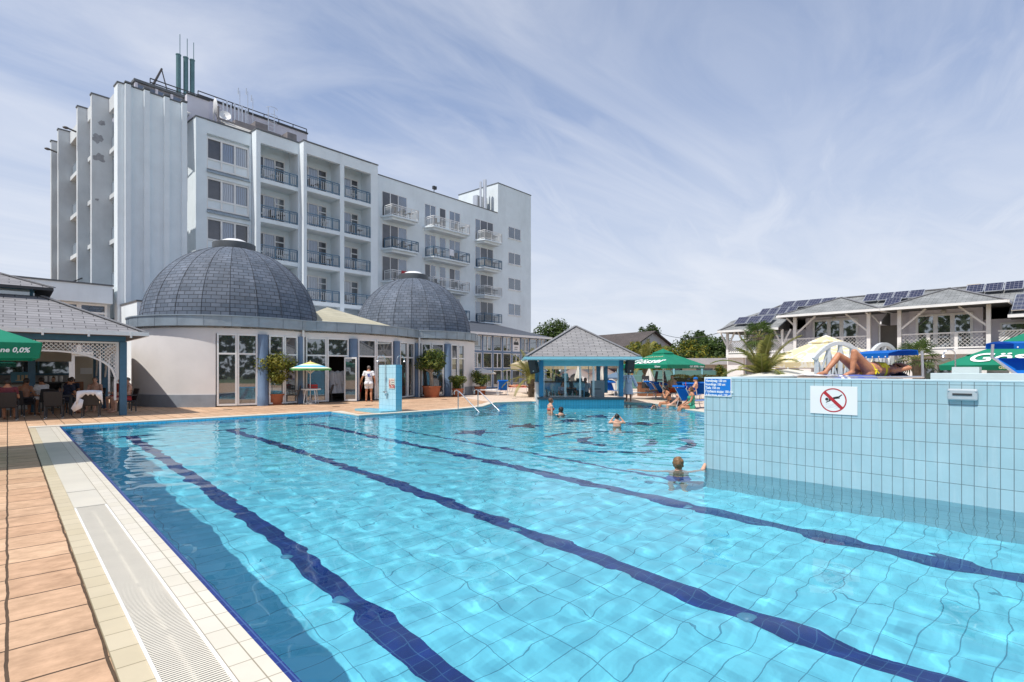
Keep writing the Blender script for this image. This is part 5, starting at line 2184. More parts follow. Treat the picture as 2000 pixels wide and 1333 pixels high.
# ---------------------------------------------------------------- villa with balconies (pool frame, facade towards the pool)
VV, VU = 36.0, 8.0
VIL = thing('villa', 'long lilac grey guest house with white balconies, grey hipped roofs and solar panels', 'building', W(VV, VU), PR)


def vb(mb, name, m, parent=None, smooth=False):
    return mb.build(name, m, parent or VIL, smooth, (VV, VU, 0))


def vu(px, v):
    t = (px - 1000) / FL
    Y = v / (.7322 * t + .6811)
    return Y * (.7322 - .6811 * t)


VP = 35.5                       # line of posts and railings
zF = 2.70
uL = vu(1421, VP)
b1 = (vu(1697, VP), vu(1553, VP)); b2 = (vu(1931, VP), vu(1757, VP))
UE = -9.0
wallv = MB()
VW = 37.0
wallv.box(VW, VW + 6, UE, uL - .6, 0, 4.25)
wallv.box(VW - .01, VW + .3, b2[1] - .4, b1[0] + .4, zF, 5.0)
for a, b in (b1, b2):
    wallv.box(VP + 1.2, VW + 2, a + .35, b - .2, 0, 4.95)
vb(wallv, 'wall', PINK)
gw = MB()
piers = [(VP + .15, VP + .45, vu(1450, VP), uL + .1), (VP + .15, VP + .45, vu(1478, VP) - 1.1, vu(1478, VP)), (VP + .46, VW, uL - .2, uL + .1)]
for a, b in (b1, b2):
    piers += [(VP + .3, VP + .6, b - .8, b - .1), (VP + .3, VP + .6, a + .1, a + .6)]
for q in piers:
    gw = MB()
    gw.box(*q, 0, zF - .25)
    vb(gw, 'ground_floor_pier', DRUM)
sl_ = MB()
sl_.box(VP - .12, VW, UE, uL + .05, zF - .24, zF)
vb(sl_, 'balcony_slab', WHITEW)
gx = MB()
for a, b in ((1786, 1820), (1826, 1852), (1600, 1640), (1890, 1920)):
    u1, u0 = vu(a, VW - 1), vu(b, VW - 1)
    gx.poly([(VP + 1.17, u1, .1), (VP + 1.17, u0, .1), (VP + 1.17, u0, 2.25), (VP + 1.17, u1, 2.25)])
vb(gx, 'ground_floor_window', REFLP)


def vpost(u, z1, h=.14):
    p = MB()
    p.box(VP - h / 2, VP + h / 2, u - h / 2, u + h / 2, zF, z1)
    return vb(p, 'post', WHITEW)


def brace(u, z1, du, zl=.9):
    p = MB()
    p.bar((VP, u + (.07 if du > 0 else -.07), z1 - zl), (VP, u + du, z1 - .02), .09, .09)
    vb(p, 'brace', WHITEW)


def vrail(u0, u1, style):
    """railing panel between two posts: crossed lattice or slanted boards"""
    fr = MB()
    z0, z1 = zF + .06, zF + .82
    fr.box(VP - .04, VP + .04, u0, u1, z1, z1 + .07)
    fr.box(VP - .035, VP + .035, u0, u1, z0, z0 + .07)
    n = max(1, round((u1 - u0) / 1.25))
    cells = [(u0 + (u1 - u0) * k / n, u0 + (u1 - u0) * (k + 1) / n) for k in range(n)]
    for a, b in cells[1:]:
        fr.box(VP - .05, VP + .05, a - .07, a + .07, z0 - .05, z1)
    o = vb(fr, 'railing', WHITEW)
    lt = MB()
    for a, b in cells:
        lattice(lt, lambda x, z: True, a + .04, b - .04, z0 + .07, z1, lambda x, z, s: Vector((VP + .006 * s, x, z)), .185 if style == 'x' else .11, .05 if style == 'x' else .062) if style == 'x' else boards(lt, a + .03, b - .03, z0 + .07, z1, style)
    vb(lt, 'railing_infill', WHITEW, o)


def boards(mb, a, b, z0, z1, style):
    s = 1 if style == '/' else -1
    h = z1 - z0
    c = a - h
    while c < b:
        u0, u1 = c, c + h
        p0, p1 = max(u0, a), min(u1, b)
        if p1 - p0 > .04:
            f0, f1 = (p0 - u0) / h, (p1 - u0) / h
            za, zb = (z0 + f0 * h, z0 + f1 * h) if s > 0 else (z1 - f0 * h, z1 - f1 * h)
            mb.bar((VP, p0, za), (VP, p1, zb), .062, .015, Vector((1, 0, 0)).cross(ZUP) if False else Vector((1, 0, 0)))
        c += .135


lp = [vu(p, VP) for p in (1421, 1456, 1528)]
for u in lp:
    vpost(u, 4.2)
    brace(u, 4.2, .5); brace(u, 4.2, -.5)
vrail(lp[1] + .07, lp[0] - .07, '\\')
vrail(lp[2] + .07, lp[1] - .07, '\\')
vrail(b1[1] + .1, lp[2] - .07, '/')
for a, b in (b1, b2):
    for u, s in ((a, 1), (b, -1)):
        vpost(u, 4.9, .18)
        brace(u, 4.9, s * 1.15, 1.05)
    brace(b, 4.9, .5, .5) if (a, b) == b1 else None
    vrail(a + .1, b - .1, 'x')
vrail(vu(2080, VP), b2[0] - .35, '\\')
# windows of the bays
for (pxs, v, ztop) in (((1592, 1616, 1623, 1640, 1648, 1672), VP + 1.2, 4.62), ((1794, 1823, 1832, 1856, 1865, 1895), VP + 1.2, 4.55)):
    us_ = [vu(p, v) for p in pxs]
    fr = MB()
    fr.box(v - .06, v - .002, us_[-1] - .12, us_[0] + .12, zF, ztop + .12)
    o = vb(fr, 'window', WHITE)
    for j in range(0, 6, 2):
        p = MB()
        p.poly([(v - .064, us_[j], zF + .1), (v - .064, us_[j + 1], zF + .1), (v - .064, us_[j + 1], ztop), (v - .064, us_[j], ztop)])
        vb(p, 'pane', glassmat('villa_pane', (.02, .028, .02), .3) if j == 0 and pxs[0] == 1592 else bpy.data.materials['villa_pane'], o)
for pa, pb in ((1496, 1512), (1519, 1530), (1958, 2010)):
    u1, u0 = vu(pa, VW), vu(pb, VW)
    fr = MB(); fr.box(VW - .05, VW - .002, u0 - .1, u1 + .1, zF, 4.05); o = vb(fr, 'window', WHITE)
    p = MB(); p.poly([(VW - .054, u1, zF + .1), (VW - .054, u0, zF + .1), (VW - .054, u0, 3.95), (VW - .054, u1, 3.95)]); vb(p, 'pane', bpy.data.materials['villa_pane'], o)
for px in (1629, 1843):
    p = MB(); p.ell((VP + 1.17, vu(px, VP + 1.2), 4.78), (.06, .13, .1)); vb(p, 'wall_lamp', mat('lamp_glass', (.5, .5, .45), .3), smooth=True)
# passage between the bays
ps = MB()
ps.box(VW - .02, VW + .0, b2[1] + .3, b1[0] - .1, zF, 4.2)
vb(ps, 'passage', mat('passage_beige', (.16, .145, .125), .8, .1))
dpv = MB()
dpv.tube([(VP + .9, b1[0] - .3, zF), (VP + .9, b1[0] - .3, 4.3), (VP + .4, b1[0] - .1, 4.7), (VP - .4, b1[0] + .05, 4.85)], .05, 8)
vb(dpv, 'downpipe', WHITE)
# roofs
RV, RZ = 40.0, 6.35
EV, EZ2 = 34.9, 4.26
uh = vu(1403, EV)                # left eave corner
ur = vu(1530, RV) - .3           # ridge end
rfm = MB()


def rpoly3(pts, e0, e1):
    e = (Vector(e1) - Vector(e0)).normalized()
    uv = []
    for p in pts:
        q = Vector(p) - Vector(e0)
        al = q.dot(e)
        uv.append((al, (q - e * al).length))
    rfm.poly(pts, uv=uv)


KS = (RZ - EZ2) / (RV - EV)
VM = 36.75
ZM = EZ2 + KS * (VM - EV)
LOW = [(uh, b1[1] + .75), (b1[0] - .75, b2[1] + .75), (b2[0] - .75, UE)]
rpoly3([(VM, uh, ZM), (VM, UE, ZM), (RV, UE, RZ), (RV, ur, RZ)], (EV, uh, EZ2), (EV, UE, EZ2))
for a, b in LOW:
    rpoly3([(EV, a, EZ2), (EV, b, EZ2), (VM, b, ZM), (VM, a, ZM)], (EV, uh, EZ2), (EV, UE, EZ2))
    rfm.box(EV, VM, b, a, EZ2 - .1, EZ2 - .005)
    for e_ in (a, b):
        rfm.poly([(EV, e_, EZ2), (VM, e_, ZM), (VM, e_, EZ2)])
rpoly3([(2 * RV - EV, uh, EZ2), (EV, uh, EZ2), (RV, ur, RZ)], (2 * RV - EV, uh, EZ2), (EV, uh, EZ2))
rpoly3([(2 * RV - EV, UE, EZ2), (2 * RV - EV, uh, EZ2), (RV, ur, RZ), (RV, UE, RZ)], (2 * RV - EV, UE, EZ2), (2 * RV - EV, uh, EZ2))
rfm.box(VW + .1, 2 * RV - EV, UE, uh, EZ2 - .1, EZ2 - .004)
MAINROOF = vb(rfm, 'roof', TILEROOF)
for (a, b), apx in ((b1, 1636), (b2, 1843)):
    rfm = MB()
    ua_, ub_ = a - .75, b + .75
    va, ve = VP - .8, 38.2
    um = (a + b) / 2
    zz = 4.97
    zr = 6.1
    rpoly3([(va, ub_, zz), (va, ua_, zz), (va + 2.9, um, zr)], (va, ub_, zz), (va, ua_, zz))
    rpoly3([(ve + 2.6, ub_, zz), (va, ub_, zz), (va + 2.9, um, zr), (ve + 2.6, um, zr)], (ve + 2.6, ub_, zz), (va, ub_, zz))
    rpoly3([(va, ua_, zz), (ve + 2.6, ua_, zz), (ve + 2.6, um, zr), (va + 2.9, um, zr)], (va, ua_, zz), (ve + 2.6, ua_, zz))
    rfm.box(va, ve, ua_, ub_, zz - .08, zz - .006)
    o = vb(rfm, 'bay_roof', TILEROOF)
    for q in ((va, ub_), (va, ua_)):
        hc_ = MB()
        hc_.bar((q[0], q[1], zz + .03), (va + 2.9, um, zr + .03), .16, .04)
        vb(hc_, 'hip_cap', SHCAP, o)
    g_ = MB()
    g_.box(va - .09, va, ua_, ub_, zz - .11, zz + .02)
    g_.box(va, ve, ub_, ub_ + .08, zz - .111, zz + .019)
    g_.box(va, ve, ua_ - .08, ua_, zz - .112, zz + .018)
    vb(g_, 'gutter', WHITE, o)
g_ = MB()
for a, b in LOW:
    g_.box(EV - .09, EV, b, a, EZ2 - .12, EZ2 + .02)
g_.box(EV, 2 * RV - EV, uh, uh + .09, EZ2 - .121, EZ2 + .021)
vb(g_, 'gutter', WHITE)
rc_ = MB()
rc_.bar((RV, UE, RZ + .03), (RV, ur, RZ + .03), .2, .06)
rc_.bar((RV, ur, RZ + .03), (EV, uh, EZ2 + .04), .18, .05)
vb(rc_, 'ridge', SHCAP)
ch_ = MB()
ch_.box(RV + 1, RV + 1.7, vu(1897, RV + 1) - .4, vu(1897, RV + 1) + .2, 5.5, 6.62)
vb(ch_, 'chimney', mat('yellow_chimney', (.55, .42, .25), .8, .1))
# solar panels parallel to the slope
SOL = tilemat('solar_cells', 'yz', .165, .12, .006, (.012, .014, .04), (.016, .018, .055), (.25, .25, .28), 0, .18, 0, .1)
slope = Vector((RV - EV, 0, RZ - EZ2)).normalized()
snrm = Vector((-slope.z, 0, slope.x))


def onslope(px, py):
    t, q = (px - 1000) / FL, (723 - py) / FL
    # v = Y(.7322t+.6811); z = EYE+qY ; plane z = EZ2 + k (v-EV)
    k = (RZ - EZ2) / (RV - EV)
    c = .7322 * t + .6811
    Y = (EZ2 + .08 - k * EV - EYE) / (q - k * c)
    return Vector((c * Y, Y * (.7322 - .6811 * t), EYE + q * Y))


def panels(pl, pr_, n, rows=1):
    """pl, pr_ = lower left and lower right photo points of the row"""
    a, b = onslope(*pl), onslope(*pr_)
    for r_ in range(rows):
        for k in range(n):
            u0 = a.y + (b.y - a.y) * k / n - .02
            u1 = a.y + (b.y - a.y) * (k + 1) / n + .02
            h = .98 if rows == 1 else .62
            base = Vector((a.x, 0, a.z)) + slope * (r_ * (h + .03)) + snrm * .12
            top = base + slope * h + snrm * (.16 if rows == 1 else .0)
            nn = (top - base).normalized()
            th = Vector((-nn.z, 0, nn.x)) * -.035
            V = [(base.x, u0, base.z), (base.x, u1, base.z), (top.x, u1, top.z), (top.x, u0, top.z)]
            V += [(p[0] + th.x, p[1], p[2] + th.z) for p in V]
            mb = MB()
            mb.add(V, [(0, 1, 2, 3), (7, 6, 5, 4), (0, 4, 5, 1), (1, 5, 6, 2), (2, 6, 7, 3), (3, 7, 4, 0)])
            o = vb(mb, 'solar_panel', ALU)
            e = .03
            f_ = lambda su, sw: base + (top - base) * sw + Vector((0, u0 + (u1 - u0) * su, 0)) - th * .08
            eu, ew = e / abs(u1 - u0), e / h
            cl_ = MB()
            cl_.poly([f_(eu, ew), f_(1 - eu, ew), f_(1 - eu, 1 - ew), f_(eu, 1 - ew)])
            vb(cl_, 'cells', SOL, o)


panels((1432, 637), (1507, 632), 3)
panels((1479, 620), (1553, 614), 4)
panels((1521, 606), (1628, 597), 4)
panels((1684, 593), (1805, 580), 4)
panels((1724, 602), (1757, 599), 1)
panels((1884, 577), (2000, 567), 3)
panels((1974, 611), (2010, 607), 1, 4)
# overhead cable to the house behind
cbm = MB()
pa, pb = Vector(W(36.5, uh, 4.4)), at(1290, 652, 62)
cbm.tube([pa.lerp(pb, k / 12) - Vector((0, 0, .9 * math.sin(PI * k / 12) * .6)) for k in range(13)], .025, 5)
tag(cbm.build('overhead_cable', DARKM), 'thin overhead cable running from the villa eaves to the gabled house', 'cable')
# ---------------------------------------------------------------- vegetation
def leafcloud(mb, blobs, n, size, flat=.0, seed=1, mis=(0,)):
    rnd = random.Random(seed)
    tot = sum(b[1][0] * b[1][1] * b[1][2] for b in blobs)
    for c, r in blobs:
        k = int(n * r[0] * r[1] * r[2] / tot)
        for _ in range(k):
            d = Vector((rnd.gauss(0, 1), rnd.gauss(0, 1), rnd.gauss(0, 1))).normalized()
            rad = rnd.random() ** .38
            rad *= 1 + .28 * noise.noise(d * 2.3 + Vector(c))
            p = Vector(c) + Vector((d.x * r[0], d.y * r[1], d.z * r[2])) * rad
            a = Vector((rnd.gauss(0, 1), rnd.gauss(0, 1), rnd.gauss(0, .7))).normalized()
            nrm = (d + Vector((rnd.gauss(0, .7), rnd.gauss(0, .7), rnd.gauss(0, .7) + .4))).normalized()
            b = nrm.cross(a)
            if b.length < .1: continue
            b.normalize(); a = b.cross(nrm)
            s = size * rnd.uniform(.6, 1.35)
            w_ = s * rnd.uniform(.35, .6)
            mb.add([p - a * s * .5, p + b * w_ * .5, p + a * s * .5, p - b * w_ * .5], [(0, 1, 2, 3)], rnd.choice(mis))


def blobset(c, r, n, seed, spread=.62, rr=.48):
    rnd = random.Random(seed)
    out = [(c, (r[0] * .6, r[1] * .6, r[2] * .6))]
    for _ in range(n):
        d = Vector((rnd.gauss(0, 1), rnd.gauss(0, 1), rnd.gauss(0, 1))).normalized()
        q = rr * rnd.uniform(.6, 1.15)
        out.append(((c[0] + d.x * r[0] * spread, c[1] + d.y * r[1] * spread, c[2] + d.z * r[2] * spread), (r[0] * q, r[1] * q, r[2] * q)))
    return out


def tree(name, label, p, h, cr, ch, mats, seed, n=3500, leaf=.35, group=None, tr=.22, nb=9, trunkm=None):
    """p base, h = height of crown centre, cr/ch crown radii"""
    t = thing(name, label, 'tree', p, 0, group)
    rnd = random.Random(seed)
    bl = blobset((0, 0, h), (cr, cr, ch), nb, seed)
    tk = MB()
    tk.tube([(0, 0, -.05), (.03 * cr, .02, h * .3), (-.03 * cr, .05, h * .62), (0, 0, h)], [tr * 1.25, tr, tr * .75, tr * .3], 9)
    for c, r in bl[1:]:
        s = Vector((0, 0, h * rnd.uniform(.45, .75)))
        e = Vector(c)
        m_ = s.lerp(e, .5) + Vector((0, 0, -.08 * h * rnd.random()))
        tk.tube([s, m_, e], [tr * .45, tr * .3, tr * .1], 6)
    tk.build('trunk', trunkm or BARK, t, True)
    cm = MB()
    leafcloud(cm, bl, n, leaf, seed=seed, mis=tuple(range(len(mats))))
    cm.build('crown', mats, t)
    return t


def tpx(px, ytop, ybot, Y, wpx, base=0.0):
    """tree numbers from photo columns: centre x, top and bottom of crown, half width"""
    k = Y / FL
    zt, zb = EYE + (723 - ytop) * k, EYE + (723 - ybot) * k
    return Vector(((px - 1000) * k, Y, base)), (zt + zb) / 2, wpx * k, (zt - zb) / 2


bgt = [(1086, 626, 705, 78, 38, (LEAF1, LEAF3), 'dark green rounded tree rising directly left of the pool bar roof tip'),
       (1062, 655, 725, 70, 18, (LEAF2, LEAF1), 'yellow green low tree between the glazed hall and the pool bar roof'),
       (1264, 632, 700, 92, 22, (LEAF3,), 'small dark treetop peeking over the ridge of the gabled house'),
       (1330, 648, 740, 62, 40, (LEAF1, LEAF3), 'dense mid green tree right of the gabled house'),
       (1380, 650, 735, 66, 42, (LEAF1, LEAF1), 'lighter green broad tree above the flat roofed building'),
       (1362, 652, 700, 84, 20, (LEAF3, LEAF1), 'thin dark treetop rising behind the broad green trees'),
       (1412, 668, 722, 88, 16, (LEAF3, LEAF3), 'far dark tree beside the left end of the villa'),
       (1398, 690, 728, 60, 20, (LEAF1, LEAF2), 'bright green bush with reddish tips below the villa eaves'),
       (1352, 662, 735, 59, 34, (LEAF1, LEAF2), 'mid green tree filling the gap between the two broad trees behind the fence'),
       (1404, 664, 735, 64, 30, (LEAF3, LEAF1), 'dark green tree touching the left eaves of the villa'),
       (1240, 676, 735, 57, 30, (LEAF1, LEAF2), 'olive green tree half hidden by the right slope of the pool bar roof'),
       (1300, 676, 735, 58, 36, (LEAF3, LEAF1), 'dark green tree mass straight behind the big green parasol')]
for i, (px, a, b, Y, wpx, ms, lb) in enumerate(bgt):
    p, h, cr, ch = tpx(px, a, b, Y, wpx)
    tree('tree', lb, p, h * 1.04, cr * 1.12, ch * 1.06, ms, 40 + i, 4200, max(.25, Y / 200), 'trees beyond the terrace', .2)
p, h, cr, ch = tpx(1274, 660, 728, 50, 40)
tree('golden_tree', 'golden yellow leaved tree in front of the gabled house', p, h, cr * 1.15, ch, (LEAF2, LEAF2, LEAF1), 77, 5600, .36, None, .16, 14)
# trees beyond the frame that the windows mirror
for i, (x, y, h, r) in enumerate(((14, -22, 7, 4.5), (24, -14, 6.5, 4), (34, -6, 7, 4.5), (4, -28, 8, 5))):
    pass


def hedge(name, label, p0, p1, wd, h, m, n, leaf, seed):
    p0, p1 = Vector(p0), Vector(p1)
    d = (p1 - p0); L_ = d.length; d.normalize()
    nn = Vector((-d.y, d.x, 0))
    rnd = random.Random(seed)
    mb = MB()
    for _ in range(n):
        s, t_, z = rnd.random(), rnd.random() - .5, rnd.random()
        f = rnd.random()
        if f < .45: z = 1 - .12 * rnd.random()
        elif f < .9: t_ = (.5 - .1 * rnd.random()) * rnd.choice((1, -1))
        bump = 1 + .08 * noise.noise(Vector((s * L_ * 1.2, z * 2, seed)))
        p = d * (s * L_) + nn * (t_ * wd * bump) + Vector((0, 0, z * h * bump + .02))
        a = Vector((rnd.gauss(0, 1), rnd.gauss(0, 1), rnd.gauss(0, 1))).normalized()
        b = a.cross(Vector((rnd.gauss(0, 1), rnd.gauss(0, 1), rnd.gauss(0, 1)))).normalized()
        s_ = leaf * rnd.uniform(.6, 1.4)
        mb.add([p - a * s_ * .5, p + b * s_ * .25, p + a * s_ * .5, p - b * s_ * .25], [(0, 1, 2, 3)])
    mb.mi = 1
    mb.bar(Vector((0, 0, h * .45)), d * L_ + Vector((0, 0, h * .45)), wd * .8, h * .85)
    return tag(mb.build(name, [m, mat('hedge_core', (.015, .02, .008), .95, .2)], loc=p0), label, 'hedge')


hedge('hedge', 'long clipped dark hedge behind the blue loungers on the right terrace', gr(1312, 755) + Vector((0, 0, 0)) if False else Vector((11.3, 38, 0)), Vector((24, 36, 0)), 1.2, 1.28, HEDGEM, 5200, .13, 3)
hb0 = Vector((19.7, 50, 0))
tree('round_shrub', 'small bright green rounded shrub at the end of the teal fence by the villa', at(1411, 735, 42) * 1 - Vector((0, 0, 1.2)), 1.4, .75, .8, (LEAF2, LEAF1), 21, 800, .2, None, .06, 4)


def frond(mb, base, az, el, L_, droop, wdt=.34, nl=26, mi=0, seed=0, stemmi=1):
    rnd = random.Random(seed)
    pts = []
    d = Vector((math.cos(az) * math.cos(el), math.sin(az) * math.cos(el), math.sin(el)))
    p = Vector(base)
    n = 14
    for k in range(n + 1):
        pts.append(p.copy())
        p = p + d * (L_ / n)
        d = (d + Vector((0, 0, -droop / n * (.4 + 1.4 * k / n)))).normalized()
    mb.tube(pts, [.03 * (1 - .85 * k / n) + .004 for k in range(n + 1)], 5, stemmi)
    for j in range(nl):
        t = .14 + .86 * j / nl
        f = t * n
        i = min(int(f), n - 1)
        c = pts[i].lerp(pts[i + 1], f - i)
        tg = (pts[i + 1] - pts[i]).normalized()
        sd = tg.cross(ZUP).normalized()
        upv = sd.cross(tg)
        ln = wdt * (math.sin(PI * min(1, .12 + .82 * t)) ** .6) * rnd.uniform(.8, 1.15)
        for s in (-1, 1):
            e = (sd * s * .75 + tg * .75 + upv * .25 + Vector((0, 0, -.28))).normalized()
            w_ = tg * .022
            mb.add([c - w_, c + e * ln * .55 - w_ * .8 + upv * .02, c + e * ln + Vector((0, 0, -.08 * ln)), c + e * ln * .55 + w_ * .8 + upv * .02, c + w_], [(0, 1, 2, 3, 4)], mi)


def feather_palm(label, p, th, L_, nf, seed, group=None, trunk=.22, wdt=.36):
    t = thing('feather_palm', label, 'palm', p, 0, group)
    rnd = random.Random(seed)
    tk = MB()
    n = 8
    tk.tube([(0, 0, th * k / n) for k in range(n + 1)], [trunk * (1.05 + .12 * (k % 2)) for k in range(n + 1)], 10)
    for k in range(40):
        a, z = rnd.random() * 2 * PI, rnd.random() * th
        v = Vector((math.cos(a), math.sin(a), 0))
        tk.bar(v * trunk + Vector((0, 0, z)), v * (trunk + .12) + Vector((0, 0, z + .14)), .09, .03)
    tk.build('trunk', BARK, t)
    cm = MB()
    for k in range(nf):
        az = k * 2.399 + rnd.uniform(-.2, .2)
        f = (k + .5) / nf
        frond(cm, (0, 0, th), az, R(82 - 85 * f + rnd.uniform(-6, 6)), L_ * rnd.uniform(.8, 1.08), .9 + .8 * f, wdt, 30, 0, seed * 100 + k)
    cm.build('crown', [FROND, mat('frond_stem', (.28, .26, .08), .6, .15)], t)
    return t


def fan_palm(label, p, th, r, nf, seed):
    t = thing('fan_palm', label, 'palm', p)
    rnd = random.Random(seed)
    tk = MB()
    tk.tube([(0, 0, 0), (.03, 0, th * .5), (0, 0, th)], [.13, .11, .12], 9)
    tk.build('trunk', BARK, t)
    cm = MB()
    for k in range(nf):
        az = k * 2.399
        el = R(75 - 120 * (k + .5) / nf)
        d = Vector((math.cos(az) * math.cos(el), math.sin(az) * math.cos(el), math.sin(el)))
        hub = Vector((0, 0, th)) + d * r * .5
        cm.tube([(0, 0, th), hub], .012, 4, 1)
        sd = d.cross(ZUP).normalized()
        for j in range(15):
            a = R(-105 + 15 * j)
            e = (d * math.cos(a) + sd * math.sin(a)).normalized()
            tip = hub + e * r * .55 + Vector((0, 0, -.12 * r))
            w_ = e.cross(d.cross(sd)).normalized() * .03 * r
            cm.add([hub, hub + e * r * .3 - w_, tip, hub + e * r * .3 + w_], [(0, 1, 2, 3)], 0)
    cm.build('crown', [LEAF1, bpy.data.materials.get('frond_stem') or BARK], t)
    return t


feather_palm('big feather palm with arching olive fronds in front of the villa corner', at(1489, 736, 17.5) - Vector((0, 0, 1.43)), 1.42, 1.62, 22, 5, trunk=.18, wdt=.32)
fan_palm('tall fan palm with a dark trunk standing right behind the feather palm', at(1482, 723, 25) - Vector((0, 0, 1.65)), 3.15, .95, 26, 6)
feather_palm('arching palm with golden fronds growing at the left side of the pool bar', at(1037, 765, 33) - Vector((0, 0, EYE - 42 / FL * 33)), 1.1, 2.2, 22, 8, trunk=.16)
feather_palm('yellowish palm drooping right of the pool bar behind the robed person', at(1262, 770, 37) - Vector((0, 0, EYE - 47 / FL * 37)), 1.9, 2.0, 26, 9, trunk=.18)
fan_palm('small fan palm with yellowing lower leaves between the footbridge and the villa', at(1790, 723, 16) - Vector((0, 0, 1.65)), 2.0, .72, 20, 12)


def pot(t, r, h, rim=.05):
    mb = MB()
    mb.lathe([(r * .72, 0), (r * .78, .04), (r * .95, h - .08), (r + rim * .3, h - .07), (r + rim * .5, h), (r * .92, h), (r * .88, h - .07), (.001, h - .06)], (0, 0, 0), 28)
    o = mb.build('pot', TERRA, t, True)
    s = MB(); s.lathe([(r * .9, 0), (r * .95, .05), (r * .8, .055), (.001, .05)], (0, 0, 0), 24); s.build('saucer', TERRA, o)
    e = MB(); e.lathe([(r * .87, h - .05), (.001, h - .03)], (0, 0, 0), 20); e.build('soil', SOIL, o)


def pot_tree(name, label, p, pr_, ph, th, hc, cr, ch, ms, seed, n, leaf, lean=0, stems=1):
    t = thing(name, label, 'potted plant', p)
    pot(t, pr_, ph)
    tk = MB()
    rnd = random.Random(seed)
    bl = blobset((lean, 0, hc), (cr, cr, ch), 11, seed, .66, .5)
    tk.tube([(0, 0, ph - .06), (lean * .2, 0, (ph + hc) * .45), (lean * .7, 0, hc - ch * .75)], [th * 1.2, th, th * .9], 9)
    for c, r in bl[1:]:
        s = Vector((lean * .7, 0, hc - ch * .8))
        tk.tube([s, s.lerp(Vector(c), .5) + Vector((0, 0, -.03)), c], [th * .5, th * .32, .01], 5)
    tk.build('trunk', BARKP, t, True)
    cm = MB()
    leafcloud(cm, bl, n, leaf, seed=seed, mis=tuple(range(len(ms))))
    cm.build('crown', list(ms), t)
    return t


pot_tree('potted_oleander', 'yellow green ball-headed oleander in a round terracotta pot left of the striped parasol', gr(537, 791), .40, .52, .055, 1.78, .92, .82, (LEAFO, LEAFO, LEAF2), 31, 5200, .115)
pot_tree('potted_oleander', 'dark leaning tree in a big terracotta bowl before the second dome', gr(843, 776.5), .56, .68, .11, 2.15, .92, .82, (LEAF1, LEAFO, LEAF1), 32, 4600, .13, -.12)
pot_tree('potted_shrub', 'bushy oleander shrub in a dark red pot left of the first handrail', gr(894, 775), .36, .5, .03, 1.0, .55, .5, (LEAF1, LEAFO), 33, 1900, .12)
pot_tree('potted_shrub', 'bushy oleander shrub in a red pot behind the second handrail', gr(938, 771.5), .40, .55, .03, 1.12, .62, .55, (LEAF1, LEAFO), 34, 1900, .12)

# ---------------------------------------------------------------- background buildings and fences
gl_, gw_, ge, gz = 15.0, 6.2, 4.75, 6.55
grz = R(-58)
gxd, gyd = Vector((math.cos(grz), math.sin(grz), 0)), Vector((-math.sin(grz), math.cos(grz), 0))
hp = at(1275, 723, 68) - Vector((0, 0, 1.65)) - gxd * (gl_ / 2) - gyd * (gw_ / 2)
GH = thing('gabled_house', 'white house with a dark brown low-pitched roof behind the pool bar', 'house', hp, grz)
mb = MB(); mb.box(-gl_ / 2, gl_ / 2, 0, gw_, 0, ge)
mb.add([(gl_ / 2, 0, ge), (gl_ / 2, gw_, ge), (gl_ / 2, gw_ / 2, gz - .1)], [(0, 1, 2)])
mb.add([(-gl_ / 2, gw_, ge), (-gl_ / 2, 0, ge), (-gl_ / 2, gw_ / 2, gz - .1)], [(0, 1, 2)])
mb.build('wall', mat('house_white', (.62, .61, .60), .85, .05), GH)
mb = MB()
e = .6
for s in (0, 1):
    y0 = -e if s == 0 else gw_ + e
    P = [(-gl_ / 2 - .3, y0, ge - .2), (gl_ / 2 + .5, y0, ge - .2), (gl_ / 2 + .5, gw_ / 2, gz), (-gl_ / 2 - .3, gw_ / 2, gz)]
    L_ = math.hypot(gw_ / 2 + e, gz - ge)
    UV = [(0, 0), (gl_, 0), (gl_, L_), (0, L_)]
    if s: P, UV = P[::-1], UV[::-1]
    mb.poly(P, uv=UV)
    mb.poly([(p[0], p[1], p[2] - .14) for p in P[::-1]], uv=UV)
    for i in range(4):
        a, b = P[i], P[(i + 1) % 4]
        mb.poly([(a[0], a[1], a[2] - .14), (b[0], b[1], b[2] - .14), b, a], uv=[(0, 0)] * 4)
mb.build('roof', tilemat('brown_tiles', 'uv', .35, .33, .02, (.075, .062, .058), (.10, .08, .075), (.04, .035, .03), .5, .85, .5, .2), GH)
mb = MB()
for x in (gl_ / 2 - 2.2, gl_ / 2 - 3.4, gl_ / 2 - 5.5):
    mb.box(x - .4, x + .4, -.03, .0, 2.3, 3.6)
mb.build('window', PANES, GH)
mb = MB(); mb.tube([(gl_ / 2 - .3, -.55, ge - .25), (gl_ / 2 - .3, -.1, ge - .7), (gl_ / 2 - .3, -.08, 0)], .07, 6); mb.build('downpipe', WHITE, GH)

FBD = thing('flat_building', 'long low grey building with a flat roof slab behind the teal fence', 'building', at(1360, 723, 56) - Vector((0, 0, 1.65)), R(-12))
mb = MB(); mb.box(-11, 9, 0, 6, 0, 2.2); mb.build('wall', mat('beige_wall', (.42, .38, .32), .85, .1), FBD)
mb = MB(); mb.box(-11.4, 9.4, -.7, 6.4, 2.2, 2.85); mb.build('roof_slab', mat('slab_grey', (.40, .39, .40), .8, .1), FBD)
mb = MB()
for k in range(6): mb.box(-9 + 3 * k, -7.4 + 3 * k, -.03, 0, .9, 1.8)
mb.build('window', PANE, FBD)
RH = thing('red_roof_house', 'small house with a red tiled roof above the flat building', 'house', at(1350, 723, 66) - Vector((0, 0, 1.65)), R(-15))
mb = MB(); mb.box(-2, 2, 0, 4, 0, 2.2); mb.build('wall', DRUM, RH)
RTILE = mat('red_tiles', (.36, .085, .045), .8, .15, 6, .4, 20)
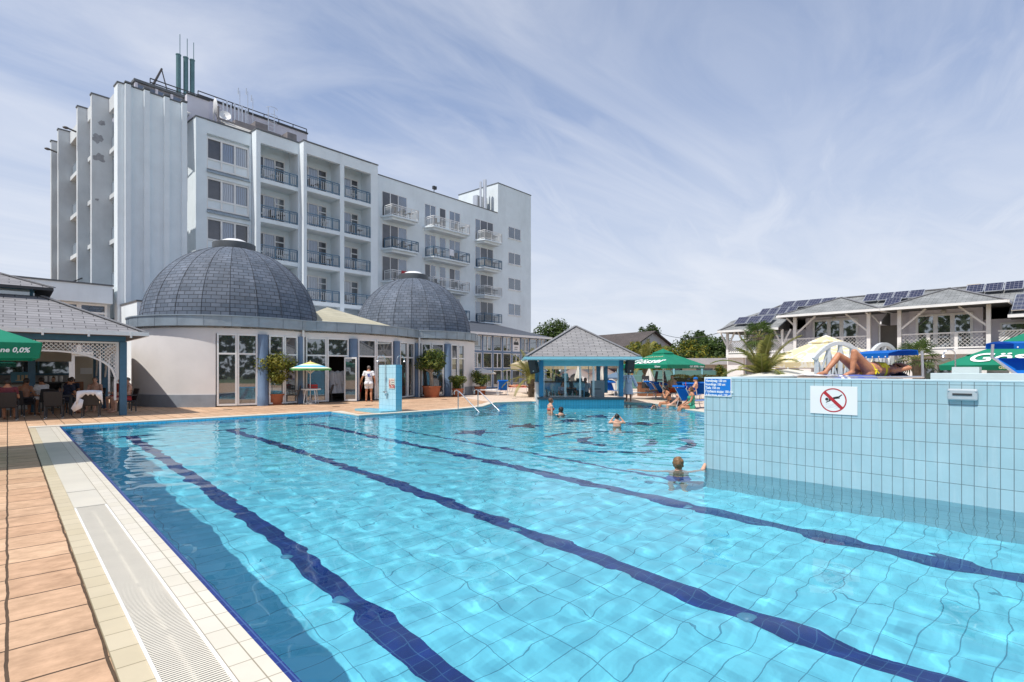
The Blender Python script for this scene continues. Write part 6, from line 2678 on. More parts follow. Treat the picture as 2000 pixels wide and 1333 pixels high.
mb = MB(); mb.add([(-2.3, -.4, 2.1), (2.3, -.4, 2.1), (2.3, 2, 2.95), (-2.3, 2, 2.95), (2.3, 4.4, 2.1), (-2.3, 4.4, 2.1)], [(0, 1, 2, 3), (3, 2, 4, 5)]); mb.build('roof', RTILE, RH)
mb = MB(); mb.box(-1.6, -1.1, 1.6, 2.2, 2.5, 3.3); mb.build('chimney', CONC, RH)

TF = thing('teal_fence', 'teal mesh fence panels between light blue posts behind the hedge', 'fence', Vector((8.5, 43.5, 0)), R(-4))
mb = MB()
for k in range(8):
    mb.box(2.2 * k + .05, 2.2 * k + 2.15, -.01, .01, .15, 1.6)
mb.build('panel', mat('teal_mesh', (.11, .24, .22), .7, .12, 3), TF)
for k in range(9):
    mb = MB(); mb.box(2.2 * k - .06, 2.2 * k + .06, -.06, .06, 0, 1.75); mb.build('post', LBLUE, TF)
mb = MB()
for k in range(8):
    for z in (.3, .75, 1.2, 1.6):
        mb.bar((2.2 * k, 0, z), (2.2 * k + 2.2, 0, z), .03)
mb.build('wire', mat('fence_wire', (.15, .35, .36), .5), TF)
# little chalets with red roofs seen through the bar
for k, (px, lb) in enumerate(((1124, 'small white hut with red roof and arched door, left of two behind the bar'), (1178, 'small white hut with red roof and arched door, right of two behind the bar'))):
    t = thing('garden_hut', lb, 'hut', at(px, 723, 44) - Vector((0, 0, 1.65)), R(-8), 'red roofed huts behind the bar')
    mb = MB(); mb.box(-1.1, 1.1, 0, 2.2, 0, 1.35); mb.add([(-1.1, 0, 1.35), (1.1, 0, 1.35), (0, 0, 1.95)], [(0, 1, 2)]); mb.build('wall', DRUM, t)
    mb = MB(); mb.add([(-1.4, -.3, 1.22), (0, -.3, 2.02), (0, 2.5, 2.02), (-1.4, 2.5, 1.22), (1.4, -.3, 1.22), (1.4, 2.5, 1.22)], [(0, 1, 2, 3), (1, 4, 5, 2)]); mb.build('roof', RTILE, t)
    mb = MB(); mb.box(-.45, .45, -.02, 0, 0, .95)
    mb.add([(.45 * math.cos(PI * j / 10), -.02, .95 + .4 * math.sin(PI * j / 10)) for j in range(11)], [tuple(range(11))])
    mb.build('door', DARKROOM, t)
# distant tree line closing the horizon
fw = MB()
rnd = random.Random(5)
for k in range(9000):
    a = R(rnd.uniform(-62, 62))
    d = rnd.uniform(118, 135)
    h = 5 + 2.5 * noise.noise(Vector((a * 9, 0, 0))) + 1.5 * noise.noise(Vector((a * 40, 2, 0)))
    p = Vector((math.sin(a) * d, math.cos(a) * d, rnd.random() ** .7 * max(h, 2)))
    u_ = Vector((rnd.gauss(0, 1), rnd.gauss(0, 1), rnd.gauss(0, 1))).normalized()
    v_ = u_.cross(Vector((rnd.gauss(0, 1), rnd.gauss(0, 1), rnd.gauss(0, 1)))).normalized()
    fw.add([p - u_ * .9, p + v_ * .6, p + u_ * .9, p - v_ * .6], [(0, 1, 2, 3)])
for k in range(9000):  # unseen tree ring behind the camera, added and raised to darken window reflections
    a = R(rnd.uniform(40, 300))
    d = rnd.uniform(58, 66)
    h = (8.5 if a < R(170) else 12.5) + 4.5 * noise.noise(Vector((a * 7, 1, 0))) + 2 * noise.noise(Vector((a * 30, 2, 0)))
    p = Vector((math.sin(a) * d * 1.1, math.cos(a) * d, rnd.random() ** .8 * max(h, 3)))
    if p.y > 45: continue
    u_ = Vector((rnd.gauss(0, 1), rnd.gauss(0, 1), rnd.gauss(0, 1))).normalized()
    v_ = u_.cross(Vector((rnd.gauss(0, 1), rnd.gauss(0, 1), rnd.gauss(0, 1)))).normalized()
    fw.add([p - u_ * .8, p + v_ * .6, p + u_ * .8, p - v_ * .6], [(0, 1, 2, 3)])
tag(fw.build('far_wood', [LEAF3]), 'dark green far-off wood along the horizon, with an unseen ring the windows mirror', 'wood', kind='stuff')
# ---------------------------------------------------------------- parasols
GOLD = mat('gold_lettering', (.62, .55, .33), .6, .03)


def parasol(name, label, p, rz, a, zv, zt, m, val=.22, vent=True, n=4, rp=.035, polemat=WHITE, base=True, sag=.05, group=None, under=None):
    t = thing(name, label, 'parasol', p, rz, group)
    R_ = a / math.sqrt(2) if n == 4 else a
    mb = MB()
    off = PI / 4 if n == 4 else 0
    seg = 8 if n == 4 else 4
    rows = 6

    def rim(i, f):
        t0 = off + 2 * PI * i / n
        t1 = off + 2 * PI * (i + 1) / n
        q0, q1 = Vector((R_ * math.cos(t0), R_ * math.sin(t0), 0)), Vector((R_ * math.cos(t1), R_ * math.sin(t1), 0))
        return q0.lerp(q1, f)
    for i in range(n):
        for k in range(seg):
            f0, f1 = k / seg, (k + 1) / seg
            s0, s1 = -sag * 4 * f0 * (1 - f0), -sag * 4 * f1 * (1 - f1)
            for r_ in range(rows):
                g0, g1 = r_ / rows, (r_ + 1) / rows
                z = lambda g, s: zv + (zt - zv) * g - abs(s) * -1 * 0 + s * (1 - g) * g * 2
                A0, A1 = rim(i, f0), rim(i, f1)
                mb.poly([(A0.x * (1 - g0), A0.y * (1 - g0), z(g0, s0)), (A1.x * (1 - g0), A1.y * (1 - g0), z(g0, s1)), (A1.x * (1 - g1), A1.y * (1 - g1), z(g1, s1)), (A0.x * (1 - g1), A0.y * (1 - g1), z(g1, s0))])
            w0, w1 = .03 * math.sin(f0 * 9 + i), .03 * math.sin(f1 * 9 + i)
            A0, A1 = rim(i, f0), rim(i, f1)
            mb.poly([(A0.x * (1 - .02 + w0 * .3), A0.y * (1 - .02 + w0 * .3), zv - val), (A1.x * (1 - .02 + w1 * .3), A1.y * (1 - .02 + w1 * .3), zv - val), (A1.x, A1.y, zv), (A0.x, A0.y, zv)])
    can = mb.build('canopy', m, t)
    if vent:
        vb_ = MB()
        vr = .26
        h = zt - zv
        for i in range(n):
            A0, A1 = rim(i, 0) * vr, rim(i, 1) * vr
            zb = zt - h * vr + .07
            vb_.poly([(A0.x, A0.y, zb), (A1.x, A1.y, zb), (0, 0, zt + .10)])
            vb_.poly([(A0.x, A0.y, zb - .06), (A1.x, A1.y, zb - .06), (A1.x, A1.y, zb), (A0.x, A0.y, zb)])
        vb_.build('vent_cap', m, can)
    pm = MB()
    pm.tube([(0, 0, 0), (0, 0, zt + .06)], rp, 10)
    pm.build('pole', polemat, t, True)
    rb = MB()
    for i in range(n):
        q = rim(i, 0)
        rb.bar((0, 0, zt - .06), (q.x * .98, q.y * .98, zv - .02), .025)
        rb.bar((0, 0, zv - .25), (q.x * .5, q.y * .5, (zt + zv) / 2 - .05), .02)
    rb.build('ribs', polemat, t)
    if base:
        b = MB()
        b.lathe([(.3, 0), (.3, .06), (.08, .1), (.05, .3), (.001, .3)], (0, 0, 0), 20)
        b.build('base', CONC, t, True)
    fr = []
    for i in range(n):
        c0_, c1_ = rim(i, 0) + Vector((0, 0, zv)), rim(i, 1) + Vector((0, 0, zv))
        fr.append((c0_, c1_, Vector((0, 0, zt))))
    return t, can, fr


def face_text(can, fr, i, s, size, m, along=.5, upf=.25, shear=0, sx=1.0, rot=0, bold=0, lift=.02):
    c0_, c1_, ap = fr[i]
    xd = (c1_ - c0_).normalized()
    yd = (ap - (c0_ + c1_) / 2).normalized()
    n = xd.cross(yd)
    o = c0_.lerp(c1_, along).lerp(ap, upf) + n * lift
    if rot:
        xd, yd = xd * math.cos(rot) + yd * math.sin(rot), yd * math.cos(rot) - xd * math.sin(rot)
    return text(s, size, m, can, o, xd, yd, shear=shear, sx=sx, bold=bold, ext=.002)


def valance_text(can, fr, i, s, size, m, along, zoff, shear=0, bold=0, sx=1):
    c0_, c1_, ap = fr[i]
    xd = (c1_ - c0_).normalized()
    n = xd.cross(ZUP)
    return text(s, size, m, can, c0_.lerp(c1_, along) + Vector((0, 0, zoff)) + n * .03, xd, ZUP, shear=shear, bold=bold, sx=sx, ext=.002)


# left, near: u 12.2..16, right edge at v = .44
t, can, fr = parasol('parasol', 'big square green parasol with white slanted lettering at the left frame edge', W(.44 - 1.9, 12.25 + 1.9), PR, 3.8, 2.11, 2.95, GREENF, .26, True, 4, .04, ALU)
# face 2 (i=2) is the -y side: corners run from (-,-) to (+,-)
valance_text(can, fr, 2, 'Zitrone 0,0%', .115, WHITET, .875, -.13, shear=.22, bold=.003, sx=1.0)
# middle, behind the loungers
t, can, fr = parasol('parasol', 'big square green parasol with white lettering over the loungers right of the bar', at(1295, 723, 30) - Vector((0, 0, 1.65)), R(35), 3.15, 1.93, 2.72, GREENF, .2, True, 4, .035, WHITE)
for i in (1, 3):
    face_text(can, fr, i, 'Gösser', .72, WHITET, .5, .2, .25, 1.0, R(4), .014)
    face_text(can, fr, i, 'NATUR RADLER', .17, GOLD, .5, .52, 0, 1, R(4))
    valance_text(can, fr, i, 'Gösser', .13, WHITET, .8, -.1, .15, .003)
    valance_text(can, fr, (i + 1) % 4, 'GUT. BESSER.  Gösser', .13, WHITET, .76, -.1, .1, .003)
# right, partly behind the blue sun hood
t, can, fr = parasol('parasol', 'big square green parasol with white lettering at the right frame edge behind the lounger', Vector((16.25, 17.2, 0)), R(40), 3.6, 1.80, 2.72, GREENF, .16, True, 4, .035, WHITE)
for i in range(4):
    face_text(can, fr, i, 'Gösser', .80, WHITET, .5, .26, .25, 1.0, R(5), .016)
    face_text(can, fr, i, 'NATUR RADLER', .2, GOLD, .5, .6, 0)
    valance_text(can, fr, i, 'GUT. BESSER.', .12, GOLD, .5, -.08, 0, .003)
LEAFY, nt, b_ = newmat('leaf_print_canvas')
tc_ = mk(nt, 'ShaderNodeTexCoord')
vo = mk(nt, 'ShaderNodeTexNoise', Scale=1.3, Detail=3.0, Distortion=2.5)
nt.links.new(tc_.outputs['Object'], vo.inputs[0])
nt.links.new(mixc(nt, ramp(nt, vo.outputs[0], .5, .56), (.70, .60, .36, 1), (.76, .74, .66, 1)), b_.inputs['Base Color'])
b_.inputs['Roughness'].default_value = .85
parasol('parasol', 'large cream parasol with white leaf print between the feather palm and the footbridge', Vector((13.9, 24, 0)), R(20), 3.9, 1.98, 3.1, LEAFY, .24, True, 4, .04, WHITE)
parasol('parasol', 'low off-white parasol just above the basin wall below the cream parasol', Vector((8.75, 17.2, 0)), R(10), 1.9, 1.42, 1.68, OFFWHITE, .14, False, 8, .02, WHITE, sag=0)
parasol('parasol', 'wide cream parasol whose valance shows behind the left end of the pool bar', Vector((2.6, 36.2, 0)), R(8), 4.8, 2.05, 3.1, CREAMF, .35, False, 4, .045, WHITE)
parasol('parasol', 'white domed parasol standing before the glazed hall', Vector((-2.15, 39.3, 0)), 0, 1.0, 1.42, 1.78, OFFWHITE, .08, False, 8, .02, WHITE, sag=0)
parasol('parasol', 'grey blue parasol seen through the right bay of the pool bar', Vector((6.9, 36.0, 0)), 0, .95, 1.15, 1.5, mat('slate_canvas', (.12, .18, .26), .8, .05), .08, False, 8, .02, WHITE, sag=0)
STRIPE, nt, b_ = newmat('striped_canvas')
tc_ = mk(nt, 'ShaderNodeTexCoord'); sp_ = mk(nt, 'ShaderNodeSeparateXYZ'); nt.links.new(tc_.outputs['Object'], sp_.inputs[0])
cr = nt.nodes.new('ShaderNodeValToRGB'); cr.color_ramp.interpolation = 'CONSTANT'
mr = mk(nt, 'ShaderNodeMapRange'); mr.inputs[1].default_value = 1.62; mr.inputs[2].default_value = 2.1
nt.links.new(sp_.outputs[2], mr.inputs[0]); nt.links.new(mr.outputs[0], cr.inputs[0])
cols = [(.12, .42, .14), (.70, .74, .55), (.10, .42, .62), (.62, .70, .70), (.55, .60, .20), (.78, .62, .25), (.72, .36, .10)]
cr.color_ramp.elements[0].color = c4(cols[0])
cr.color_ramp.elements[1].position = .22; cr.color_ramp.elements[1].color = c4(cols[1])
for k, ps_ in enumerate((.34, .5, .62, .74, .88)):
    e = cr.color_ramp.elements.new(ps_); e.color = c4(cols[k + 2])
nt.links.new(cr.outputs[0], b_.inputs['Base Color']); b_.inputs['Roughness'].default_value = .8
sp0 = gr(606, 790)
parasol('beach_parasol', 'small striped green, blue and orange parasol over the white plastic table', sp0, .2, .98, 1.72, 2.06, STRIPE, .09, False, 10, .016, WHITE, sag=0)


def closed_parasol(p, h0, h1, r, label, m=OFFWHITE):
    t = thing('closed_parasol', label, 'parasol', p)
    mb = MB()
    prof = [(r * .9, h0), (r, h0 + .12), (r * .75, h0 + (h1 - h0) * .4), (r * .42, h0 + (h1 - h0) * .75), (.04, h1)]
    V, F = [], []
    n = 20
    for q, z in prof:
        for k in range(n):
            a = 2 * PI * k / n
            rr = q * (1 + .25 * math.sin(a * 5 + z))
            V.append((rr * math.cos(a), rr * math.sin(a), z))
    for i in range(len(prof) - 1):
        for k in range(n):
            F.append((i * n + k, i * n + (k + 1) % n, (i + 1) * n + (k + 1) % n, (i + 1) * n + k))
    mb.add(V, F)
    mb.build('folded_canopy', m, t, True)
    q = MB(); q.tube([(0, 0, 0), (0, 0, h1 + .08)], .025, 8); q.build('pole', WHITE, t)


closed_parasol(Vector((4.15, 34, 0)), 1.0, 1.9, .22, 'folded off-white parasol in front of the left red-roofed hut')
closed_parasol(Vector((5.9, 35.5, 0)), 1.0, 1.8, .2, 'folded off-white parasol in front of the right red-roofed hut')
closed_parasol(Vector((8.6, 34, 0)), .85, 1.72, .30, 'folded off-white parasol in a brown planter right of the robed person')
closed_parasol(Vector((13.2, 14.3, 0)), 1.2, 1.72, .12, 'folded beige parasol under the right green parasol')
pb_ = MB(); pb_.box(-.75, .75, -.35, .35, 0, .82); pb_.box(-.8, .8, -.4, .4, .82, .88)
tag(pb_.build('planter_box', mat('brown_planter', (.24, .10, .045), .7, .15), loc=Vector((8.75, 34.3, 0)), bevel=.01), 'brown planter box holding a folded off-white parasol', 'planter')


# ---------------------------------------------------------------- loungers
def make_lounger(name, label, back=0, hood=None, hoodtilt=0, fab=BLUEF, group=None, frame=ALU):
    """bed along local y, head end at +y; back = backrest angle, hood = rise of the sun hood"""
    t = thing(name, label, 'sun lounger', group=group)
    fr = MB()
    for x in (-.3, .3):
        fr.tube([(x, -.98, .33), (x, .35 if back else .98, .33)], .02, 8)
        if back:
            c, s = math.cos(back), math.sin(back)
            fr.tube([(x, .3, .33), (x, .3 + .68 * c, .33 + .68 * s)], .02, 8)
    fr.tube([(-.3, -.98, .33), (.3, -.98, .33)], .02, 8)
    fr.build('frame', frame, t, True)
    for y in (-.7, .5):
        for x in (-.3, .3):
            l = MB(); l.tube([(x, y, .33), (x * 1.05, y + (.12 if y > 0 else -.12), 0)], .017, 8); l.build('leg', frame, t, True)
    b = MB()
    pts = [(-.96, .345), (-.5, .325), (0, .32), (.3, .335)]
    if back: pts += [(.3 + .34 * math.cos(back), .33 + .34 * math.sin(back)), (.3 + .67 * math.cos(back), .33 + .67 * math.sin(back))]
    else: pts += [(.96, .345)]
    for (y0, z0), (y1, z1) in zip(pts, pts[1:]):
        b.poly([(-.28, y0, z0), (.28, y0, z0), (.28, y1, z1), (-.28, y1, z1)])
    o = b.build('sling', fab, t)
    s_ = o.modifiers.new('thick', 'SOLIDIFY'); s_.thickness = .012
    if hood:
        y0 = .3 + .66 * math.cos(back) if back else .93
        z0 = .33 + (.66 * math.sin(back) if back else 0)
        h = MB()
        for x in (-.33, .33):
            h.tube([(x, y0, z0), (x, y0 - .02, z0 + hood)], .02, 8)
        ho = h.build('hood_arm', frame, t, True)
        c = MB()
        yy, zz = y0 + (.12 if back else -.12), z0 + hood + .12 * math.tan(hoodtilt)
        n = 6
        for k in range(n):
            f0, f1 = k / n, (k + 1) / n
            a0 = (yy - .62 * f0, zz - .62 * f0 * math.tan(hoodtilt) + .03 * math.sin(PI * f0))
            a1 = (yy - .62 * f1, zz - .62 * f1 * math.tan(hoodtilt) + .03 * math.sin(PI * f1))
            c.poly([(-.34, a0[0], a0[1]), (.34, a0[0], a0[1]), (.34, a1[0], a1[1]), (-.34, a1[0], a1[1])])
        ye, ze = yy - .62, zz - .62 * math.tan(hoodtilt)
        c.poly([(-.34, ye, ze - .07), (.34, ye, ze - .07), (.34, ye, ze), (-.34, ye, ze)])
        c.poly([(-.34, yy, zz), (.34, yy, zz), (.34, yy + .02, zz - .07), (-.34, yy + .02, zz - .07)])
        q = c.build('sun_hood', fab, t)
        s_ = q.modifiers.new('thick', 'SOLIDIFY'); s_.thickness = .01
        st_ = MB()
        for k in range(6):
            st_.ell((-.3 + .12 * k, ye - .008, ze - .05), (.012, .006, .012))
        st_.build('stud', WHITE, q)
    return t


# near lounger on the raised deck: bed along the picture, head to the right
LD = R(14)
nl = make_lounger('sun_lounger', 'lounger with blue sling and blue sun hood carrying the sunbather above the tiled wall', 0, .43, R(5), BLUEF)
nl.location = Vector((5.88, 9.15, 1.2)); nl.rotation_euler = (0, 0, LD - PI / 2)
nr = make_lounger('sun_lounger', 'lounger with raised blue back and blue sun hood at the right frame edge', R(27), .22, R(2), BLUEF)
nr.location = Vector((7.62, 7.5, 1.2)); nr.rotation_euler = (0, 0, R(-11))
gp = 'blue hooded loungers on the far right terrace'
la_ = make_lounger('sun_lounger', 'blue hooded lounger left of the big green parasol pole', R(55), .1, R(12), BLUEF, gp)
la_.location = gr(1286, 777); la_.rotation_euler = (0, 0, R(-70) + PI)
specs = [(1335, 781, R(160), 'blue hooded lounger directly right of the bald seated man'), (1352, 784, R(150), 'blue hooded lounger behind the reading bather'),
         (1372, 781, R(150), 'blue hooded lounger farthest back beside the blue depth sign'), (1352, 798, R(118), 'blue lounger closest to the three bathers on the pool edge'),
         (1303, 780, R(105), 'blue lounger under the bald seated man'), (1196, 773, R(20), 'blue lounger seen through the right bay of the pool bar')]
for px, py, rz, lb in specs:
    dup(la_, gr(px, py), rz, lb, gp)
lw_ = make_lounger('sun_lounger', 'white lounger with a blue and white towel beside the brown planter', 0, None, 0, OFFWHITE, 'pale loungers without hoods')
lw_.location = gr(1254, 779); lw_.rotation_euler = (0, 0, R(80))
for px, py, rz, lb in ((953, 772, R(70), 'pale lounger with white towels right of the last red pot'), (1012, 766.5, R(70), 'pale lounger carrying an orange towelled sunbather left of the bar'),):
    dup(lw_, gr(px, py), rz, lb, 'pale loungers without hoods')
dup(la_, gr(981, 772), R(185), 'hooded lounger standing end-on in front of the glazed hall door', gp)


def towel_on(p, rz, w_, l_, z, m, label, name='towel', seed=1, m2=None, drop=None):
    mb = MB()
    nx, ny = 10, 14
    V = []
    for j in range(ny + 1):
        for i in range(nx + 1):
            x, y = (i / nx - .5) * w_, (j / ny - .5) * l_
            zz = z + .018 * noise.noise(Vector((x * 6, y * 6, seed)))
            if drop and abs(x) > drop: zz -= (abs(x) - drop) * .9; x *= .93
            V.append((x, y, zz))
    F = [(j * (nx + 1) + i, j * (nx + 1) + i + 1, (j + 1) * (nx + 1) + i + 1, (j + 1) * (nx + 1) + i) for j in range(ny) for i in range(nx)]
    mi = [1 if m2 and (2 <= (k // nx) <= 2 or 4 <= (k // nx) <= 4) else 0 for k in range(len(F))]
    mb.v = [Vector(v) for v in V]; mb.f = F; mb.m = mi; mb.uv = [None] * len(F)
    o = mb.build(name, [m, m2 or m], smooth=True, loc=p, rz=rz)
    s_ = o.modifiers.new('thick', 'SOLIDIFY'); s_.thickness = .015
    tag(o, label, 'towel')
    return o


ax = Vector((math.cos(LD), math.sin(LD), 0))
towel_on(nl.location + ax * -.42, LD - PI / 2, .95, .85, .365, TOWELB, 'blue towel with white stripes under the sunbather, hanging over the lounger side', seed=2, m2=TOWELW, drop=.30)
towel_on(nl.location + ax * -.92, LD - PI / 2, .62, .32, .37, TOWELW, 'white fringed towel bunched on the foot end of the near lounger', seed=6)
towel_on(gr(1254, 779), R(80), .56, 1.0, .36, TOWELW, 'white and blue towel folded on the pale lounger by the planter', seed=3, m2=BLUEF)
towel_on(gr(953, 772), R(70), .56, 1.3, .37, TOWELW, 'crumpled white towel on the lounger right of the last red pot', seed=4)
towel_on(gr(1012, 766.5), R(70), .6, 1.4, .37, ORANGEF, 'orange towel under the sunbather left of the pool bar', seed=5)
towel_on(gr(1303, 780), R(105), .62, 1.3, .37, REDB, 'red towel on the lounger of the bald man', seed=8, m2=CREAMF)

# ---------------------------------------------------------------- white table group left of the door
TB = thing('plastic_table', 'white plastic table under the striped parasol', 'table', gr(606, 789.5) + Vector((0, .1, 0)), .15)
mb = MB(); mb.lathe([(.45, .70), (.46, .68), (.46, .735), (.44, .745), (.001, .745)], (0, 0, 0), 28); mb.build('table_top', WHITE, TB, True)
for k in range(4):
    a = PI / 4 + k * PI / 2
    mb = MB(); mb.bar((.40 * math.cos(a), .40 * math.sin(a), 0), (.30 * math.cos(a), .30 * math.sin(a), .7), .05, .035); mb.build('leg', WHITE, TB)
CB = thing('cooler_bag', 'small red and black cooler bag on the white plastic table', 'bag', TB.location + Vector((.14, -.08, .746)), .3)
mb = MB(); mb.box(-.2, .2, -.12, .12, 0, .2); mb.build('body', REDB, CB, bevel=.03)
mb = MB(); mb.box(-.205, .205, -.125, .125, .09, .12); mb.build('band', DARKM, CB)
mb = MB(); mb.tube([(-.1, 0, .2), (-.08, 0, .28), (.08, 0, .28), (.1, 0, .2)], .012, 6); mb.build('handle', DARKM, CB)


def plastic_chair(p, rz, label, m):
    t = thing('plastic_chair', label, 'chair', p, rz)
    mb = MB(); mb.box(-.24, .24, -.23, .24, .41, .445); mb.build('seat', m, t, bevel=.02)
    mb = MB()
    n = 7
    for k in range(n):
        x = -.2 + .4 * k / (n - 1)
        mb.bar((x, -.23, .44), (x * 1.05, -.34, .84 + .04 * math.cos(x * 7)), .045, .02)
    mb.tube([(-.22, -.34, .84), (0, -.36, .89), (.22, -.34, .84)], .025, 7)
    mb.build('backrest', m, t)
    for x in (-.23, .23):
        for y in (-.22, .23):
            q = MB(); q.bar((x * 1.1, y * 1.1, 0), (x, y, .42), .05, .03); q.build('leg', m, t)
        q = MB(); q.tube([(x * 1.05, .22, .43), (x * 1.12, .2, .63), (x * 1.1, -.3, .66)], .02, 6); q.build('armrest', m, t)


plastic_chair(gr(569, 790) + Vector((0, .2, 0)), R(-75) + PI, 'grey plastic armchair between the oleander pot and the white table', GREYPL)
plastic_chair(gr(633, 786) + Vector((0, .3, 0)), R(95), 'grey plastic armchair tucked in at the right of the white table', GREYPL)
plastic_chair(gr(604, 785) + Vector((0, .5, 0)), R(180), 'white plastic chair with a curved back behind the white table', WHITE)
bk = MB(); bk.lathe([(.10, 0), (.13, .28), (.125, .28), (.1, .02), (.001, .02)], (0, 0, 0), 16)
tag(bk.build('bucket', WHITE, smooth=True, loc=gr(572, 788) + Vector((.15, .5, 0))), 'white plastic bucket under the grey armchair by the oleander pot', 'bucket')
fp = thing('folded_parasol', 'closed pale parasol pole leaning beside the thin blue pillar', 'parasol', gr(579, 788) + Vector((0, .5, 0)))
mb = MB(); mb.tube([(0, 0, 0), (.02, .2, 1.7)], .018, 8); mb.build('pole', WHITE, fp)
mb = MB(); mb.lathe([(.07, .5), (.09, .7), (.05, 1.3), (.015, 1.7)], (.0, .1, 0), 12); mb.build('folded_canopy', mat('pale_teal_canvas', (.4, .55, .5), .8, .1), fp, True)
# lifeguard-style dark chair silhouette and sun board by the planter
hc = thing('wooden_high_chair', 'dark wooden trestle high chair right of the yellowish palm', 'high chair', Vector((10.4, 38, 0)))
mb = MB()
for x in (-.5, .5):
    mb.bar((x, -.3, 0), (x * .45, 0, 1.55), .12); mb.bar((x, .3, 0), (x * .45, 0, 1.55), .12)
mb.build('leg_frame', DARKM, hc)
mb = MB(); mb.box(-.35, .35, -.25, .25, .9, 1.0); mb.build('seat', DARKM, hc)
sbd = MB(); sbd.box(-.02, .02, -.22, .22, 0, .75)
o = sbd.build('menu_board', DARKM, loc=Vector((8.0, 32.5, .55)), rz=R(60))
tag(o, 'black board with pale letters beside the robed person', 'board')
text('BAR', .2, WHITET, o, (-.025, 0, .45), (0, -1, 0), (0, 0, 1), ext=.001)
wb_ = MB(); wb_.bar((6.85, 32, .5), (7.25, 32, 1.95), .25, .04)
tag(wb_.build('wooden_board', mat('orange_wood', (.45, .2, .07), .6, .2), off=(7, 32, 0), loc=(7, 32, 0)), 'orange brown wooden board leaning behind the right post of the pool bar', 'board')

# ---------------------------------------------------------------- arched footbridge railings
FB = thing('footbridge', 'footbridge with two white arched railings behind the sunbather', 'bridge', Vector((9.0, 15.5, 1.08)), R(-8))
WB = mat('bridge_grey_white', (.60, .62, .64), .5, .08)


def archrail(x0, x1, y0, y1, zl, zm, zr_, name):
    t_ = MB()
    n = 18
    f = lambda k: Vector((x0 + (x1 - x0) * k, y0 + (y1 - y0) * k, zl + (zr_ - zl) * k + (zm - (zl + zr_) / 2) * (1 - (2 * k - 1) ** 2)))
    for i in range(n):
        t_.bar(f(i / n), f((i + 1) / n), .13, .10)
    o = t_.build(name, WB, FB)
    for k in range(5):
        p = f(.05 + .9 * k / 4)
        q = MB(); q.bar((p.x, p.y, 0), p, .10, .09); q.build('post', WB, o)
    q = MB()
    for k in range(4):
        a, b = f(.05 + .9 * k / 4), f(.05 + .9 * (k + 1) / 4)
        q.bar((a.x, a.y, .05), b - Vector((0, 0, .05)), .05, .04)
        q.bar(a - Vector((0, 0, .05)), (b.x, b.y, .05), .05, .04)
    q.build('cross_brace', WB, o)


archrail(-.35, 1.25, 0, .45, .88, 1.34, .80, 'railing')
archrail(1.6, 2.85, 1.2, 1.7, .75, 1.36, .70, 'railing')
dk2 = MB(); dk2.box(-.4, 2.9, .1, 1.6, -.05, .06); dk2.build('deck', WB, FB)
# small tiled shower pillar on the raised level
sp1 = thing('shower_pillar', 'short light blue tiled pillar with one swan-neck shower behind the right end of the wall', 'shower', Vector((10.95, 12.9, 0)), PR)
mb = MB(); mb.box(-.22, .18, -.15, .35, 1.2, 1.72); mb.build('tiled_pillar', RIMT, sp1)
mb = MB(); mb.tube([(-.1, .3, 1.6), (-.1, .3, 2.0)] + [(-.1 - .14 * (1 - math.cos(PI * k / 6)) * .7, .3 + .14 * (1 - math.cos(PI * k / 6)) * .7, 2.0 + .14 * math.sin(PI * k / 6)) for k in range(1, 7)], .016, 8); po = mb.build('shower_pipe', STEEL, sp1, True)
mb = MB(); mb.lathe([(.02, .02), (.05, -.03), (.001, -.04)], (-.30, .5, 1.99), 12); mb.build('shower_head', STEEL, po, True)
# ---------------------------------------------------------------- people
def skinmat(name, col):
    m, nt, b = newmat(name)
    tc = mk(nt, 'ShaderNodeTexCoord')
    n1 = mk(nt, 'ShaderNodeTexNoise', Scale=9.0, Detail=5.0)
    nt.links.new(tc.outputs['Object'], n1.inputs[0])
    nt.links.new(mixc(nt, ramp(nt, n1.outputs[0], .35, .65), c4((col[0] * .86, col[1] * .80, col[2] * .78)), c4(col, 1.08)), b.inputs['Base Color'])
    b.inputs['Roughness'].default_value = .48
    b.inputs['Subsurface Weight'].default_value = .12
    b.inputs['Subsurface Radius'].default_value = (.02, .008, .004)
    b.inputs['Specular IOR Level'].default_value = .4
    return m


SK = skinmat('skin_light', (.62, .36, .25))
SKT = skinmat('skin_tanned', (.50, .235, .13))
SKD = skinmat('skin_brown', (.33, .16, .09))
HAIRD = mat('hair_dark', (.018, .012, .009), .5, .3, 30, .4, 90)
HAIRB = mat('hair_brown', (.10, .05, .025), .5, .3, 30, .4, 90)
HAIRF = mat('hair_fair', (.20, .105, .045), .5, .3, 30, .4, 90)
HAIRG = mat('hair_grey', (.16, .13, .11), .55, .25, 30, .3, 90)
SHIRTW = mat('white_shirt', (.78, .78, .80), .85, .04, 5, .2, 30)
SHIRTN = mat('navy_shirt', (.02, .025, .05), .85, .1)
SHIRTL = mat('pale_blue_shirt', (.42, .50, .62), .85, .06)
SHIRTR = mat('maroon_shirt', (.16, .03, .04), .85, .1)
ROBE = mat('blue_robe', (.52, .66, .85), .95, .06, 6, .5, 60)
YELL = mat('yellow_bikini', (.75, .62, .02), .6, .05)
BLKF = mat('black_fabric', (.014, .014, .018), .8, .1)
GREENS = mat('green_print', (.05, .35, .22), .7, .5, 14)
CORAL = mat('coral_fabric', (.55, .10, .06), .7, .08)
NAVYT = mat('blue_trunks', (.02, .09, .40), .7, .1)
EYEM = mat('eye_dark', (.02, .015, .012), .2, .1)


def V3(*a): return Vector(a)


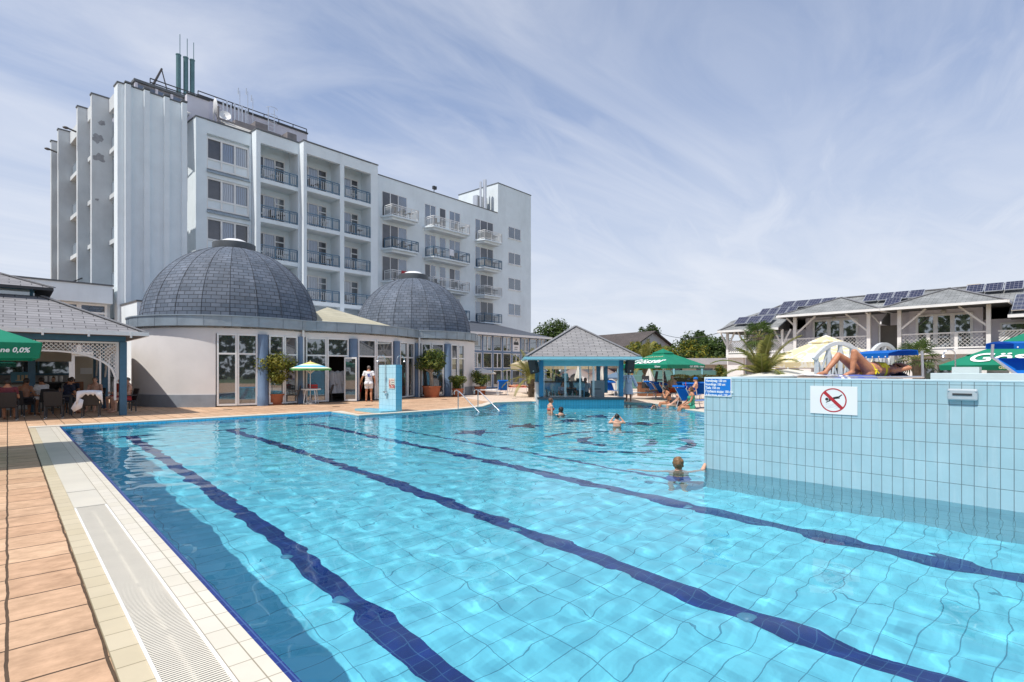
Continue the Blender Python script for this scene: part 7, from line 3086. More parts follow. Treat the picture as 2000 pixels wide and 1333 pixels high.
def stand(**k):
    J = dict(pel=V3(0, 0, .97), chest=V3(0, -.01, 1.30), neck=V3(0, -.01, 1.50), head=V3(0, .025, 1.645), look=V3(0, 1, 0))
    for s, n in ((-1, 'L'), (1, 'R')):
        J['sh' + n] = V3(s * .185, -.01, 1.43); J['el' + n] = V3(s * .25, -.03, 1.14); J['wr' + n] = V3(s * .27, .06, .90)
        J['hip' + n] = V3(s * .095, 0, .92); J['kn' + n] = V3(s * .105, .02, .49); J['an' + n] = V3(s * .11, -.02, .085); J['toe' + n] = V3(s * .13, .17, .03)
    J.update(k)
    return J


def sit(h=.47, lean=-.06, **k):
    J = dict(pel=V3(0, 0, h + .10), chest=V3(0, lean, h + .43), neck=V3(0, lean * 1.2, h + .63), head=V3(0, lean * 1.2 + .035, h + .775), look=V3(0, 1, -.1))
    for s, n in ((-1, 'L'), (1, 'R')):
        J['sh' + n] = V3(s * .185, lean, h + .56); J['el' + n] = V3(s * .26, lean + .08, h + .28); J['wr' + n] = V3(s * .18, lean + .32, h + .25)
        J['hip' + n] = V3(s * .10, .02, h + .08); J['kn' + n] = V3(s * .13, .44, h + .06); J['an' + n] = V3(s * .13, .42, .09 + h - .47); J['toe' + n] = V3(s * .14, .60, .03 + h - .47)
    J.update(k)
    return J


def frame(r, u):
    u = u.normalized()
    r = (r - u * r.dot(u)).normalized()
    return r, u.cross(r).normalized(), u          # right, forward, up


def body_mesh(J, fem=0, fat=0, vox=.012, curl=.5, detail=False, hands=None):
    mb = MB()
    rc = J['shR'] - J['shL']
    rp = J['hipR'] - J['hipL']
    ax = (J['neck'] - J['pel'])
    ws = (.165 + .015 * fem, .15 - .012 * fem, .152 - .012 * fem, .165 - .015 * fem, .165 - .02 * fem, .12)
    ds = (.115, .112, .108, .118, .108, .08)
    bell = (0, .5, .8, .3, 0, 0)
    spine = [J['pel'], J['pel'].lerp(J['chest'], .33), J['pel'].lerp(J['chest'], .66), J['chest'], J['chest'].lerp(J['neck'], .42), J['chest'].lerp(J['neck'], .78)]
    seg = (J['chest'] - J['pel']).length
    for i, c in enumerate(spine):
        u = (spine[min(i + 1, 5)] - spine[max(i - 1, 0)])
        fr = frame(rp.lerp(rc, i / 5), u)
        w_, d_ = ws[i] + fat * .05 * (1 + bell[i]) * .6, ds[i] + fat * .05 * (1 + bell[i])
        mb.ell(c + fr[1] * (fat * .03 * bell[i]), (w_, d_, .105 + .03 * seg), fr, 16, 10)
    frc = frame(rc, J['neck'] - J['chest'])
    frp = frame(rp, spine[1] - J['pel'])
    if fem:
        for s in (-1, 1):
            mb.ell(J['chest'] + frc[0] * (s * .078) + frc[1] * .085 + frc[2] * .015, (.068, .062, .064), frc, 12, 8)
    for s, n in ((-1, 'L'), (1, 'R')):
        # buttock, thigh, calf, foot
        mb.ell(J['hip' + n] - frp[1] * .045 - frp[2] * .02, (.095 + .01 * fem + .02 * fat, .10, .10), frp, 12, 8)
        f = 1 + .25 * fat + .08 * fem
        mb.cap(J['hip' + n], J['kn' + n], .088 * f, .056, 14)
        kn, an, toe = J['kn' + n], J['an' + n], J['toe' + n]
        fwd = (toe - an).normalized()
        mb.cap(kn, kn.lerp(an, .32) - fwd * .012, .055, .057 * (1 + .1 * fat), 12)
        mb.cap(kn.lerp(an, .32) - fwd * .012, an, .056, .036, 12)
        mb.cap(an - fwd * .03 + (toe - an) * .05 + V3(0, 0, -.0), toe.lerp(an, .25), .042, .036, 10)
        side = fwd.cross((kn - an).normalized())
        for k in range(5):
            o_ = side * (.034 * (k - 2) / 2)
            b = toe.lerp(an, .22) + o_
            mb.cap(b, toe + o_ * 1.1 + fwd * (.012 - .006 * abs(k - 1.2)), .016, .0125 if k else .015, 7)
        # shoulder, arm
        mb.ell(J['sh' + n], (.066, .062, .064), frc, 12, 8)
        mb.cap(J['chest'].lerp(J['neck'], .6) + frc[0] * (s * .06), J['sh' + n], .062, .055, 10)
        el, wr = J['el' + n], J['wr' + n]
        g = 1 - .12 * fem + .12 * fat
        mb.cap(J['sh' + n], el, .053 * g, .040 * g, 12)
        mb.cap(el, el.lerp(wr, .3), .040 * g, .041 * g, 12)
        mb.cap(el.lerp(wr, .3), wr, .041 * g, .026, 12)
        # hand: palm, four fingers, thumb
        hd = (J.get('hd' + n) or (wr - el)).normalized()
        pn = J.get('pn' + n) or (rc.normalized() * -s)       # palm normal
        pn = (pn - hd * pn.dot(hd)).normalized()
        sd = hd.cross(pn) * 1.0                              # towards the thumb for one hand
        if sd.dot(J.get('th' + n) or frc[1]) < 0: sd = -sd
        pc = wr + hd * .055
        mb.ell(pc, (.041, .016, .05), (sd, pn, hd), 12, 8)
        for k in range(4):
            b = wr + hd * (.095 - .006 * abs(k - 1)) + sd * (.030 - .020 * k)
            L_ = (.070, .078, .072, .056)[k]
            c = curl * (.9 + .12 * k)
            d1 = (hd * math.cos(c * .7) + pn * math.sin(c * .7)).normalized()
            d2 = (hd * math.cos(c * 1.7) + pn * math.sin(c * 1.7)).normalized()
            spread = sd * (.10 - .07 * k)
            m_ = b + (d1 + spread * .3).normalized() * L_ * .55
            mb.cap(b - hd * .02, m_, .0098, .009, 7)
            mb.cap(m_, m_ + d2 * L_ * .5, .009, .0072, 7)
        tb = wr + hd * .028 + sd * .026
        t1 = tb + (sd * .75 + hd * .65 + pn * .25).normalized() * .042
        mb.cap(tb, t1, .0125, .0105, 7)
        mb.cap(t1, t1 + (sd * .3 + hd * .9 + pn * .35).normalized() * .032, .0105, .0082, 7)
    # neck, head, face
    lk = J['look'].normalized()
    up = (J['head'] - J['neck'])
    up = J.get('hup') or up
    hr_ = lk.cross(up).normalized()
    up = hr_.cross(lk).normalized()
    H_ = J['head']
    mb.cap(J['neck'] - frc[2] * .04, H_ - up * .05 - lk * .015, .056 - .006 * fem, .052 - .006 * fem, 12)
    fr = (hr_, lk, up)
    mb.ell(H_ + up * .028 - lk * .012, (.076, .093, .088), fr, 18, 12)
    mb.ell(H_ - up * .035 + lk * .022, (.060, .068, .082), fr, 16, 10)
    mb.ell(H_ - up * .088 + lk * .062, (.026, .024, .022), fr, 10, 6)
    mb.cap(H_ + up * .012 + lk * .082, H_ - up * .028 + lk * .105, .010, .015, 8)
    mb.ell(H_ - up * .058 + lk * .085, (.024, .012, .008), fr, 10, 6)
    mb.ell(H_ + up * .03 + lk * .078, (.052, .014, .010), fr, 10, 6)
    for s in (-1, 1):
        mb.ell(H_ + hr_ * (s * .075) - lk * .01 - up * .008, (.012, .020, .032), fr, 8, 6)
    me = mb.mesh('tmp', SK)
    ob = bpy.data.objects.new('tmp', me)
    COL.objects.link(ob)
    rm = ob.modifiers.new('r', 'REMESH'); rm.mode = 'VOXEL'; rm.voxel_size = vox; rm.use_smooth_shade = True
    smo = ob.modifiers.new('s', 'SMOOTH'); smo.factor = .5; smo.iterations = 3 if vox > .009 else 6
    dg = bpy.context.evaluated_depsgraph_get()
    out = bpy.data.meshes.new_from_object(ob.evaluated_get(dg))
    bpy.data.objects.remove(ob)
    return out, fr


def segt(p, a, b):
    d = b - a
    t = (p - a).dot(d) / d.length_squared
    q = a + d * min(max(t, 0), 1)
    return t, (p - q).length


def cover(me, fn, name, m, parent, off=.008, wob=0):
    """clothing or hair: the body faces picked by fn, lifted off the skin"""
    V, F, mp = [], [], {}
    for f in me.polygons:
        if fn(f.center):
            q = []
            for i in f.vertices:
                if i not in mp:
                    v = me.vertices[i]
                    w_ = off * (1 + wob * noise.noise(v.co * 22)) if wob else off
                    mp[i] = len(V); V.append(v.co + v.normal * w_)
                q.append(mp[i])
            F.append(q)
    if not F: return None
    mb = MB(); mb.add(V, F)
    o = mb.build(name, m, parent, True, ang=180)
    s_ = o.modifiers.new('thick', 'SOLIDIFY'); s_.thickness = off * .9; s_.offset = -1
    return o


def dist_arm(p, J):
    return min(segt(p, J['sh' + n], J['el' + n])[1] if True else 9 for n in 'LR'), min(segt(p, J['el' + n], J['wr' + n])[1] for n in 'LR')


def on_torso(p, J, t0, t1, r=.30):
    a, b = J['pel'], J['neck']
    t, d = segt(p, a, b)
    if not (t0 <= t <= t1) or d > r: return False
    for n in 'LR':
        ts, ds = segt(p, J['sh' + n], J['el' + n])
        if ts > .22 and ds < .062: return False
        te, de = segt(p, J['el' + n], J['wr' + n])
        if de < .058: return False
        tw, dw = segt(p, J['wr' + n], J['wr' + n] + (J['wr' + n] - J['el' + n]).normalized() * .18)
        if dw < .06: return False
        tk, dk_ = segt(p, J['hip' + n], J['kn' + n])
        if tk > .25 and dk_ < .10: return False
    return True


def on_sleeve(p, J, t1):
    for n in 'LR':
        t, d = segt(p, J['sh' + n], J['el' + n])
        if -.25 < t < t1 and d < .085: return True
    return False


def on_leg(p, J, t1, w=.14):
    for n in 'LR':
        t, d = segt(p, J['hip' + n], J['kn' + n])
        if -.3 < t < t1 and d < w: return True
    t, d = segt(p, J['pel'], J['chest'])
    return False


def shirt(J, sl=.55, bottom=-.05, top=.97):
    return lambda p: on_torso(p, J, bottom, top) or on_sleeve(p, J, sl)


def shorts(J, leg=.5, top=.22):
    def f(p):
        t, d = segt(p, J['pel'], J['neck'])
        if on_arm(p, J): return False
        return (t < top and d < .2 and on_torso(p, J, -.4, top)) or on_leg(p, J, leg)
    return f


def on_arm(p, J):
    for n in 'LR':
        if segt(p, J['el' + n], J['wr' + n])[1] < .055: return True
        hd = (J['wr' + n] - J['el' + n]).normalized()
        if segt(p, J['wr' + n], J['wr' + n] + hd * .17)[1] < .055: return True
    return False


def hairfn(J, fr, low=-.02, front=.035, style='short'):
    H_ = J['head']

    def f(p):
        q = p - H_
        x, y, z = q.dot(fr[0]), q.dot(fr[1]), q.dot(fr[2])
        if abs(x) > .1 or abs(y) > .13 or z > .15 or z < -.13: return False
        if abs(x) > .078 and z < .03 and y > -.04: return False
        lim = low if y < -.02 else low + (y + .02) * .75
        if y > front: return z > .075
        return z > lim
    return f


NP = {}


def person(label, p, rz, J, scale=1.0, fem=0, fat=0, skin=SK, hair=HAIRD, hlow=-.05, wear=(), vox=.012, curl=.5, longhair=0, hoff=.013, water=False, bun=False, eyes=False, group=None, hats=None, hwob=.5):
    t = thing('person', label, 'person', p, rz, group)
    t.scale = (scale,) * 3
    me, fr = body_mesh(J, fem, fat, vox, curl)
    me.materials.clear(); me.materials.append(skin)
    me.polygons.foreach_set('use_smooth', [True] * len(me.polygons))
    b = bpy.data.objects.new('body', me)
    COL.objects.link(b); b.parent = t
    obs = [b]
    for nm, m, fn, off in wear:
        o = cover(me, fn, nm, m, t, off, .25)
        if o: obs.append(o)
    if hair:
        ho = cover(me, hairfn(J, fr, hlow), 'hair', hair, t, hoff, hwob)
        if ho: obs.append(ho)
        if longhair or bun:
            mb = MB()
            H_ = J['head']
            if longhair:
                for k in range(9):
                    x = (-1 + 2 * k / 8)
                    a = H_ + fr[0] * (.07 * x) - fr[1] * (.075 - .03 * x * x) + fr[2] * .02
                    d = J.get('hairdir') or -fr[2]
                    mb.tube([a, a + d * longhair * .5 - fr[1] * .02 + fr[0] * .012 * x, a + d * longhair * (1 - .12 * abs(x)) + fr[1] * .0], [.030, .028, .010], 7)
            if bun:
                mb.ell(H_ - fr[1] * .10 + fr[2] * .05, (.045, .045, .045), fr, 12, 8)
            obs.append(mb.build('hair', hair, t, True))
    if eyes:
        for s in (-1, 1):
            e = MB(); e.ell(J['head'] + fr[0] * (s * .031) + fr[1] * .0835 + fr[2] * .012, (.013, .006, .007), fr, 10, 6); e.build('eye', EYEM, t, True)
        e = MB(); e.ell(J['head'] + fr[1] * .092 - fr[2] * .056, (.022, .006, .005), fr, 10, 6); e.build('mouth', mat('lip', (.35, .1, .08), .5), t, True)
    if water:
        for o in obs: caust(o)
    return t, me, fr, J


def band(J, a, b, t0, t1, r=.22):
    """ring of cloth across the trunk between two fractions of pelvis-neck"""
    return lambda p: on_torso(p, J, t0, t1)


# --- sunbather on the near lounger (local: head towards +x, face up)
J = dict(pel=V3(.02, 0, .105), chest=V3(.30, 0, .115), neck=V3(.50, 0, .105), head=V3(.655, .0, .115), look=V3(.05, -.45, 1), hup=V3(1, 0, 0))
for s, n in ((1, 'R'), (-1, 'L')):
    y = s
    J['sh' + n] = V3(.43, y * .17, .105)
    J['hip' + n] = V3(-.01, y * .095, .10)
J['knL'], J['anL'], J['toeL'] = V3(-.37, -.12, .44), V3(-.43, -.13, .075), V3(-.60, -.14, .03)
J['knR'], J['anR'], J['toeR'] = V3(-.47, .12, .39), V3(-.76, .13, .07), V3(-.93, .14, .035)
J['elL'], J['wrL'] = V3(.62, -.33, .16), V3(.66, -.10, .235)
J['elR'], J['wrR'] = V3(.60, .34, .14), V3(.71, .13, .20)
J['hdL'], J['pnL'], J['thL'] = V3(.25, 1, .1), V3(0, .1, -1), V3(1, 0, 0)
J['hdR'], J['pnR'] = V3(.3, -1, .1), V3(0, 0, -1)


def bik_top(p):
    t, d = segt(p, J['pel'], J['neck'])
    x, y, z = p
    cup = .20 < x < .405 and z > .165 and abs(y) < .17 and (abs(abs(y) - .08) < .075)
    strap = .285 < x < .325 and on_torso(p, J, 0, 1)
    return (cup or strap) and not on_arm(p, J)


def bik_low(p):
    x, y, z = p
    if on_leg(p, J, 2) and z > .24: return False
    side = -.005 < x < .035 and on_torso(p, J, -.5, .3, .3)
    return (-.09 < x < .06 and abs(y) < .055 + .06 * max(0, (x + .06)) * 8 and on_torso(p, J, -.6, .3)) or side


wm_, me_, fr_, _ = person('woman in a yellow bikini lying on the lounger, knees up, arm over her face', nl.location + Vector((0, 0, .335)) + ax * .10, LD, J, .93, 1, .5, SKT, HAIRD, -.08,
       (('bikini_top', YELL, bik_top, .006), ('bikini_bottom', YELL, bik_low, .006)), .0065, .35, .0, .02)
hm = MB()
for k in range(11):
    x = -1 + .2 * k
    a = V3(.70, .07 * x, .10 - .02 * x * x)
    hm.tube([a, a + V3(.09, .03 * x, -.05), a + V3(.17, .05 * x + .02 * math.sin(k * 3), -.085)], [.034, .03, .012], 7)
hm.build('hair', HAIRD, wm_, True)
kn = MB()
kn.ell((.02, -.205, .12), (.03, .018, .022)); kn.tube([(.02, -.21, .12), (.05, -.235, .06)], [.008, .012], 6); kn.tube([(.02, -.21, .12), (-.02, -.235, .05)], [.008, .012], 6)
kn.build('bikini_knot', YELL, wm_, True)

# --- man holding on to the corner of the basin wall
J = stand(look=V3(.1, 1, .05))
J['elR'], J['wrR'] = V3(.40, .10, 1.48), V3(.50, .27, 1.61)
J['hdR'], J['pnR'] = V3(.55, .7, .05), V3(.6, .3, -.7)
J['elL'], J['wrL'] = V3(-.46, .08, 1.34), V3(-.68, .16, 1.36)
J['hdL'], J['pnL'] = V3(-1, .3, 0), V3(0, 0, -1)
person('fair haired man in blue trunks standing in the water holding the wall corner', Vector((2.80, 9.12, -1.58)), R(-6), J, 1.0, 0, .1, SK, HAIRF, -.075, (('trunks', NAVYT, shorts(J, .45), .012),), .009, .35, water=True, hwob=1.3)
# --- boy adjusting goggles
J = stand(head=V3(0, .01, 1.645))
J['elL'], J['wrL'] = V3(-.30, .05, 1.40), V3(-.13, .12, 1.62)
J['elR'], J['wrR'] = V3(.30, .05, 1.40), V3(.13, .12, 1.62)
for n, s in (('L', 1), ('R', -1)):
    J['hd' + n], J['pn' + n] = V3(s * .6, .2, .8), V3(s, 0, 0)
person('dark haired swimmer seen from behind raising both hands to his goggles', Vector((3.1, 16.0, -.97)), R(-8), J, .75, 0, .05, SK, HAIRD, -.06, (('trunks', BLKF, shorts(J, .4), .012),), .011, .6, water=True, hoff=.02)
# --- woman standing in profile, facing right
J = stand()
person('short haired woman in a coral bikini top standing in the pool before the bar', Vector((1.51, 21.3, -1.16)), R(-75), J, .97, 1, .05, SK, HAIRB, -.07,
       (('bikini_top', CORAL, lambda p: on_torso(p, J, .56, .72), .008), ('bikini_bottom', CORAL, shorts(J, .06, .1), .008)), .011, .5, water=True)
# --- swimmer with only the head out
J = stand(look=V3(-.2, 1, .15))
J['elL'], J['wrL'] = V3(-.38, .2, 1.32), V3(-.45, .42, 1.40)
J['elR'], J['wrR'] = V3(.38, .2, 1.36), V3(.62, .35, 1.44)
person('dark haired swimmer with only head and shoulders above the water beside the coral bikini', Vector((1.86, 20.6, -1.47)), R(10), J, .97, 0, 0, SK, HAIRD, -.09, (('trunks', BLKF, shorts(J, .4), .012),), .011, .4, water=True, hoff=.02)
J = stand(look=V3(0, 1, 0))
J['elL'], J['wrL'] = V3(-.33, .08, 1.40), V3(-.14, .13, 1.60)
J['elR'], J['wrR'] = V3(.33, .08, 1.40), V3(.14, .13, 1.60)
for n, s in (('L', 1), ('R', -1)):
    J['hd' + n], J['pn' + n] = V3(s * .6, -.1, .8), V3(s, 0, 0)
tt_ = person('swimmer far off by the curved pool edge, face down over dark goggles', Vector((6.35, 24.3, -1.40)), R(180), J, .86, 0, 0, SK, HAIRD, -.05, (('trunks', BLKF, shorts(J, .4), .012),), .011, .4, water=True, hoff=.02)[0]
gg = MB()
for s in (-1, 1): gg.ell((s * .033, .118, 1.66), (.03, .014, .02))
gg.bar((-.08, .08, 1.66), (.08, .08, 1.66), .02)
gg.build('goggles', BLKF, tt_, True)
# --- three bathers on the curved edge, legs in the water
J = sit(.03, .12, head=V3(.02, .24, .76), neck=V3(.0, .17, .64), look=V3(0, .75, -.7))
for n, s in (('L', -1), ('R', 1)):
    J['an' + n] = V3(s * .12, .62, -.28); J['toe' + n] = V3(s * .13, .78, -.38); J['kn' + n] = V3(s * .12, .46, .08)
    J['el' + n], J['wr' + n] = V3(s * .24, .30, .34), V3(s * .06, .36, .55)
    J['hd' + n], J['pn' + n] = V3(-s * .3, -.1, 1), V3(0, -1, 0)
person('girl with dark hair on the pool edge bending her face towards her hands', Vector((7.48, 25.6, 0)), R(85), J, .98, 1, 0, SKT, HAIRD, -.08, (('bikini_top', BLKF, lambda p: on_torso(p, J, .6, .72), .008), ('bikini_bottom', BLKF, shorts(J, .08, .12), .008)), .011, .8, .22, water=True)
J = sit(.03, -.03, look=V3(.1, 1, -.1))
for n, s in (('L', -1), ('R', 1)):
    J['an' + n] = V3(s * .12, .52, -.34); J['toe' + n] = V3(s * .13, .68, -.44); J['kn' + n] = V3(s * .13, .46, .07)
    J['el' + n], J['wr' + n] = V3(s * .24, .08, .31), V3(s * .17, .30, .14)
person('middle bather on the pool edge with bare reddish back and black swimwear', Vector((7.42, 24.1, 0)), R(78), J, 1.03, 1, .12, SK, HAIRD, -.06, (('bikini_bottom', BLKF, shorts(J, .2, .2), .01), ('bikini_top', CORAL, lambda p: on_torso(p, J, .63, .67), .006)), .011, .5, water=True, bun=True)
J = sit(.03, .0, look=V3(0, 1, -.15))
for n, s in (('L', -1), ('R', 1)):
    J['an' + n] = V3(s * .12, .60, -.26); J['toe' + n] = V3(s * .13, .76, -.36); J['kn' + n] = V3(s * .13, .46, .07)
    J['el' + n], J['wr' + n] = V3(s * .24, .13, .32), V3(s * .13, .36, .17)
person('woman in a green patterned one-piece swimsuit on the pool edge nearest the tiled wall', Vector((7.52, 22.7, 0)), R(88), J, 1.03, 1, .15, SKT, HAIRB, -.09, (('swimsuit', GREENS, lambda p: on_torso(p, J, -.5, .80) or on_leg(p, J, .1, .12), .01),), .011, .5, .12, water=True)
# --- robed person
J = stand(look=V3(-.1, 1, 0))
J['elL'], J['wrL'] = V3(-.32, -.03, 1.17), V3(-.42, .03, .93)
J['elR'], J['wrR'] = V3(.32, -.03, 1.17), V3(.44, .03, .93)
rt_, me_, _, _ = person('person in a pale blue bathrobe standing on the pool rim right of the bar', Vector((6.02, 28.0, 0)), R(160), J, .92, 1, 0, SKD, HAIRG, -.04, (), .012)
rb = MB()
prof = [(.075, 1.53), (.14, 1.48), (.20, 1.40), (.20, 1.25), (.185, 1.08), (.20, .95), (.24, .7), (.27, .45), (.265, .44), (.01, .5)]
n = 22
Vv, Ff = [], []
for r_, z in prof:
    for k in range(n):
        t = 2 * PI * k / n
        rr = r_ * (1 + (.07 * math.sin(5 * t + z * 2) if z < 1 else 0))
        Vv.append((rr * math.cos(t), rr * .72 * math.sin(t), z))
for i in range(len(prof) - 1):
    for k in range(n):
        Ff.append((i * n + k, (i + 1) * n + k, (i + 1) * n + (k + 1) % n, i * n + (k + 1) % n))
rb.add(Vv, Ff)
for nme in 'LR':
    rb.cap(J['sh' + nme], J['el' + nme], .085, .085, 12); rb.cap(J['el' + nme], J['el' + nme].lerp(J['wr' + nme], .95), .085, .10, 12)
rb.tube([(.205 * math.cos(t), .16 * math.sin(t), 1.07) for t in [2 * PI * k / 20 for k in range(21)]], .022, 6)
rb.tube([(-.06, .09, 1.52), (-.03, .16, 1.3), (.02, .165, 1.08)], .03, 6)
rb.tube([(.06, .09, 1.52), (.05, .16, 1.3), (.03, .165, 1.08)], .03, 6)
rb.build('bathrobe', ROBE, rt_, True, ang=180)
# --- man in white walking to the door
J = stand(look=V3(.15, 1, -.05))
J['anL'], J['toeL'], J['knL'] = V3(-.13, .06, .085), V3(-.14, .24, .03), V3(-.11, .06, .49)
J['anR'], J['toeR'] = V3(.13, -.10, .09), V3(.15, .08, .03)
J['elL'], J['wrL'] = V3(-.31, -.04, 1.16), V3(-.40, .08, .94)
J['elR'], J['wrR'] = V3(.28, -.08, 1.16), V3(.30, -.02, .90)
mw = person('man in white T-shirt and white shorts walking barefoot to the open bath house door', Vector((-7.42, 28.1, 0)), R(8), J, 1.06, 0, .12, SKT, HAIRG, -.03, (('shorts', SHIRTW, shorts(J, .62, .12), .028), ('t_shirt', SHIRTW, shirt(J, .6, -.06), .022)), .012, .5, hoff=.007)[0]
pm2 = MB(); pm2.poly([(-.06, -.185, 1.36), (.08, -.185, 1.36), (.07, -.185, 1.30), (.02, -.185, 1.24), (-.05, -.185, 1.30)]); pm2.poly([(-.02, -.185, 1.27), (.12, -.185, 1.25), (.12, -.185, 1.22), (-.02, -.185, 1.22)])
pm2.build('back_print', mat('print_blue', (.12, .16, .45), .8), mw)
# --- child in red shorts in the doorway
J = stand(look=V3(.1, 1, -.1))
person('boy in red swim shorts standing in the dark doorway facing the pool', Vector((-8.45, 29.9, 0)), R(165), J, .80, 0, 0, SKT, HAIRB, -.03, (('shorts', REDB, shorts(J, .85, .15), .025),), .013, eyes=True)
# --- bald man sitting on a lounger, back to the camera, and a lying sunbather next to him
J = sit(.40, -.04, look=V3(0, 1, -.1))
mb0 = gr(1313, 780)
person('bald heavy man sitting with his bare back to the pool under the green parasol', mb0 + Vector((0, .1, -.02)), R(10), J, 1.08, 0, .55, SK, None, 0, (('trunks', ORANGEF, shorts(J, .6), .015),), .013)


def lying(**k):
    J = dict(pel=V3(.0, 0, .10), chest=V3(.32, 0, .11), neck=V3(.52, 0, .11), head=V3(.665, 0, .12), look=V3(0, .2, 1), hup=V3(1, 0, 0))
    for s, n in ((1, 'R'), (-1, 'L')):
        J['sh' + n] = V3(.45, s * .18, .1); J['el' + n] = V3(.2, s * .27, .07); J['wr' + n] = V3(-.03, s * .25, .06)
        J['hip' + n] = V3(-.03, s * .095, .1); J['kn' + n] = V3(-.46, s * .12, .14); J['an' + n] = V3(-.86, s * .12, .06); J['toe' + n] = V3(-.92, s * .15, .2)
        J['pn' + n] = V3(0, 0, -1)
    J.update(k)
    return J


J = lying()
person('sunbather lying on a red towel left of the bald man', gr(1291, 779) + Vector((0, .2, .34)), R(15), J, .95, 1, .05, SK, HAIRB, -.05, (('swimsuit', CORAL, lambda p: on_torso(p, J, -.4, .7), .008),), .014)
J = lying()
person('sunbather lying on an orange towel in front of the glazed hall', gr(1012, 766.5) + Vector((0, 0, .35)), R(165), J, .95, 0, .1, SKT, HAIRB, -.05, (('trunks', CORAL, shorts(J, .4), .01),), .014)
# --- reading bather with cap on the blue lounger
J = sit(.40, -.18, look=V3(0, 1, -.35))
for n, s in (('L', -1), ('R', 1)):
    J['kn' + n] = V3(s * .13, .34, .72); J['an' + n] = V3(s * .13, .48, .42); J['toe' + n] = V3(s * .13, .64, .38)
    J['el' + n], J['wr' + n] = V3(s * .26, .02, .66), V3(s * .13, .22, .82)
tr_ = person('bather with a blue cap reading with drawn up knees on a blue lounger', gr(1356, 790) + Vector((0, .4, 0)), R(75), J, 1.0, 0, 0, SK, HAIRB, -.02, (('trunks', BLUED, shorts(J, .6), .012),), .013)[0]
cp = MB(); cp.ell(J['head'] + V3(0, -.01, .05), (.10, .115, .085)); cp.add([(-.08, .07, 1.22), (.08, .07, 1.22), (.07, .2, 1.19), (-.07, .2, 1.19)], [(0, 1, 2, 3)])
cp.build('cap', BLUEF, tr_, True)
tag((lambda mb: mb.box(-.14, .14, -.01, .01, 0, .2) and mb)(MB()).build('book', mat('book_red', (.5, .06, .05), .6), loc=gr(1356, 790) + Vector((-.26, .48, .84)), rz=R(75)), 'open red book held by the reading bather', 'book')
# --- bar staff and guests
J = stand()
person('bartender with dark hair behind the rear counter beside the light blue dispenser', Vector((BX + 1.72, BY + 3.4, -.6)), R(190), J, 1.06, 0, 0, SKT, HAIRD, -.04, (('shirt', BLKF, shirt(J, .6), .018), ('trousers', BLKF, shorts(J, 1.1, .2), .02)), .014)
J = stand(look=V3(-.6, 1, -.3))
person('bartender in a pale blue shirt behind the rear counter at the right', Vector((BX + 2.63, BY + 3.3, -.6)), R(150), J, 1.04, 0, 0, SKT, HAIRD, -.04, (('shirt', SHIRTL, shirt(J, .6), .018), ('trousers', BLKF, shorts(J, 1.1, .2), .02)), .014)
J = sit(.55, .02, look=V3(-.3, 1, -.2))
J['elL'], J['wrL'] = V3(-.30, .12, .88), V3(-.2, .34, .86)
J['elR'], J['wrR'] = V3(.32, .15, .88), V3(.28, .36, .98)
person('woman in a black tank top with her back to the pool inside the bar', Vector((BX + 1.62, BY + .95, -.42)), R(10), J, 1.05, 1, 0, SKD, HAIRD, -.1, (('tank_top', BLKF, lambda p: on_torso(p, J, -.3, .86), .01), ('skirt', BLKF, shorts(J, .8, .2), .015)), .012, .5, .25)
J = sit(.55, .02, look=V3(.3, 1, -.3))
person('dark haired woman behind the bottles inside the pool bar', Vector((BX + 1.25, BY + 1.55, -.35)), R(200), J, 1.0, 1, 0, SKT, HAIRD, -.1, (('top', SHIRTL, shirt(J, .5), .012), ('skirt', BLKF, shorts(J, .8, .2), .015)), .013, .5, .2)
# stools carrying the two seated women inside the bar
for p, lb in ((Vector((BX + 1.62, BY + .95, -.6)), 'bar stool under the woman in the black tank top'), (Vector((BX + 1.25, BY + 1.55, -.6)), 'bar stool under the woman behind the bottles')):
    st_ = thing('bar_stool', lb, 'stool', p)
    mb = MB(); mb.lathe([(.17, .66), (.18, .69), (.17, .73), (.001, .735)], (0, 0, 0), 18); mb.build('seat', BLACKP, st_, True)
    mb = MB(); mb.lathe([(.18, 0), (.18, .02), (.025, .04), (.025, .66), (.001, .66)], (0, 0, 0), 14); mb.build('pedestal', STEEL, st_, True)

# --- guests under the pavilion


def guest(label, p, rz, wear, hair=HAIRD, fem=0, fat=0, skin=SKT, lean=-.04, eyes=False, J=None, longhair=0, scale=1.0, hlow=-.05):
    J = J or sit(.46, lean)
    w_ = []
    for nm, m, kind in wear:
        w_.append((nm, m, shirt(J, .55, -.1) if kind == 's' else shorts(J, .7, .2), .018 if kind == 's' else .016))
    return person(label, p, rz, J, scale, fem, fat, skin, hair, hlow, w_, .014, .5, longhair, eyes=eyes)


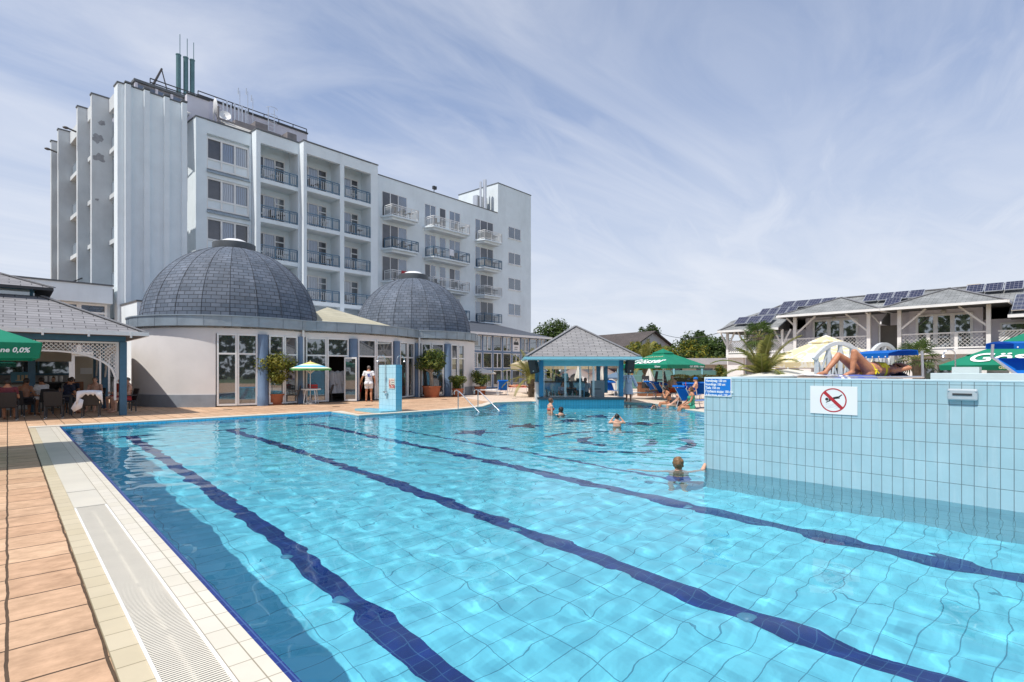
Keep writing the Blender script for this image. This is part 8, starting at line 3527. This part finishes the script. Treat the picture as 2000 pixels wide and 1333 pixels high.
guest('man in a maroon shirt seen from behind on the chair at the left frame edge', gr(15, 821), FA - .1, (('shirt', SHIRTR, 's'), ('shorts', BLKF, 'p')), fat=.2)
guest('person in a pale shirt seen from behind on the chair behind the inner post', gr(80, 806), FA + .6, (('shirt', SHIRTW, 's'), ('shorts', BLKF, 'p')))
J = sit(.46, .16, look=V3(.2, 1, -.6))
guest('man in a dark navy T-shirt leaning over the middle table', gr(125, 809), FA - 1.1, (('shirt', SHIRTN, 's'), ('shorts', BLKF, 'p')), J=J)
guest('woman with sunglasses facing the pool across the middle table', gr(140, 799), FA + 2.9, (('shirt', SHIRTN, 's'), ('shorts', BLKF, 'p')), HAIRB, 1, longhair=.12)
guest('shirtless short haired man facing the pool behind the towel-draped chair', gr(185, 803), FA + 2.75, (('shorts', NAVYT, 'p'),), HAIRG, 0, .15, SK, eyes=True, hlow=0)
guest('heavy shirtless man sitting sideways right of the corner post', gr(255, 806) + Vector((-.25, .15, 0)), FA + 1.75, (('shorts', REDB, 'p'),), HAIRG, 0, .4, SK, hlow=0)
guest('tanned woman with crossed legs half hidden by the corner post', gr(234, 801), FA + 2.1, (('swimsuit', REDB, 'p'), ('top', CORAL, 's')), HAIRB, 1, 0, SK)
chair(gr(234, 801), FA + 2.1, 'black wicker chair half hidden by the corner post')
guest('pale faced woman deep in the shade between the inner post and the leaning man', gr(104, 798), FA + 2.8, (('top', BLKF, 's'), ('shorts', BLKF, 'p')), HAIRB, 1, 0, SK, eyes=True, longhair=.2)
chair(gr(104, 798), FA + 2.8, 'black wicker chair deep in the shade between inner post and leaning man')
guest('dark haired person in a pale blue shirt behind the leftmost chair', gr(27, 800), FA + .3, (('shirt', SHIRTL, 's'), ('shorts', BLKF, 'p')))
guest('bare backed tanned person leaning left of the blue inner post', gr(45, 813), FA - .7, (('shorts', BLKF, 'p'),), HAIRD, 0, .1, SKD, lean=.1)
for o in list(sc.objects):
    if o.type == 'MESH' and o.name.startswith('tmp'):
        bpy.data.objects.remove(o)
